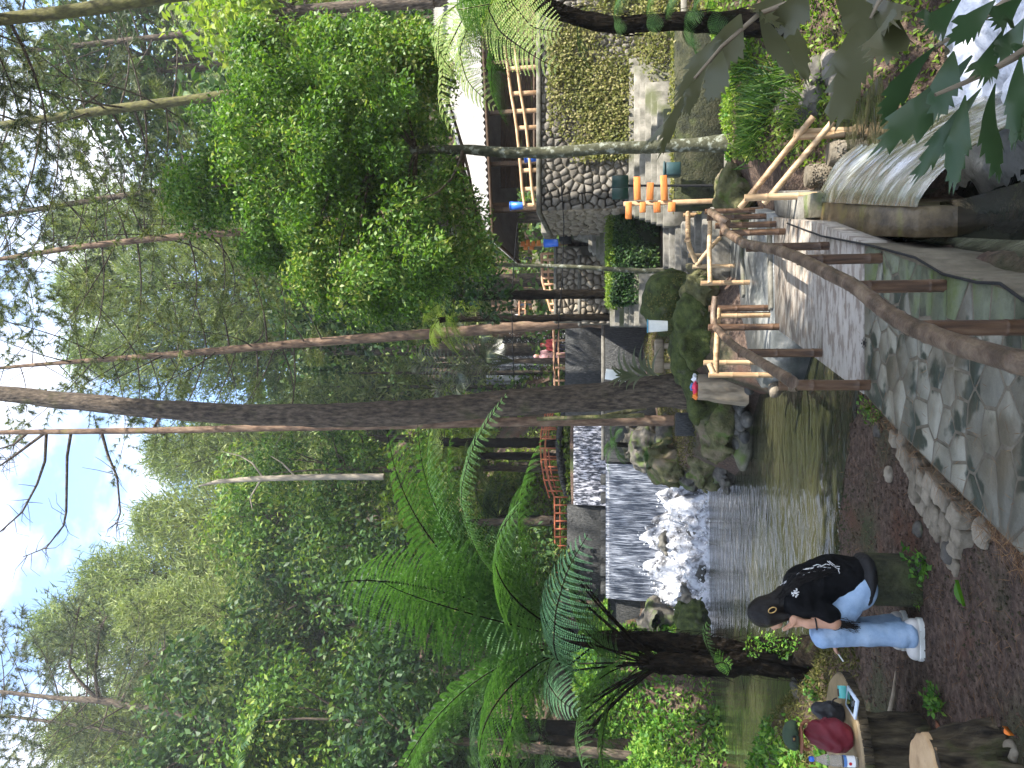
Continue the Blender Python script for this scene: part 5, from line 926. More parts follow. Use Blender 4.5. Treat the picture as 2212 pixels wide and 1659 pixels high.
# concrete landing, black box for the shade in the gap below it and the flight above the hedge
mb = MB(); a, b = at(1176, 506, 20.5), at(1199, 440, 20.5); mb.box(((a[0]+b[0])/2, 20.8, (a[2]+b[2])/2+.05), (b[0]-a[0], .9, a[2]-b[2]+.05), 0, .02); mb.top('landing', MATS['conc_pale'], 'pale concrete landing block at the left corner of the hut terrace', 'landing')
mb = MB(); a, b = at(1207, 520, 21.6), at(1232, 455, 21.6); mb.box(((a[0]+b[0])/2, 21.9, (a[2]+b[2])/2), (b[0]-a[0], .5, a[2]-b[2]), 0, .01); mb.top('gap_shade', MATS['black'], 'gap under the pale concrete landing, its shade painted as a black box', 'gap_shade')  # solid black box puts the shade of the open gap into colour
def flight(root, steps, mat, lip=None):
    for (x0, x1, y0, y1, z0, z1) in steps:
        mb = MB(); mb.box(((x0+x1)/2, (y0+y1)/2, (z0+z1)/2), (x1-x0, y1-y0, z1-z0), 0, .018); V, F = mb.arrays(); V = V+.008*fbm(V*3+x0)[:, None]; st = mobj('step', npmesh('step', V-wloc(root), F, MATS[mat]), root)
st = thing('stone_steps', 'curved flight of weathered stone steps climbing left of the rubble wall', 'steps', (3.6, 19, 2.2)); L = []
for k in range(10): v = 1312-8.2*k; Y = 19.0+.33*k; z = at(v, 520, Y)[2]; a = at(v, 585-9*k if k < 6 else 531-2*k, Y); L.append((a[0], 4.35, Y, Y+.45, 1.2, z))
flight(st, L, 'conc_pale')
st = thing('stone_steps', 'short flight of pale stone seats left of the clipped hedge', 'steps', (1.8, 18, 1.4)); L = []
for k in range(7): v = 1380-10.5*k; Y = 17.3+.42*k; z = at(v, 670, Y)[2]; a, b = at(v, 704, Y), at(v, 640-6*(6-k), Y); L.append((a[0], b[0]+.25, Y, Y+.46, .7, z))
flight(st, L, 'conc_pale')
st = thing('stone_steps', 'broad dark stone steps with pale edges behind the bamboo railing', 'steps', (3.0, 14.6, .2)); L = []
for k in range(8): z = .36+.105*k; L.append((1.75+.1*k+.03*rng.normal(), 3.25 if k < 5 else 5.2, 14.55+.3*k, 14.88+.3*k, -.1, z))
flight(st, L, 'conc')
st = thing('stone_steps', 'pale stone steps along the foot of the rubble wall, behind the lichen spotted trunk', 'steps', (4.6, 16.2, .9)); L = []
for k in range(7): L.append((3.2+.08*k, 5.6+.25*k, 16.0+.17*k, 16.2+.17*k, .6, 1.13+.115*k))
flight(st, L, 'conc_pale')
mb = MB(); mb.box((5.1, 14.9, .5), (3.6, .5, .95), 0, .03); V, F = mb.arrays(); o = MB(); o.add(V, *F); lw = o.top('low_wall', MATS['wall_moss'], 'low mossy wall behind the orange signpost', 'wall')
mb = MB(); mb.box((5.0, 14.35, .06), (4.2, .2, .12), -.02, .02); mb.top('kerb', MATS['conc_pale'], 'long pale kerb at the foot of the low mossy wall', 'kerb')
mb = MB(); mb.box((7.4, 15.9, .72), (4.0, .25, .12), 0, .02); mb.top('kerb', MATS['conc_pale'], 'pale stone kerb at the right behind the hanging palm leaves', 'kerb')
scatter([(3.3, 14.66), (6.9, 14.66), (6.9, 16), (3.3, 16)], 3600, .06, 'creeper', 'moss', 'moss and seedlings on top of the low mossy wall', 'moss', .12, zf=lambda x, y: np.where(y < 15.2, .98, zterr(x, y)))
scatter([(2.9, 12.6), (6.5, 12.0), (7.5, 14.2), (3.0, 14.2)], 5000, .07, 'herb', 'ground_cover', 'low weeds before the pale kerb', 'ground cover', .14)
scatter([(5.4, 15.2), (9.5, 15.2), (9.5, 17), (5.4, 17)], 5000, .08, 'creeper', 'ground_cover', 'weeds below the creeper covered part of the rubble wall', 'ground cover', .25)
# tan rubble walls by the ramp
tw = thing('ramp_wall', 'tan cobbled ramp wall of two tiers right of the dark dam', 'wall', (2.9, 23, 2.3)); mb = MB(); mb.box((3.05, 23.9, 3.1), (2.3, .6, 1.7), 0, .02); mb.box((2.75, 22.85, 2.5), (2.0, .6, 1.4), .0, .02); mb.build('core', MATS['mortar'], tw)
rubble(tw, 1.95, 4.15, 3.2, 3.95, 23.6, .2, 'stone_warm', 200); rubble(tw, 1.75, 3.7, 2.0, 3.15, 22.55, .2, 'stone_warm', 200)
mb = MB(); mb.box((3.05, 23.75, 4.0), (2.35, .5, .09), 0, .01); mb.box((2.72, 22.75, 3.21), (2.05, .5, .09), 0, .01); mb.build('coping', MATS['conc_pale'], tw)
# clipped hedge
hg = thing('hedge', 'clipped dark green hedge with a grassy top coloured lime for the sunlight on it', 'hedge', (3.0, 18, 1.2)); n = 13000; P = np.column_stack([1.8+rng.random(n)*2.5, 17.7+rng.random(n)*1.1, 1.2+rng.random(n)*.95]); f = rng.random(n) < .6; P[f, 1] = 17.7+rng.random(f.sum())*.12
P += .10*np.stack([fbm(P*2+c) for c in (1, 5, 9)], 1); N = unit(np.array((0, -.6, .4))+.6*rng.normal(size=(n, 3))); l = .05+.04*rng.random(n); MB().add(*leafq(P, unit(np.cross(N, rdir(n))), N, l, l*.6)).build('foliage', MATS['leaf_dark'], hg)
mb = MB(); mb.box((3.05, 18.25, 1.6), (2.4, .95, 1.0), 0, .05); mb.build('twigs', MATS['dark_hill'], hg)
n = 5200; P = np.column_stack([1.8+rng.random(n)*2.5, 17.68+rng.random(n)*1.2, 2.1+rng.random(n)*.22]); N = unit(np.array((0, -.3, .8))+.5*rng.normal(size=(n, 3))); l = .05+.05*rng.random(n); MB().add(*leafq(P, unit(np.cross(N, rdir(n))+np.array((0, -.2, .4))), N, l, l*.4)).build('lit_top_growth', MATS['leaf_lime'], hg)  # lime leaves carry the sunlight on the hedge top in their colour
# ---------------------------------------------------------------- bamboo
def bamboo(name, pts, r, mat, root, node=.34, sub=.06):
    pts = np.array(pts, float); d = np.r_[0, np.cumsum(np.linalg.norm(np.diff(pts, axis=0), axis=1))]; n = max(int(d[-1]/sub), 3); s = np.linspace(0, d[-1], n); nd = np.arange(node*.6, d[-1], node); s = np.unique(np.r_[s, nd-.012, nd-.004, nd+.004, nd+.012].clip(0, d[-1])); p = np.stack([np.interp(s, d, pts[:, i]) for i in range(3)], 1)
    if len(pts) > 2:
        for _ in range(5): p[1:-1] = (p[:-2]+2*p[1:-1]+p[2:])/4
    rr = np.full(len(s), r)*(1+.03*noise3(np.column_stack([s*3, s*0, s*0+r*50])))
    for q in nd: rr = rr*(1+.10*np.exp(-((s-q)/.007)**2))
    mb = MB(); mb.tube(p, rr, 12); return mb.build(name, MATS[mat], root, True)
def rail(label, posts, rails, mat_p, mat_r, rp=.04, rr=.045, z=0., lash=()):
    b = onz(*posts[0][0], posts[0][2] if len(posts[0]) > 2 else z); root = thing('bamboo_railing', label, 'railing', b)
    for q in posts:
        zz = q[2] if len(q) > 2 else z; a = onz(*q[0], zz); t = at(q[1], q[0][1], a[1]); t = np.array((a[0], a[1], t[2])); bamboo('post', [a-np.array((0, 0, .12)), t], rp, mat_p, root)
    for pts in rails: bamboo('rail', [np.array(p) for p in pts], rr, mat_r, root, .42)
    return root
r1 = [onz(1548, 470, .75), onz(1561, 478, .77), onz(1566, 500, .76), onz(1608, 526, .74), onz(1682, 541, .62), onz(1727, 558, .585), onz(1794, 592, .55), onz(1845, 617, .52), onz(1918, 676, .50), onz(1970, 707, .50), onz(2050, 738, .50), onz(2110, 757, .50), onz(2212, 785, .50), onz(2330, 805, .50)]
rail('dark bamboo railing with a long curved handrail along the right of the path', [((1630, 454), 1523), ((1654, 467), 1527), ((1677, 484), 1545), ((1697, 500), 1555), ((1791, 531), 1612), ((1904, 558), 1722), ((2040, 617), 1838), ((2214, 707), 1962)], [r1, [onz(1534, 457, .78), onz(1556, 472, .8), onz(1572, 483, .72)]], 'bamboo', 'bamboo_rail', .039, .045)
r2 = [onz(1546, 640, .74), onz(1542, 662, .76), onz(1541, 702, .77), onz(1564, 727, .76), onz(1592, 752, .75), onz(1626, 772, .74), onz(1704, 820, .74), onz(1712, 826, .74)]
rail('dark bamboo railing along the left of the footbridge ending at a lashed post', [((1663, 665), 1531), ((1683, 706), 1530), ((1776, 762), 1594), ((1878, 832), 1683)], [r2], 'bamboo', 'bamboo_rail', .042, .043)
lr = [o for o in bpy.data.objects if o.get('label', '').endswith('lashed post')][0]; c = onz(1708, 828, .72); mb = MB()
for k in range(4): a = np.linspace(0, 6.4, 22); mb.tube(c+np.stack([.055*np.cos(a), .05*np.sin(a), .015*np.sin(a*2)+.012*(k-1.5)+.02*np.cos(a)], 1), .006, 5, False)
mb.build('rope_lashing', MATS['wood_old'], lr)
rail('pale bamboo railing on the left edge of the wet path, short and angular', [((1632, 783), 1520), ((1651, 810), 1531), ((1662, 680), 1551)], [[onz(1552, 668, .68), onz(1548, 750, .74), onz(1547, 806, .74)], [onz(1532, 785, .85), onz(1541, 806, .80)]], 'bamboo_pale', 'bamboo_pale', .038, .036)
pr_ = rail('pale bamboo railing zigzagging along the far side of the wet path', [((1618, 610), 1514), ((1587, 574), 1496), ((1575, 550), 1487), ((1561, 518), 1478), ((1556, 462), 1476)], [[onz(1534, 612, .62), onz(1532, 540, .60), onz(1534, 462, .5)], [onz(1505, 572, .65), onz(1535, 535, .45), onz(1560, 508, .1)], [onz(1503, 565, .85), onz(1490, 536, .95), onz(1486, 518, 1.0)], [onz(1486, 518, 1.0), onz(1486, 460, .95)]], 'bamboo_pale', 'bamboo_pale', .038, .036)
g0, g1 = onz(1740, 423, -.12), onter(1887, 286); gz = float(g1[2])
rail('pale bamboo railing running down the sunlit right bank', [((1740, 423), 1608, -.12), ((1887, 288), 1714, gz), ((1885, 279), 1716, gz)], [[at(1598, 450, g0[1]+.4), at(1757, 252, g1[1]-.15)], [at(1650, 440, g0[1]+.3), at(1800, 262, g1[1]-.2)]], 'bamboo_pale', 'bamboo_pale', .04, .036)
# ---------------------------------------------------------------- sign posts and bins
def signpost(label, Y, post, boards, mat='orange_wood', sc=1.):
    b = at(post[1], post[2], Y); root = thing('signpost', label, 'signpost', b); t = at(post[0], post[2], Y); mb = MB(); z0 = min(ZT(b), b[2])-.1; mb.box((b[0], b[1], (z0+t[2])/2), (.075*sc, .06*sc, t[2]-z0), 0, .008); mb.build('post', MATS['tan_wood'], root)
    for k, (v0, v1, y0, y1) in enumerate(boards):
        a, c = at(v0, y0, Y-.06*sc), at(v1, y1, Y-.06*sc); m = (a+c)/2; w, h = abs(a[0]-c[0]), abs(a[2]-c[2]); mb = MB(); mb.box(m, (w, .03*sc, h), 0, .012*sc, Matrix.Rotation(.03*rng.normal(), 3, 'Y')); mb.build('board', MATS['orange_wood'], root)
    return root
signpost('signpost with seven blank orange boards beside the bamboo railing', 13.6, (1347, 1548, 434), [(1369, 1384, 382, 432), (1397, 1412, 395, 432), (1427, 1442, 379, 433), (1351, 1365, 437, 473), (1382, 1395, 437, 459), (1412, 1427, 437, 459), (1443, 1459, 437, 457)])
signpost('small far signpost with orange boards beside the blue bin', 24, (1122, 1200, 528), [(1125, 1134, 522, 532), (1136, 1145, 518, 532), (1148, 1156, 521, 533), (1159, 1168, 519, 531), (1131, 1140, 530, 540), (1144, 1153, 531, 540)], sc=1.2)
nb = thing('notice_board', 'dark green double panel board behind the orange signpost', 'notice board', at(1470, 401, 14.3)); p = MB(); a, b = at(1322, 401, 14.3), at(1540, 401, 14.3); p.tube(np.array([b, a]), .022, 8); p.build('pole', MATS['black'], nb, True)
for y0, y1 in ((380, 404), (406, 430)): a, c = at(1322, y0, 14.25), at(1357, y1, 14.25); mb = MB(); mb.box((a+c)/2, (abs(a[0]-c[0]), .05, abs(a[2]-c[2])), 0, .008); mb.build('panel', MATS['green_box'], nb)
a, c = at(1436, 354, 14.35), at(1470, 380, 14.35); mb = MB(); mb.box((a+c)/2, (abs(a[0]-c[0]), .22, abs(a[2]-c[2])), 0, .012); mb.box((a+c)/2+np.array((0, 0, abs(a[2]-c[2])/2+.012)), (abs(a[0]-c[0])+.03, .25, .03), 0, .008); mb.top('letter_box', MATS['teal_box'], 'small dark teal box on the low wall beside the signpost', 'box')
bl = rock('boulder', at(1436, 655, 15.2)-np.array((0, 0, .16)), (.62, .55, .58), MATS['moss_rock'], 'big rounded boulder covered in dark moss', 'boulder', seed=3, h=.045)
C = [at(1436, 655, 15.2)]; u = rdir(2600); u = u[u[:, 2] > -.3]; P = C[0]-np.array((0, 0, .16))+u*np.array((.62, .55, .58))*1.0; MB().add(*leafq(P, unit(np.cross(u, rdir(len(u)))), u, .05, .025)).build('moss', MATS['moss_leaf'], bl)['kind'] = 'stuff'
bucket(1442, 704, 14.3, .36, .115, 'white_paint', 'white litter bin with a blue rim before the mossy boulder', 'litter bin', None, 'blue_paint')
mb = MB(); a, c = at(1411, 806, 15.9), at(1436, 733, 15.9); mb.box((a+c)/2, (abs(a[0]-c[0]), .35, abs(a[2]-c[2])*.8), 0, .03); mb.box((a+c)/2-np.array((.2, 0, .4)), (.12, .3, .66), 0, .02); mb.box((a+c)/2+np.array((.2, 0, -.4)), (.12, .3, .66), 0, .02); mb.top('stone_bench', MATS['wood_old'], 'pale weathered bench between the mossy boulder and the massive pine', 'bench')
rock('rock', at(1470, 700, 14.3)-np.array((0, 0, .24)), (.8, .34, .36), MATS['moss_rock'], 'flat topped mossy ledge under the white litter bin', 'rock', seed=71, amp=.35, h=.05, flat=at(1443, 704, 14.3)[2]+.01)
# ---------------------------------------------------------------- arched bridge, walkways, far deck
ab = thing('arched_bridge', 'small arched concrete bridge with red railings above the upper weir', 'bridge', at(1240, 1000, 31.5)); pts = [(1222, 868), (1212, 900), (1205, 930), (1203, 962), (1206, 1000), (1212, 1035), (1223, 1072)]; P = np.array([at(v, y, 31.5) for v, y in pts]); mb = MB(); t = np.linspace(0, 1, 30); C = np.stack([np.interp(t, np.linspace(0, 1, len(P)), P[:, i]) for i in range(3)], 1)
for i in range(29): m = (C[i]+C[i+1])/2; d = C[i+1]-C[i]; mb.box(m-np.array((0, 0, .1)), (np.linalg.norm(d)*1.04, 1.3, .2), 0, 0, Matrix.Rotation(-math.atan2(d[2], d[0]), 3, 'Y'))
mb.build('deck', MATS['slate'], ab); mb = MB(); mb.box(C[-1]+np.array((-.5, 0, -.5)), (1.0, 1.3, 1.0), 0, .03); mb.box(C[0]+np.array((.5, 0, -.5)), (1.0, 1.3, 1.0), 0, .03); mb.build('pier', MATS['slate'], ab)
for dy in (-.6, .6):
    for h in (.62, .42): mb = MB(); mb.tube(C+np.array((0, dy, h)), .035, 6); mb.build('rail', MATS['red_paint'], ab, True)
    for k in range(0, 30, 3): mb = MB(); mb.box(C[k]+np.array((0, dy, .31)), (.06, .06, .66)); mb.build('baluster', MATS['red_paint'], ab)
def fence(label, Y, top, foot, nposts, mat, sc=.05, mid=True, name='railing'):
    root = thing(name, label, 'railing', at(*foot[0], Y)); P = np.array([at(v, y, Y) for v, y in top]); Fp = np.array([at(v, y, Y) for v, y in foot]); t = np.linspace(0, 1, nposts)
    def ip(A, q): return np.array([np.interp(q, np.linspace(0, 1, len(A)), A[:, i]) for i in range(3)])
    mb = MB(); mb.tube(P, sc*.7, 6); mb.build('rail', MATS[mat], root)
    if mid: mb = MB(); mb.tube((P+Fp)/2+np.array((0, .02, .05)), sc*.5, 6); mb.build('rail', MATS[mat], root)
    for q in t: a, b = ip(P, q), ip(Fp, q); mb = MB(); mb.box((a+b)/2, (sc, sc, np.linalg.norm(a-b)), 0); mb.build('post', MATS[mat], root)
    return root
fence('red railing on the dam top left of the arched bridge', 30.2, [(1198, 1074), (1199, 1160), (1200, 1256)], [(1226, 1074), (1227, 1160), (1228, 1256)], 11, 'red_paint', .06)
fence('tan timber railing on the dam top in front of the far waterfall', 29.6, [(1196, 706), (1197, 780), (1199, 850)], [(1222, 706), (1222, 780), (1222, 850)], 6, 'salmon_wood', .075)
fence('tan timber railing stepping down the cobbled ramp wall', 24.1, [(1170, 548), (1172, 607), (1190, 671)], [(1203, 548), (1205, 607), (1214, 671)], 10, 'salmon_wood', .07)
dk = thing('viewing_deck', 'orange timber viewing deck with railing where far people stand', 'deck', at(1170, 640, 50)); a, b = at(1150, 690, 50), at(1164, 590, 50); mb = MB(); mb.box(((a[0]+b[0])/2, 51, (a[2]+b[2])/2), (abs(a[0]-b[0])+.3, 2.4, .4), 0, .02); mb.build('floor', MATS['wood_old'], dk)
for y in (600, 650, 680): a, c = at(1164, y, 50.2), at(1215, y, 50.2); mb = MB(); mb.box((a+c)/2, (.3, .3, a[2]-c[2]), 0); mb.build('support', MATS['wood_old'], dk)
for y in (594, 610, 624, 638, 653, 668, 684): a, c = at(1120, y, 50), at(1151, y, 50); mb = MB(); mb.box((a+c)/2, (.13, .13, a[2]-c[2])); mb.build('post', MATS['salmon_wood'], dk)
for v in (1122, 1135): mb = MB(); mb.tube(np.array([at(v, 592, 49.9), at(v, 690, 49.9)]), .06, 6); mb.build('rail', MATS['salmon_wood'], dk)
mb = MB(); a = at(1130, 590, 54); mb.box(a, (9, .4, 4.5), 0, .05); mb.top('earth_bank', MATS['bark_red'], 'reddish earth bank behind the viewing deck', 'bank')
mb = MB(); a = at(1152, 558, 48); mb.box((a[0]+.3, 49, a[2]-1.6), (3.2, 3.0, 3.2), 0, .05); mb.top('stone_terrace', MATS['conc_moss'], 'mossy terrace the purple clad visitor stands on', 'terrace')
# far waterfall on a black rock face
cf = rock('cliff', at(1150, 800, 58), (4.6, 2.5, 5.2), MATS['stone_dark'], 'black wet rock face of the far waterfall', 'cliff', seed=9, h=.35)
a, b = at(1225, 835, 54.5), at(1060, 742, 54.5); fallsheet('waterfall', a[0], b[0]-.6, 55.3, a[2], b[2]+.4, 1.0, MATS['mist_fall'], 'distant pale waterfall blowing in mist beyond the dam', 60, 30, .25, 3)
pp = np.column_stack([a[0]+rng.random(1500)*(b[0]-a[0]+1.5), 53+rng.random(1500)*1.5, a[2]+rng.random(1500)**1.5*4.5]); MB().add(*droplets(pp, .015+.035*rng.random(1500)**2)).top('spray', MATS['white_plastic'], 'spray drifting right of the far waterfall', 'spray', kind='stuff')
# ---------------------------------------------------------------- island: rocks, stump, round stones
for k, (v, y, Y, r, m, lab) in enumerate([(1440, 1000, 20.5, (.55, .8, .42), 'moss_bright', 'mossy sloping rock right of the foam'), (1400, 975, 23.5, (.7, .7, .5), 'rock', 'brown broken rock below the slate wall beside the weir'), (1370, 955, 24.6, (.5, .5, .35), 'rock', 'smaller brown rock against the slate wall'), (1450, 940, 21.5, (.6, .6, .4), 'rock', 'grey rock behind the square stone block'), (1525, 985, 18.6, (.75, .8, .36), 'moss_bright', 'rounded mossy rock jutting into the pool'), (1568, 1010, 18.2, (.5, .5, .3), 'rock', 'low wet rock at the tip of the island'), (1490, 1015, 20.5, (.5, .5, .4), 'rock', 'wet rock at the right edge of the foam'), (1500, 1345, 21.5, (.6, .5, .42), 'moss_rock', 'mossy rock at the left end of the foam'), (1420, 1330, 24.5, (.5, .5, .6), 'rock', 'dark rock left of the falling sheet'), (1548, 890, 15.8, (.9, .7, .34), 'moss_bright', 'earthy mound with roots at the foot of the massive pine'), (1505, 770, 15.2, (1.2, .45, .45), 'moss_rock', 'mossy bank right of the massive pine'), (1512, 625, 14.2, (.5, .35, .28), 'moss_bright', 'mossy hump at the end of the broad steps'), (1590, 420, 12.6, (.5, .45, .3), 'moss_bright', 'bright mossy stone behind the curved handrail')]):
    rock('rock', at(v, y, Y), r, MATS[m], lab, 'rock', seed=20+k, amp=.5, h=max(r)/16)
mb = MB(); a = at(1482, 917, 17.4); mb.box(a, (.5, .45, .46), .1, .02); mb.top('stone_block', MATS['slate'], 'dark square stone block at the left foot of the massive pine', 'block')
sp_ = at(1552, 838, 14.7); stp = thing('tree_stump', 'grey rotten tree stump with litter on top by the wet path', 'stump', sp_); mb = MB(); h = at(1508, 838, 14.7)[2]-sp_[2]; mb.lathe([(.34, -.5), (.27, .05), (.23, h*.5), (.22, h), (.18, h+.01)], sp_, 30, lambda a, z: 1+.10*np.sin(a*5+1)+.06*np.sin(a*11+2)); mb.build('trunk', MATS['wood_old'], stp, True)
def crumple(name, c, r, mat, label, cat, seed): return rock(name, c, r, MATS[mat], label, cat, None, seed, .6, max(r)/7)
crumple('plastic_wrapper', sp_+np.array((.0, -.02, h+.06)), (.12, .1, .05), 'pink_plastic', 'crumpled pink plastic bag on the rotten stump', 'litter', 41); crumple('plastic_wrapper', sp_+np.array((-.13, 0, h+.05)), (.08, .07, .045), 'orange_plastic', 'crumpled orange wrapper on the rotten stump', 'litter', 42); crumple('plastic_wrapper', sp_+np.array((.02, -.02, h+.12)), (.07, .05, .03), 'label_blue', 'crumpled blue wrapper on the rotten stump', 'litter', 43); crumple('plastic_wrapper', sp_+np.array((.17, 0, h+.06)), (.08, .05, .05), 'label_white', 'crumpled white wrapper on the rotten stump', 'litter', 44)
sb = thing('stone_bank', 'bank of round dark river stones set at the pool edge below the massive pine', 'stone bank', at(1600, 890, 15)); g = np.random.default_rng(8)
for k in range(30):
    v, y = 1572+g.random()*46, 822+g.random()*140; Y = 15.25-(v-1572)*.02-(y-822)*-.006; r = .09+.07*g.random(); rock('stone', at(v, y, Y), (r*1.2, r, r*.85), MATS['stone_dark'], parent=sb, seed=60+k, amp=.12, h=r/4)
mb = MB(); c = at(1605, 890, 15.75); V, Q = surfnet(lambda P: ell(P, c, (1.2, .38, .26))+.05*fbm(P*3), c-np.array((1.7, .8, .6)), c+np.array((1.7, .8, .6)), .07); MB().add(V, Q).build('bank', MATS['conc_moss'], sb, True)
wall2 = thing('abutment_stones', 'pale round stones under the pale bamboo railing at the pool', 'stones', onz(1665, 825, -.2))
for k in range(12): v, y = 1648+g.random()*36, 812+g.random()*30; r = .09+.04*g.random(); rock('stone', onz(v, y, -.15-.25*g.random()), (r, r, r*.8), MATS['stone_warm'], parent=wall2, seed=100+k, amp=.15, h=r/4)
# plant, white board and green poles by the massive pine
ep = thing('strap_leaf_plant', 'strap leaved plant growing on the right side of the massive pine trunk', 'plant', at(1390, 806, 15.45))
for k in range(30):
    a = rng.random()*2.6-.2; L_ = .4+.35*rng.random(); c = at(1385+20*rng.normal(), 812, 15.45); d = np.array((math.cos(a), -.35*rng.random(), math.sin(a)*.8+.2)); t = np.linspace(0, 1, 7)[:, None]; p = c+d*t*L_-np.array((0, 0, .45*L_))*t**2.2; e = unit(np.cross(d, (0, -1, .3)))*np.array([.012, .02, .022, .02, .016, .01, .001])[:, None]; V = np.empty((14, 3)); V[0::2] = p-e; V[1::2] = p+e; MB().add(V, [(2*i, 2*i+1, 2*i+3, 2*i+2) for i in range(6)]).build('leaf', MATS['palm'], ep)
wb = thing('white_board', 'white tilted panel box fixed beside the massive pine trunk', 'board', at(1353, 806, 15.7)); a, c = at(1309, 822, 15.7), at(1352, 800, 15.7); mb = MB(); mb.box((a+c)/2, (.19, .10, .40), 0, .006, Matrix.Rotation(.14, 3, 'Y')); mb.build('panel', MATS['white_plastic'], wb); mb = MB(); mb.box((a+c)/2+np.array((0, -.06, 0)), (.21, .03, .42), 0, .004, Matrix.Rotation(.14, 3, 'Y')); mb.build('frame', MATS['white_paint'], wb)
for k, (p, q, lab) in enumerate((((1300, 900), (1396, 880), 'green bamboo pole leaning beside the massive pine, the slanting one'), ((1160, 905), (1392, 897), 'tall green bamboo pole standing just left of the massive pine'))):
    r_ = thing('bamboo_pole', lab, 'pole', at(*q, 18.3)); bamboo('culm', [at(*q, 18.3), at(*p, 18.5)], .05, 'moss_bright', r_)
mb = MB(); mb.tube(np.array([at(1118, 480, 20), at(1110, 570, 21), at(1105, 660, 22), at(1108, 760, 23), at(1112, 860, 24)]), .014, 5); mb.top('cable', MATS['black'], 'thin cable strung past the reddish pine', 'cable')
mb = MB(); mb.tube(np.array([at(1211, 380, 16.9), at(1218, 480, 17.3), at(1215, 600, 18), at(1205, 720, 18.6), at(1190, 860, 19)]), .012, 5); mb.top('cable', MATS['black'], 'thin sagging cable from the hut terrace to the massive pine', 'cable')
# ---------------------------------------------------------------- right bank: stone palisade, soil, grasses
for k, (v, y, w, h, lab) in enumerate([(1813, 379, 50, 66, 'pebbled concrete stump nearest the spilling water'), (1886, 329, 57, 92, 'tallest pebbled concrete stump beside the red edging board'), (1889, 270, 40, 60, 'pebbled concrete stump farthest right, behind the bamboo post'), (1795, 420, 32, 30, 'low round stone at the top end of the pebbled stumps')]):
    c = onter(v, y); s = mpp(v, c[1]); r_ = thing('concrete_stump', lab, 'stump', c, 'pebbled concrete stumps on the right bank'); hh = h*s; rr = w*s/2; mb = MB(); mb.lathe([(rr*1.05, -.25), (rr, .0), (rr*.97, hh*.9), (rr*.85, hh)], c, 26, lambda a, z: 1+.03*np.sin(a*7+z*9)); mb.build('core', MATS['edging'], r_, True)
    peb = MB(); a = rng.random(420)*6.28; zz = rng.random(420)*hh*.92; q = c+np.column_stack([np.cos(a)*rr*.985, np.sin(a)*rr*.985, zz]); sz = .008+.008*rng.random(420); dv, df = droplets(q, sz); peb.add(dv, df); o = peb.build('pebbles', MATS['stone_warm'], r_, True); o['kind'] = 'stuff'
a, c = onter(1897, 343), onter(1893, 240); mb = MB(); mb.box((a+c)/2+np.array((0, 0, .04)), (np.linalg.norm(a-c), .05, .16), math.atan2(c[1]-a[1], c[0]-a[0]), .006); mb.top('edging_board', MATS['red_soil'], 'rusty red edging board below the pebbled stumps', 'board')
for k, (v, y, Y, n, L_, lab) in enumerate([(1640, 210, 10.8, 420, .42, 'dark bushy grass tuft on the sunlit right bank'), (1610, 280, 11.6, 260, .36, 'dark grass tuft beside the lichen spotted trunk'), (1690, 150, 10.2, 260, .36, 'bright grass tuft lower on the right bank'), (1700, 250, 10.0, 220, .3, 'grass tuft above the bamboo rails of the right bank'), (1590, 130, 12, 240, .4, 'grass tuft at the right edge below the pale kerb')]):
    c = onter(v+30, y); root = thing('grass_tuft', lab, 'grass'
, c); P = c+rng.normal(size=(n, 3))*np.array((.18, .18, .03)); D = unit(rng.normal(size=(n, 3))*.6+np.array((0, 0, .9))); l = L_*(.6+.7*rng.random(n)); V1, F1 = leafq(P, D, rdir(n), l, .022, .05); MB().add(V1, F1).build('blades', MATS['leaf_mid' if k != 0 else 'leaf_dark'], root)['kind'] = 'stuff'
g = np.random.default_rng(4)
for k in range(18):
    v, y = 1690+g.random()*140, 120+g.random()*130; c = onter(v, y, .02); r = .07+.09*g.random(); rock('stone', c, (r*1.3, r, r*.8), MATS['rock' if k % 2 else 'stone_grey'], ['flat pale stone','round dark stone','wedge shaped stone','small grey stone','broad low stone','upright stone','chipped stone','mossy stone'][k % 8]+[' near the lichen spotted trunk',' under the hanging palm leaves',' above the reddish soil patch'][k % 3]+' on the right bank', 'stone', seed=200+k, amp=.25, h=r/4, group='loose stones on the right bank')
# ---------------------------------------------------------------- seated person
S5 = .1823
def q5(x, y, Y=6.0): return at(1601.3+S5*x, 1186.6+S5*y, Y)
YP = 6.0
ps = q5(1480, 480)
def Pt(x, y, dy=0.): return q5(x, y, YP+dy)
neck, chest, belly, hip = Pt(500, 700), Pt(720, 480), Pt(1040, 360), Pt(1330, 400)
head = Pt(285, 770); shL, shR = Pt(690, 640, -.13), Pt(620, 600, .16)
elL, wrL, haL = Pt(1100, 870, -.22), Pt(800, 885, -.20), Pt(640, 850, -.15)
elR, wrR, haR = Pt(1060, 880, .20), Pt(1100, 1020, .16), Pt(1110, 1110, .08)
hpL, hpR = Pt(1390, 480, -.09), Pt(1380, 470, .09); knL, knR = Pt(985, 1020, -.10), Pt(960, 985, .16); anL, anR = Pt(1930, 1000, -.10), Pt(1930, 900, .22); toL = Pt(1985, 1230, -.12); toR = Pt(1985, 1120, .22)
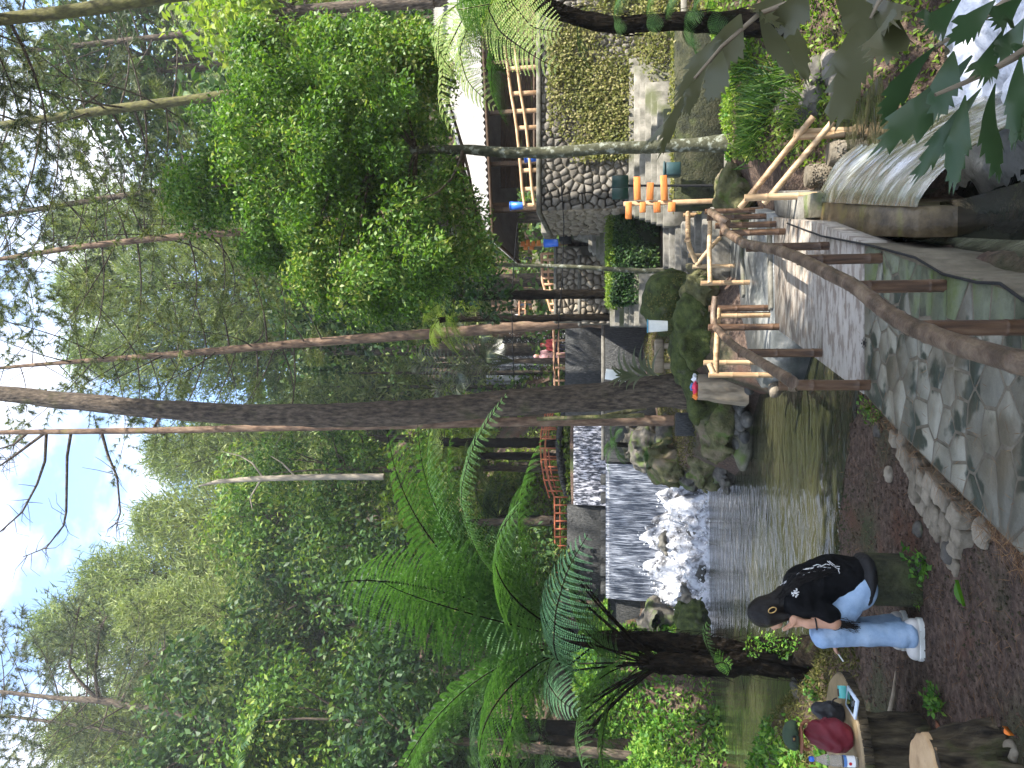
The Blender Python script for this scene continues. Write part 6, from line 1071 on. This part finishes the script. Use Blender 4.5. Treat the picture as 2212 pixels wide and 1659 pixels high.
def body(P):
    d = [ell(P, head, (.095, .085, .115)), cone(P, neck, head, .055, .06), cone(P, chest, belly, .13, .13), cone(P, neck, chest, .06, .13), cone(P, belly, hip, .13, .15), cone(P, shL, elL, .05, .042), cone(P, shR, elR, .05, .042), cone(P, shL, shR, .06, .06), cone(P, elL, wrL, .042, .029), cone(P, elR, wrR, .042, .029),
         cone(P, hpL, knL, .09, .065), cone(P, hpR, knR, .09, .065), cone(P, knL, anL, .06, .042), cone(P, knR, anR, .06, .042), cone(P, wrL, haL, .028, .03), cone(P, wrR, haR, .028, .028), ell(P, haL, (.045, .03, .04)), ell(P, haR, (.04, .035, .03))]
    r = union(d, .025)
    f = head+np.array((-.085, 0, -.05)); r = smin(r, cone(P, f, f+np.array((-.025, 0, -.015)), .018, .011), .012); r = smin(r, ell(P, head+np.array((-.055, 0, -.085)), (.045, .05, .04)), .02)
    r = smin(r, ell(P, head+np.array((.0, -.088, -.02)), (.02, .008, .03)), .006)
    for k in range(4):
        o = np.array((.0, (k-1.5)*.019, 0)); a = haL+o+np.array((-.01, 0, .02)); b = a+np.array((-.035-.01*(k % 2), 0, .035)); c = b+np.array((-.015, 0, .03)); r = np.minimum(r, chain(P, [a, b, c], [.0105, .0095, .0075]))
        a = haR+np.array((-.02, (k-1.5)*.017, .005)); b = a+np.array((-.04, 0, -.012*(k % 2)-.005)); c = b+np.array((-.018, 0, -.025)); r = np.minimum(r, chain(P, [a, b, c], [.0105, .0095, .0075]))
    r = np.minimum(r, chain(P, [haL+np.array((.01, -.03, 0)), haL+np.array((-.02, -.05, .025)), haL+np.array((-.035, -.05, .05))], [.012, .010, .008])); r = np.minimum(r, chain(P, [haR+np.array((0, -.03, 0)), haR+np.array((-.03, -.045, .005)), haR+np.array((-.055, -.035, -.005))], [.012, .010, .008])); return r
lo, hi = np.array((-2.35, 5.45, -.35)), np.array((-1.0, 6.6, 1.2))
V, Q = surfnet(body, lo, hi, .0095); base = np.array((ps[0], ps[1], -.22)); person = mobj('person', npmesh('person', V-base, [Q], MATS['skin'], True), None, base)
tag(person, 'person in black shirt and pale jeans sitting hunched on a mossy block, seen from behind', 'person')
def shirt(P):
    d = union([cone(P, Pt(600, 640), Pt(760, 470), .10, .165), cone(P, Pt(760, 470), Pt(1060, 350), .165, .17), cone(P, Pt(1060, 350), Pt(1330, 380), .17, .185), cone(P, shL+np.array((0, .02, 0)), Pt(1040, 770, -.19), .085, .078), cone(P, shR, elR, .085, .075), cone(P, shL, shR, .085, .085), cone(P, Pt(560, 680), Pt(660, 620), .075, .10)], .05)
    d = d+.008*fbm(P*11+3, 3)+.007*noise3(P*np.array((7, 7, 22)))
    cut = cone(P, Pt(1390, 200), Pt(1290, 700), .0, .0)
    return np.maximum(d, -(P-Pt(1400, 380))@unit(np.array((.35, 0, 1.)))-.02)
sh_ = sdfbuild('shirt', shirt, lo, hi, .0105, MATS['black_cloth'], person)
def jeans(P):
    d = union([ell(P, Pt(1400, 430), (.17, .20, .12)), cone(P, hpL, knL, .115, .088), cone(P, hpR, knR, .115, .088), cone(P, knL, Pt(1500, 1010, -.10), .088, .078), cone(P, Pt(1500, 1010, -.1), Pt(1960, 1010, -.1), .078, .095), cone(P, knR, Pt(1960, 900, .22), .088, .09)], .03)
    t = np.clip((.35-P[:, 2]), 0, 1); d = d+.006*fbm(P*np.array((9, 9, 16)), 3)+.007*np.sin(P[:, 2]*70+6*noise3(P*5))*sst(.0, -.12, P[:, 2]-.0)*.7
    return np.maximum(d, -(P[:, 2]+.155))
sdfbuild('jeans', jeans, lo, hi, .0105, MATS['denim'], person)
def hair(P):
    hd = ell(P, head+np.array((.012, 0, .012)), (.108, .098, .122)); face = ell(P, head+np.array((-.12, 0, -.075)), (.06, .075, .06))
    d = np.maximum(hd, -face); back = union([cone(P, head+np.array((.05, 0, -.02)), Pt(560, 560), .085, .085), cone(P, Pt(560, 560), Pt(800, 300), .085, .07), cone(P, Pt(800, 300), Pt(1050, 210), .07, .03)], .05); d = smin(d, back, .05)
    fr = union([cone(P, head+np.array((-.02, -.07, -.02)), Pt(690, 770, -.10), .045, .022), cone(P, Pt(690, 770, -.10), Pt(1060, 850, -.18), .022, .014), cone(P, Pt(1060, 850, -.2), Pt(1380, 950, -.23), .013, .005)], .02)
    d = smin(d, fr, .03); return d+.004*noise3(P*np.array((60, 60, 9)))
sdfbuild('hair', hair, lo, hi, .0105, MATS['hair'], person)
mb = MB()
for k in range(60):
    a = Pt(760+80*rng.normal(), 790+20*rng.normal(), -.13); b = Pt(1150+90*rng.normal(), 890+30*rng.normal(), -.22); c = Pt(1330+90*rng.random(), 930+40*rng.normal(), -.22); mb.tube(np.array([a, (a+b)/2+np.array((-.01, -.01, 0)), b, c]), [.003, .003, .0025, .0012], 3, False)
for k in range(60):
    a = Pt(430+30*rng.normal(), 620+30*rng.normal(), -.02); b = Pt(700+60*rng.normal(), 380+50*rng.normal(), -.15); c = Pt(980+90*rng.normal(), 260+40*rng.normal(), -.17); mb.tube(np.array([a, (a+b)/2+np.array((.03, -.07, .02)), b, c]), [.004, .0035, .003, .0012], 3, False)
mb.build('strands', MATS['hair'], person)
for an, to, s in ((Pt(1960, 960, -.1), toL, 'a'), (Pt(1960, 880, .22), toR, 'b')):
    c0 = np.array((an[0]+.03, an[1], -.14)); c1 = np.array((to[0], to[1], -.155))
    def shoe(P): return np.maximum(union([cone(P, c0, c1, .058, .048), ell(P, (c0+c1)/2+np.array((0, 0, .01)), (.12, .052, .05))], .03), -(P[:, 2]+.175))
    o = sdfbuild('shoe', shoe, np.minimum(c0, c1)-.12, np.maximum(c0, c1)+.12, .008, MATS['white_shoe'], person)
    def sole(P): q = np.maximum(cone(P*np.array((1, 1, 0)), c0*np.array((1, 1, 0)), c1*np.array((1, 1, 0)), .066, .054), np.abs(P[:, 2]+.192)-.026); return q
    sdfbuild('sole', sole, np.minimum(c0, c1)-.12, np.maximum(c0, c1)+.12, .008, MATS['white_paint'], o)
mb = MB(); c = Pt(365, 715, -.11); a = np.linspace(0, 6.283, 25); mb.tube(c+np.stack([.03*np.cos(a)*.6, -.012+0*a, .03*np.sin(a)], 1)@np.array(Matrix.Rotation(-.5, 3, 'Y')).T, .0045, 6, False); mb.build('hair_clip', MATS['gold'], person, True)
mb = MB(); ax = unit(wrL-elL); u = unit(np.cross(ax, (0, 1, 0))); w_ = np.cross(ax, u); mb.tube(elL+(wrL-elL)*.72+.040*(np.cos(a)[:, None]*u+np.sin(a)[:, None]*w_), .006, 6, False); mb.build('bracelet', MATS['black'], person, True)
mb = MB(); mb.tube(np.array([haR+np.array((-.07, -.035, -.015)), haR+np.array((-.115, -.06, -.045))]), .006, 8); mb.top('cigarette', MATS['white_paint'], 'white cigarette held in the hand beyond the knee', 'cigarette')
def blk(P): return np.maximum(union([ell(P, Pt(1450, 300), (.16, .22, .075)), ell(P, Pt(1470, 480, -.08), (.13, .12, .05)), cone(P, Pt(1420, 190), Pt(1500, 400), .07, .06)], .04)+.012*fbm(P*9, 3), -10)
sdfbuild('jacket', blk, lo, hi, .013, MATS['black'], person)
# white print on the shirt back, laid on the cloth
from mathutils.bvhtree import BVHTree
bpy.context.view_layer.update(); trees = []
for o in person.children:
    if o.name.startswith(('shirt', 'hair')) and not o.name.startswith('hair_clip'): me = o.data; mw = np.array(person.location); trees.append(BVHTree.FromPolygons([tuple(np.array(v.co)+mw) for v in me.vertices], [tuple(p.vertices) for p in me.polygons]))
def ontoshirt(x, y):
    d = Vector(ray(1601.3+S5*x, 1186.6+S5*y)).normalized(); hits = [t.ray_cast(Vector((0, 0, CZ)), d) for t in trees]; hits = [h for h in hits if h[0] is not None]
    if not hits: return None
    h = min(hits, key=lambda q: q[3]); return np.array(h[0]-d*.004)
inkm = MB()
def stroke(pts, r=.0035):
    p = [];
    for i in range(len(pts)-1):
        for t in np.linspace(0, 1, 5)[:-1 if i < len(pts)-2 else None]: q = ontoshirt(pts[i][0]+(pts[i+1][0]-pts[i][0])*t, pts[i][1]+(pts[i+1][1]-pts[i][1])*t); p.append(q)
    p = [q for q in p if q is not None]
    if len(p) > 1: inkm.tube(np.array(p), r, 4, True)
import math as m_
stroke([(640+22*m_.cos(a), 480+16*m_.sin(a)) for a in np.linspace(0, 6.3, 9)], .0045)              # O A Z over a second row, read with the head up
stroke([(685, 505), (625, 520), (680, 535)], .0045); stroke([(655, 510), (655, 530)], .004); stroke([(600, 500), (600, 530), (640, 505)], .004); stroke([(665, 545), (640, 560)], .005); stroke([(625, 535), (610, 555)], .005); stroke([(650, 560), (645, 570)], .005)
for l in ([(460, 430), (500, 395), (535, 375)], [(500, 410), (530, 390)], [(530, 460), (565, 430), (595, 405)], [(560, 440), (590, 415)], [(650, 300), (690, 280)], [(690, 330), (750, 300)], [(780, 285), (840, 265), (900, 260), (960, 262), (990, 240)], [(730, 240), (780, 235), (850, 225)], [(760, 230), (860, 218)], [(850, 200), (900, 180), (960, 195), (1000, 175), (1050, 185)], [(900, 210), (950, 205), (1000, 215), (1060, 220)], [(1020, 140), (1060, 175), (1110, 210), (1160, 240)], [(1040, 140), (1080, 170), (1130, 205)], [(1110, 200), (1165, 205)], [(1130, 225), (1165, 230)], [(1150, 245), (1165, 285)], [(640, 360), (680, 335)]): stroke(l, .003)
if inkm.n: inkm.build('print', MATS['white_ink'], person)['kind'] = 'stuff'
seat = thing('seat_block', 'mossy concrete block the person sits on', 'block', q5(1980, 420, 6.0)); a, b = q5(1500, 130, 5.95), q5(1960, 670, 5.95); mb = MB(); zt_ = a[2]; mb.box(((a[0]+b[0])/2, 6.08, (zt_-.35)/2), (abs(a[0]-b[0]), .42, zt_+.35), .05, .03); V, F = mb.arrays(); mobj('block', npmesh('block', V-wloc(seat), F, MATS['wall_moss']), seat)
# ---------------------------------------------------------------- log table with things on it
TZ = .35; tc = np.array((-2.62, 5.86, -.22)); tb = thing('log_table', 'round log slab table on a stump with bags on it', 'table', tc); wob = lambda a, z: 1+.02*np.sin(a*3+1)+.012*np.sin(a*9); mb = MB(); mb.lathe([(.45, TZ-.075), (.49, TZ-.055), (.50, TZ-.012), (.485, TZ)], (tc[0], tc[1], 0), 60, wob); mb.build('table_top', MATS['table_wood'], tb)
mb = MB()
for k in range(64): a = k/64*6.283; r = .495*wob(a, 0); c = np.array((tc[0]+r*math.cos(a), tc[1]+r*math.sin(a), TZ-.045)); mb.box(c, (.02, .045, .062), a, .006)
mb.build('bark_edge', MATS['stump_bark'], tb)['kind'] = 'stuff'
mb = MB(); trunk_mesh(mb, [(tc[0], tc[1], -.35), (tc[0], tc[1], -.1), (tc[0], tc[1], .1), (tc[0], tc[1], TZ-.07)], [.27, .24, .225, .23], 90, .015, .13, 13); mb.build('pedestal', MATS['stump_bark'], tb, True)
sc_ = np.array((-2.30, 4.72, -.22)); st = thing('stump_seat', 'freshly cut log stump with pale top at the corner nearest the viewer', 'stump', sc_); w2 = lambda a, z: 1+.07*np.sin(a*3+.5)+.05*np.sin(a*5+2)+.02*np.sin(a*14); mb = MB(); trunk_mesh(mb, [(sc_[0], sc_[1], -.4), (sc_[0], sc_[1], -.2), (sc_[0], sc_[1], .0), (sc_[0], sc_[1], .188)], [.42, .36, .31, .285], 110, .015, .13, 12); mb.build('bark', MATS['stump_bark'], st, True)
mb = MB(); mb.lathe([(.272, .17), (.27, .197), (.258, .203)], (sc_[0], sc_[1], 0), 60, w2); mb.build('cut_face', MATS['cut_wood'], st)
S6 = .2318
def q6(x, y, Y): return at(1699.2+S6*x, 1428.5+S6*y, Y)
def ont(x, y, z=TZ): return onz(1699.2+S6*x, 1428.5+S6*y, z)
bg = ont(640, 735); c = bg+np.array((0, .06, .155)); bag = thing('shoulder_bag', 'maroon fabric bag with brown strap standing on the log table', 'bag', bg)
def bf(P): return np.maximum(union([ell(P, c-np.array((0, 0, .04)), (.115, .085, .125)), ell(P, c+np.array((.0, 0, .06)), (.085, .07, .11))], .06)+.012*fbm(P*12, 3)+.006*np.sin(P[:, 2]*60+9*noise3(P*8)), TZ-P[:, 2])
sdfbuild('body', bf, c-.22, c+.24, .011, MATS['maroon'], bag)
a = np.linspace(-.2, 3.5, 20); mb = MB(); p = c+np.stack([.10*np.cos(a), -.03+0*a, .15+.05*np.sin(a)], 1); mb.tube(p, .012, 6); mb.build('strap', MATS['leather'], bag, True)
c2_ = ont(552, 520)+np.array((0, .05, .10)); pb = thing('pouch', 'black drawstring pouch beside the maroon bag', 'pouch', c2_-np.array((0, 0, .1)))
def pf(P): return np.maximum(union([ell(P, c2_-np.array((0, 0, .02)), (.085, .075, .09)), ell(P, c2_+np.array((.03, 0, .07)), (.05, .05, .06))], .04)+.014*fbm(P*13+5, 3), TZ-P[:, 2])
sdfbuild('body', pf, c2_-.16, c2_+.18, .010, MATS['bag_black'], pb); mb = MB(); a = np.linspace(0, 4.5, 20); mb.tube(c2_+np.stack([.10+.03*np.cos(a), -.05+0*a, -.04+.03*np.sin(a)], 1), .005, 5); mb.build('cord', MATS['black'], pb, True)
cc = c+np.array((-.02, 0, .235)); cpr = thing('cap', 'dark green cap with brown brim resting on the maroon bag', 'cap', cc)
def capf(P): q = P-cc; d = ell(P, cc, (.10, .09, .075)); d = np.maximum(d, -(q[:, 2]+.02)); return np.maximum(d, -ell(P, cc-np.array((0, 0, .012)), (.092, .082, .068)))
sdfbuild('crown', capf, cc-.13, cc+.13, .008, MATS['cap_green'], cpr)
def brim(P): q = P-cc; return np.maximum(np.abs(q[:, 2]+.025+.9*q[:, 1]**2+.25*(q[:, 1]+.09))-.006, np.maximum(np.linalg.norm((q[:, :2]-np.array((.01, -.07)))/np.array((.10, .085)), axis=1)*.09-.09, q[:, 1]+.02))
sdfbuild('brim', brim, cc-.2, cc+.16, .007, MATS['leather'], cpr); mb = MB(); mb.box(cc+np.array((.015, -.088, .015)), (.04, .008, .03), 0, .002, Matrix.Rotation(.3, 3, 'X')); bd = mb.build('badge', MATS['black'], cpr); mb = MB(); mb.box(cc+np.array((.015, -.093, .016)), (.016, .003, .014), 0, .001, Matrix.Rotation(.3, 3, 'X')); mb.build('emblem', MATS['gold'], bd)
bc = ont(650, 918)+np.array((0, -.03, 0)); bt = thing('water_bottle', 'clear plastic water bottle with blue cap in front of the maroon bag', 'bottle', bc); r = .036; mb = MB(); mb.lathe([(r*.8, 0), (r, .012), (r, .075), (r*.93, .085), (r, .10), (r, .165), (r*.86, .175), (r, .19), (r*.98, .21), (r*.55, .25), (.014, .27), (.014, .285)], bc, 24); mb.build('body', MATS['clear'], bt, True)
mb = MB(); mb.lathe([(.017, .283), (.018, .287), (.018, .308), (.015, .312)], bc, 20); mb.build('cap', MATS['blue_plastic'], bt, True); mb = MB(); mb.lathe([(r*1.015, .022), (r*1.015, .095)], bc, 24); lb = mb.build('label', MATS['label_white'], bt, True); mb = MB(); mb.lathe([(r*1.03, .075), (r*1.03, .095)], bc, 24); mb.build('band', MATS['label_blue'], lb, True)
mb = MB(); disc_ = []; a = np.linspace(0, 6.283, 14)[:-1]; ctr = bc+np.array((0, -r*1.06, .055)); V = np.vstack([ctr[None], ctr+np.stack([.011*np.cos(a), 0*a+.002, .011*np.sin(a)], 1)]); mb.add(V, np.array([(0, 1+(j+1) % 13, 1+j) for j in range(13)])); mb.build('red_mark', MATS['red_ink'], lb)
tq = [ont(585, 228), ont(682, 372), ont(655, 545), ont(568, 405)]; tbm = thing('tablet', 'white framed tablet lying on the log table', 'tablet', np.mean(tq, 0)); V, F = prism([(p[0], p[1]) for p in tq], TZ+.002, TZ+.016); MB().add(V, F).build('case', MATS['case'], tbm); m4 = np.mean(tq, 0); V, F = prism([tuple(((p-m4)*.70+m4)[:2]) for p in tq], TZ+.0165, TZ+.0185); MB().add(V, F).build('screen', MATS['screen'], tbm)
pk = ont(560, 285); pk_ = thing('cigarette_pack', 'small teal cigarette pack beside the tablet', 'pack', pk); mb = MB(); mb.box(pk+np.array((-.01, .02, .025)), (.085, .055, .05), .35, .003); p0 = mb.build('box', MATS['teal_pack'], pk_); mb = MB(); mb.box(pk+np.array((-.015, .02, .0515)), (.05, .035, .003), .35); mb.build('picture', MATS['dark_wood'], p0)
# ---------------------------------------------------------------- stone edging, litter, pebbles, weeds
se = thing('stone_edging', 'low stack of rough tan stones between path and pool', 'stones', onz(2000, 1050, -.2)); g = np.random.default_rng(12)
A, B = onz(1925, 925, -.1), onz(2080, 1150, -.1); D = B-A; Ln = np.linalg.norm(D); D /= Ln; Nn = np.array((-D[1], D[0], 0)); Nn = Nn if Nn[0] < 0 else -Nn; k = 0
for row, off, h in ((0, .0, .15), (1, .125, .11), (2, .25, .07), (3, .36, .045)):
    s = .05+.08*row
    while s < Ln-.06-.05*row:
        l = .10+.07*g.random(); c = A+D*(s+l/2)+Nn*(off+.03*g.normal()); c[2] = -.22+h/2+.01*g.normal(); w = .115+.02*g.random()
        def f(P): q = (P-c)@np.stack([D, Nn, np.array((0, 0, 1.))], 1); b = np.abs(q)-np.array((l*.42, w*.42, h*.5-.008)); return np.linalg.norm(np.maximum(b, 0), axis=1)+np.minimum(b.max(1), 0)-.008+.007*fbm(P*16+k*3.7, 2)
        V, Q = surfnet(f, c-.15, c+.15, .014); mobj('stone', npmesh('stone', V-c, [Q], MATS['edging'], True), se, c-wloc(se)); s += l+.012; k += 1
for k, (v, y, r, lab) in enumerate([(1988, 1143, .05, 'grey cobble beside the upper end of the stone edging'), (1925, 1025, .055, 'round grey cobble on the mud near the pool'), (2058, 1190, .07, 'flat tan stone past the end of the stone edging'), (2130, 1150, .07, 'half buried pale stone on the brown earth'), (1720, 1480, .16, 'two-lobed brown stone behind the log table'), (2190, 1625, .05, 'brown pebble by the freshly cut stump'), (1992, 1220, .045, 'orange brown pebble in the weeds'), (2140, 1600, .05, 'tan cobble right of the cut stump'), (1900, 930, .05, 'cobble at the top end of the stone edging')]):
    c = onz(v, y, -.2); c[2] = ZT(c)+r*.25; rock('stone', c, (r*1.3, r, r*.75), MATS['edging' if k % 2 else 'rock'], lab, 'stone', seed=300+k, amp=.25, h=r/5)
n = 13000; q = np.column_stack([-4.2+rng.random(n)*4.4, 3.6+rng.random(n)*5.4]); q = q[(polysd(q, PATH) > .03) & (polysd(q, POOL) > -.3)]; zz = zterr(q[:, 0], q[:, 1]); dv, df = droplets(np.column_stack([q, zz+.002]), .004+.013*rng.random(len(q))**4); dv = dv+.003*rng.normal(size=dv.shape); MB().add(dv, df).top('gravel', MATS['dirt'], 'scattered gravel on the brown earth', 'gravel', True, kind='stuff')
def strands(poly, n, mat, name, label, L_=.12):
    poly = np.array(poly); lo_, hi_ = poly.min(0), poly.max(0); q = lo_+rng.random((n*4, 2))*(hi_-lo_); q = q[polysd(q, poly) < 0][:n]; zz = zterr(q[:, 0], q[:, 1]); s = polysd(q, PATH); zz = np.where(s < .06, np.maximum(zz, .006), zz); a = rng.random(len(q))*6.28; P = np.column_stack([q, zz+.006+.02*rng.random(len(q))]); Dd = np.column_stack([np.cos(a), np.sin(a), .12*rng.normal(size=len(q))]); l = L_*(.5+rng.random(len(q))); V1, F1 = leafq(P, Dd, np.tile((0, 0, 1.), (len(q), 1)), l, .0035, .0); return MB().add(V1, F1).top(name, MATS[mat], label, 'litter', kind='stuff')
pe = [(float(np.interp(y, Lp[:, 1], Lp[:, 0])), y) for y in np.linspace(3.6, 6.6, 10)]
strands([(x-.03, y) for x, y in pe]+[(x-.24, y) for x, y in pe[::-1]], 2600, 'dry', 'pine_needles', 'rust red pine needles along the left edge of the path'); strands([(-4, 3.5), (-.9, 3.5), (-.4, 6), (-.3, 8), (-4, 9)], 2200, 'dry', 'pine_needles', 'fallen pine needles strewn over the brown earth')
strands([(x, y) for x, y in pe]+[(x+.9, y) for x, y in pe[::-1]], 140, 'dry', 'pine_needles', 'few dry needles lying on the flagstones', .09)
for k, (v, y, n, s, lab) in enumerate([(2000, 1215, 60, .16, 'green weed sprouting beside the stone edging'), (1985, 1255, 26, .1, 'small weed between edging and seat block'), (1990, 1300, 26, .1, 'small round leaved weed below the seat block'), (2035, 1515, 110, .14, 'clover clump by the log table foot'), (1880, 880, 40, .14, 'weed at the post where path and footbridge meet'), (1900, 900, 30, .12, 'weed beside the top of the stone edging'), (1795, 1360, 60, .16, 'weed in front of the fern stump'), (1740, 1600, 200, .28, 'leafy weeds behind the log table'), (1800, 1640, 160, .22, 'leafy weeds at the left edge behind the bags'), (1770, 1500, 60, .2, 'grassy weed by the two-lobed stone'), (1555, 1520, 80, .25, 'leafy plant at the far left waterline'), (1565, 1630, 120, .35, 'broad leaved plant at the left waterline')]):
    c = onz(v, y, -.2); c[2] = ZT(c); root = thing('weed', lab, 'weed', c); P = c+np.column_stack([rng.normal(size=(n, 2))*s*.35, rng.random(n)*s*.7]); N = unit(np.array((0, -.3, .8))+.5*rng.normal(size=(n, 3))); l = s*.32*(.6+.7*rng.random(n)); MB().add(*leafq(P, unit(np.cross(N, rdir(n))), N, l, l*.55)).build('leaves', MATS['herb'], root); mb = MB()
    for j in range(min(n, 20)): mb.tube(np.array([c, P[j]]), .0025, 3, False)
    mb.build('stems', MATS['herb'], root)
for k, (v, y, L_, mt, lab) in enumerate([(2098, 1310, .16, 'herb', 'fallen green leaf on the brown earth'), (2062, 1595, .16, 'leather', 'fallen rust brown leaf by the cut stump'), (2205, 1590, .07, 'orange_plastic', 'orange scrap at the lower edge by the cut stump')]):
    c = onz(v, y, -.2); c[2] = ZT(c)+.03; t = np.linspace(0, 1, 7); w = L_*.28*np.sin(t*math.pi)**.8; D_ = unit(np.array((.3, 1, .1))) if k else unit(np.array((1, .5, .1))); Sd = unit(np.cross(D_, (0, 0, 1))); V = np.concatenate([np.stack([c+D_*L_*tt+Sd*ww+np.array((0, 0, .02*math.sin(tt*3)+.02)), c+D_*L_*tt, c+D_*L_*tt-Sd*ww+np.array((0, 0, .02*math.sin(tt*3)+.01))]) for tt, ww in zip(t, w)]); F = [];
    for i in range(6): F += [(3*i, 3*i+1, 3*i+4, 3*i+3), (3*i+1, 3*i+2, 3*i+5, 3*i+4)]
    MB().add(V, F).top('fallen_leaf' if k < 2 else 'plastic_scrap', MATS[mt], lab, 'leaf' if k < 2 else 'litter', True)
mb = MB(); mb.tube(np.array([onz(1905, 1610, -.17), onz(1930, 1500, -.17), onz(1935, 1450, -.17)]), [.02, .015, .006], 7); mb.top('stick', MATS['wood_old'], 'dry stick lying behind the log table', 'stick')
mb = MB(); cp_ = [onz(1700, 482, .01), onz(1775, 510, .02), onz(1880, 530, .01), onz(1976, 556, .012), onz(2036, 592, .012), onz(2110, 610, .012), onz(2160, 612, .012), onz(2212, 650, .012), np.array((.2, 3.0, .012))]; mb.tube(np.array(cp_), .009, 6); mb.top('cable', MATS['black'], 'black cable lying along the right edge of the footpath', 'cable', True)
# ---------------------------------------------------------------- people far away
def human(label, foot, h, face, shirt_m, pants_m, head_m, arms=.15, sit=False):
    s = h/1.7; foot = np.array(foot, float); cz, sz = math.cos(face), math.sin(face); Rm = np.array([[cz, -sz, 0], [sz, cz, 0], [0, 0, 1]])
    def T(p): return foot+Rm@(np.array(p)*s)
    dz = -.42 if sit else 0
    hd, nk, ch_, hp = T((0, 0, 1.58+dz)), T((0, 0, 1.42+dz)), T((0, 0, 1.25+dz)), T((0, 0, .92+dz)); legs = []
    for sx in (-.09, .09): legs.append((T((sx, 0, .9+dz)), T((sx, -.42, .5)) if sit else T((sx, -.02, .48)), T((sx, -.42, .06)) if sit else T((sx, .02, .06)), T((sx, -.55, .04)) if sit else T((sx, -.12, .04))))
    arm = [(T((sx*.19, 0, 1.38+dz)), T((sx*.25, -.06, 1.08+dz)), T((sx*.2, -.28-arms, 1.02+dz))) for sx in (-1, 1)]
    def up(P, g): return union([cone(P, nk, ch_, (.07+g)*s, (.14+g)*s), cone(P, ch_, hp, (.14+g)*s, (.13+g)*s)]+[cone(P, a[0], a[1], (.055+g)*s, (.045+g)*s) for a in arm], .05*s)
    def lw_(P, g): return union([ell(P, hp, np.array((.15, .12, .12))*s)]+[chain(P, [l[0], l[1], l[2]], [(.085+g)*s, (.065+g)*s, (.045+g)*s]) for l in legs], .03*s)
    def bd(P): return union([ell(P, hd, np.array((.085, .10, .12))*s), cone(P, nk, hd, .05*s, .05*s), up(P, 0), lw_(P, 0)]+[chain(P, a, [.045*s, .04*s, .03*s]) for a in arm]+[ell(P, a[2], np.array((.035, .05, .04))*s) for a in arm]+[cone(P, l[2], l[3], .045*s, .035*s) for l in legs], .03*s)
    lo_, hi_ = foot-np.array((.7, .7, .05))*s, foot+np.array((.7, .7, 1.8))*s; V, Q = surfnet(bd, lo_, hi_, .035); o = tag(mobj('person', npmesh('person', V-foot, [Q], MATS['skin'], True), None, foot), label, 'person', 'far visitors by the dam and deck')
    sdfbuild('shirt', lambda P: up(P, .018), lo_, hi_, .035, MATS[shirt_m], o); sdfbuild('trousers', lambda P: lw_(P, .012), lo_, hi_, .035, MATS[pants_m], o); sdfbuild('head_cover', lambda P: np.maximum(ell(P, hd+Rm@np.array((0, .02, .02))*s, np.array((.10, .11, .13))*s), -ell(P, hd+Rm@np.array((0, -.12, -.03))*s, np.array((.07, .08, .08))*s)), lo_, hi_, .03, MATS[head_m], o); return o
human('far visitor with cream head cover standing on the viewing deck', at(1151, 655, 50.4), 1.55, .3, 'cloth_cream', 'cloth_blue', 'cloth_cream'); human('far visitor in white and dark clothes in the middle of the viewing deck', at(1151, 641, 50.6), 1.6, -.4, 'cloth_white', 'cloth_dark', 'hair'); human('far visitor in pinkish white top at the left end of the viewing deck', at(1151, 686, 50.5), 1.55, .6, 'cloth_white', 'cloth_blue', 'cloth_pink'); human('far visitor in purple above the stone ramp railing', at(1152, 558, 48), 1.5, 1.2, 'cloth_purple', 'cloth_purple', 'hair', .3)
human('visitor in dusty pink standing at the dam railing before the far waterfall', at(1238, 769, 31.5), 1.6, .4, 'cloth_pink', 'cloth_pink', 'cloth_pink'); human('visitor in red crouching behind the dam railing', at(1228, 745, 31.0), 1.5, -.3, 'cloth_red', 'cloth_dark', 'cloth_red', .1, True)
# ---------------------------------------------------------------- thin haze over the valley
hz = MB(); hz.box((0, 47, 38), (264, 222, 82)); m = bpy.data.materials.new('haze'); N, L = nod(m); N.remove(N['Principled BSDF']); pv = N.new('ShaderNodeVolumePrincipled'); pv.inputs['Density'].default_value = .0008; pv.inputs['Color'].default_value = (.93, .96, 1, 1); pv.inputs['Anisotropy'].default_value = .2; L.new(pv.outputs[0], N['Material Output'].inputs['Volume'])
tag(hz.build('haze', m), 'thin pale haze in the valley air', 'haze', kind='stuff')
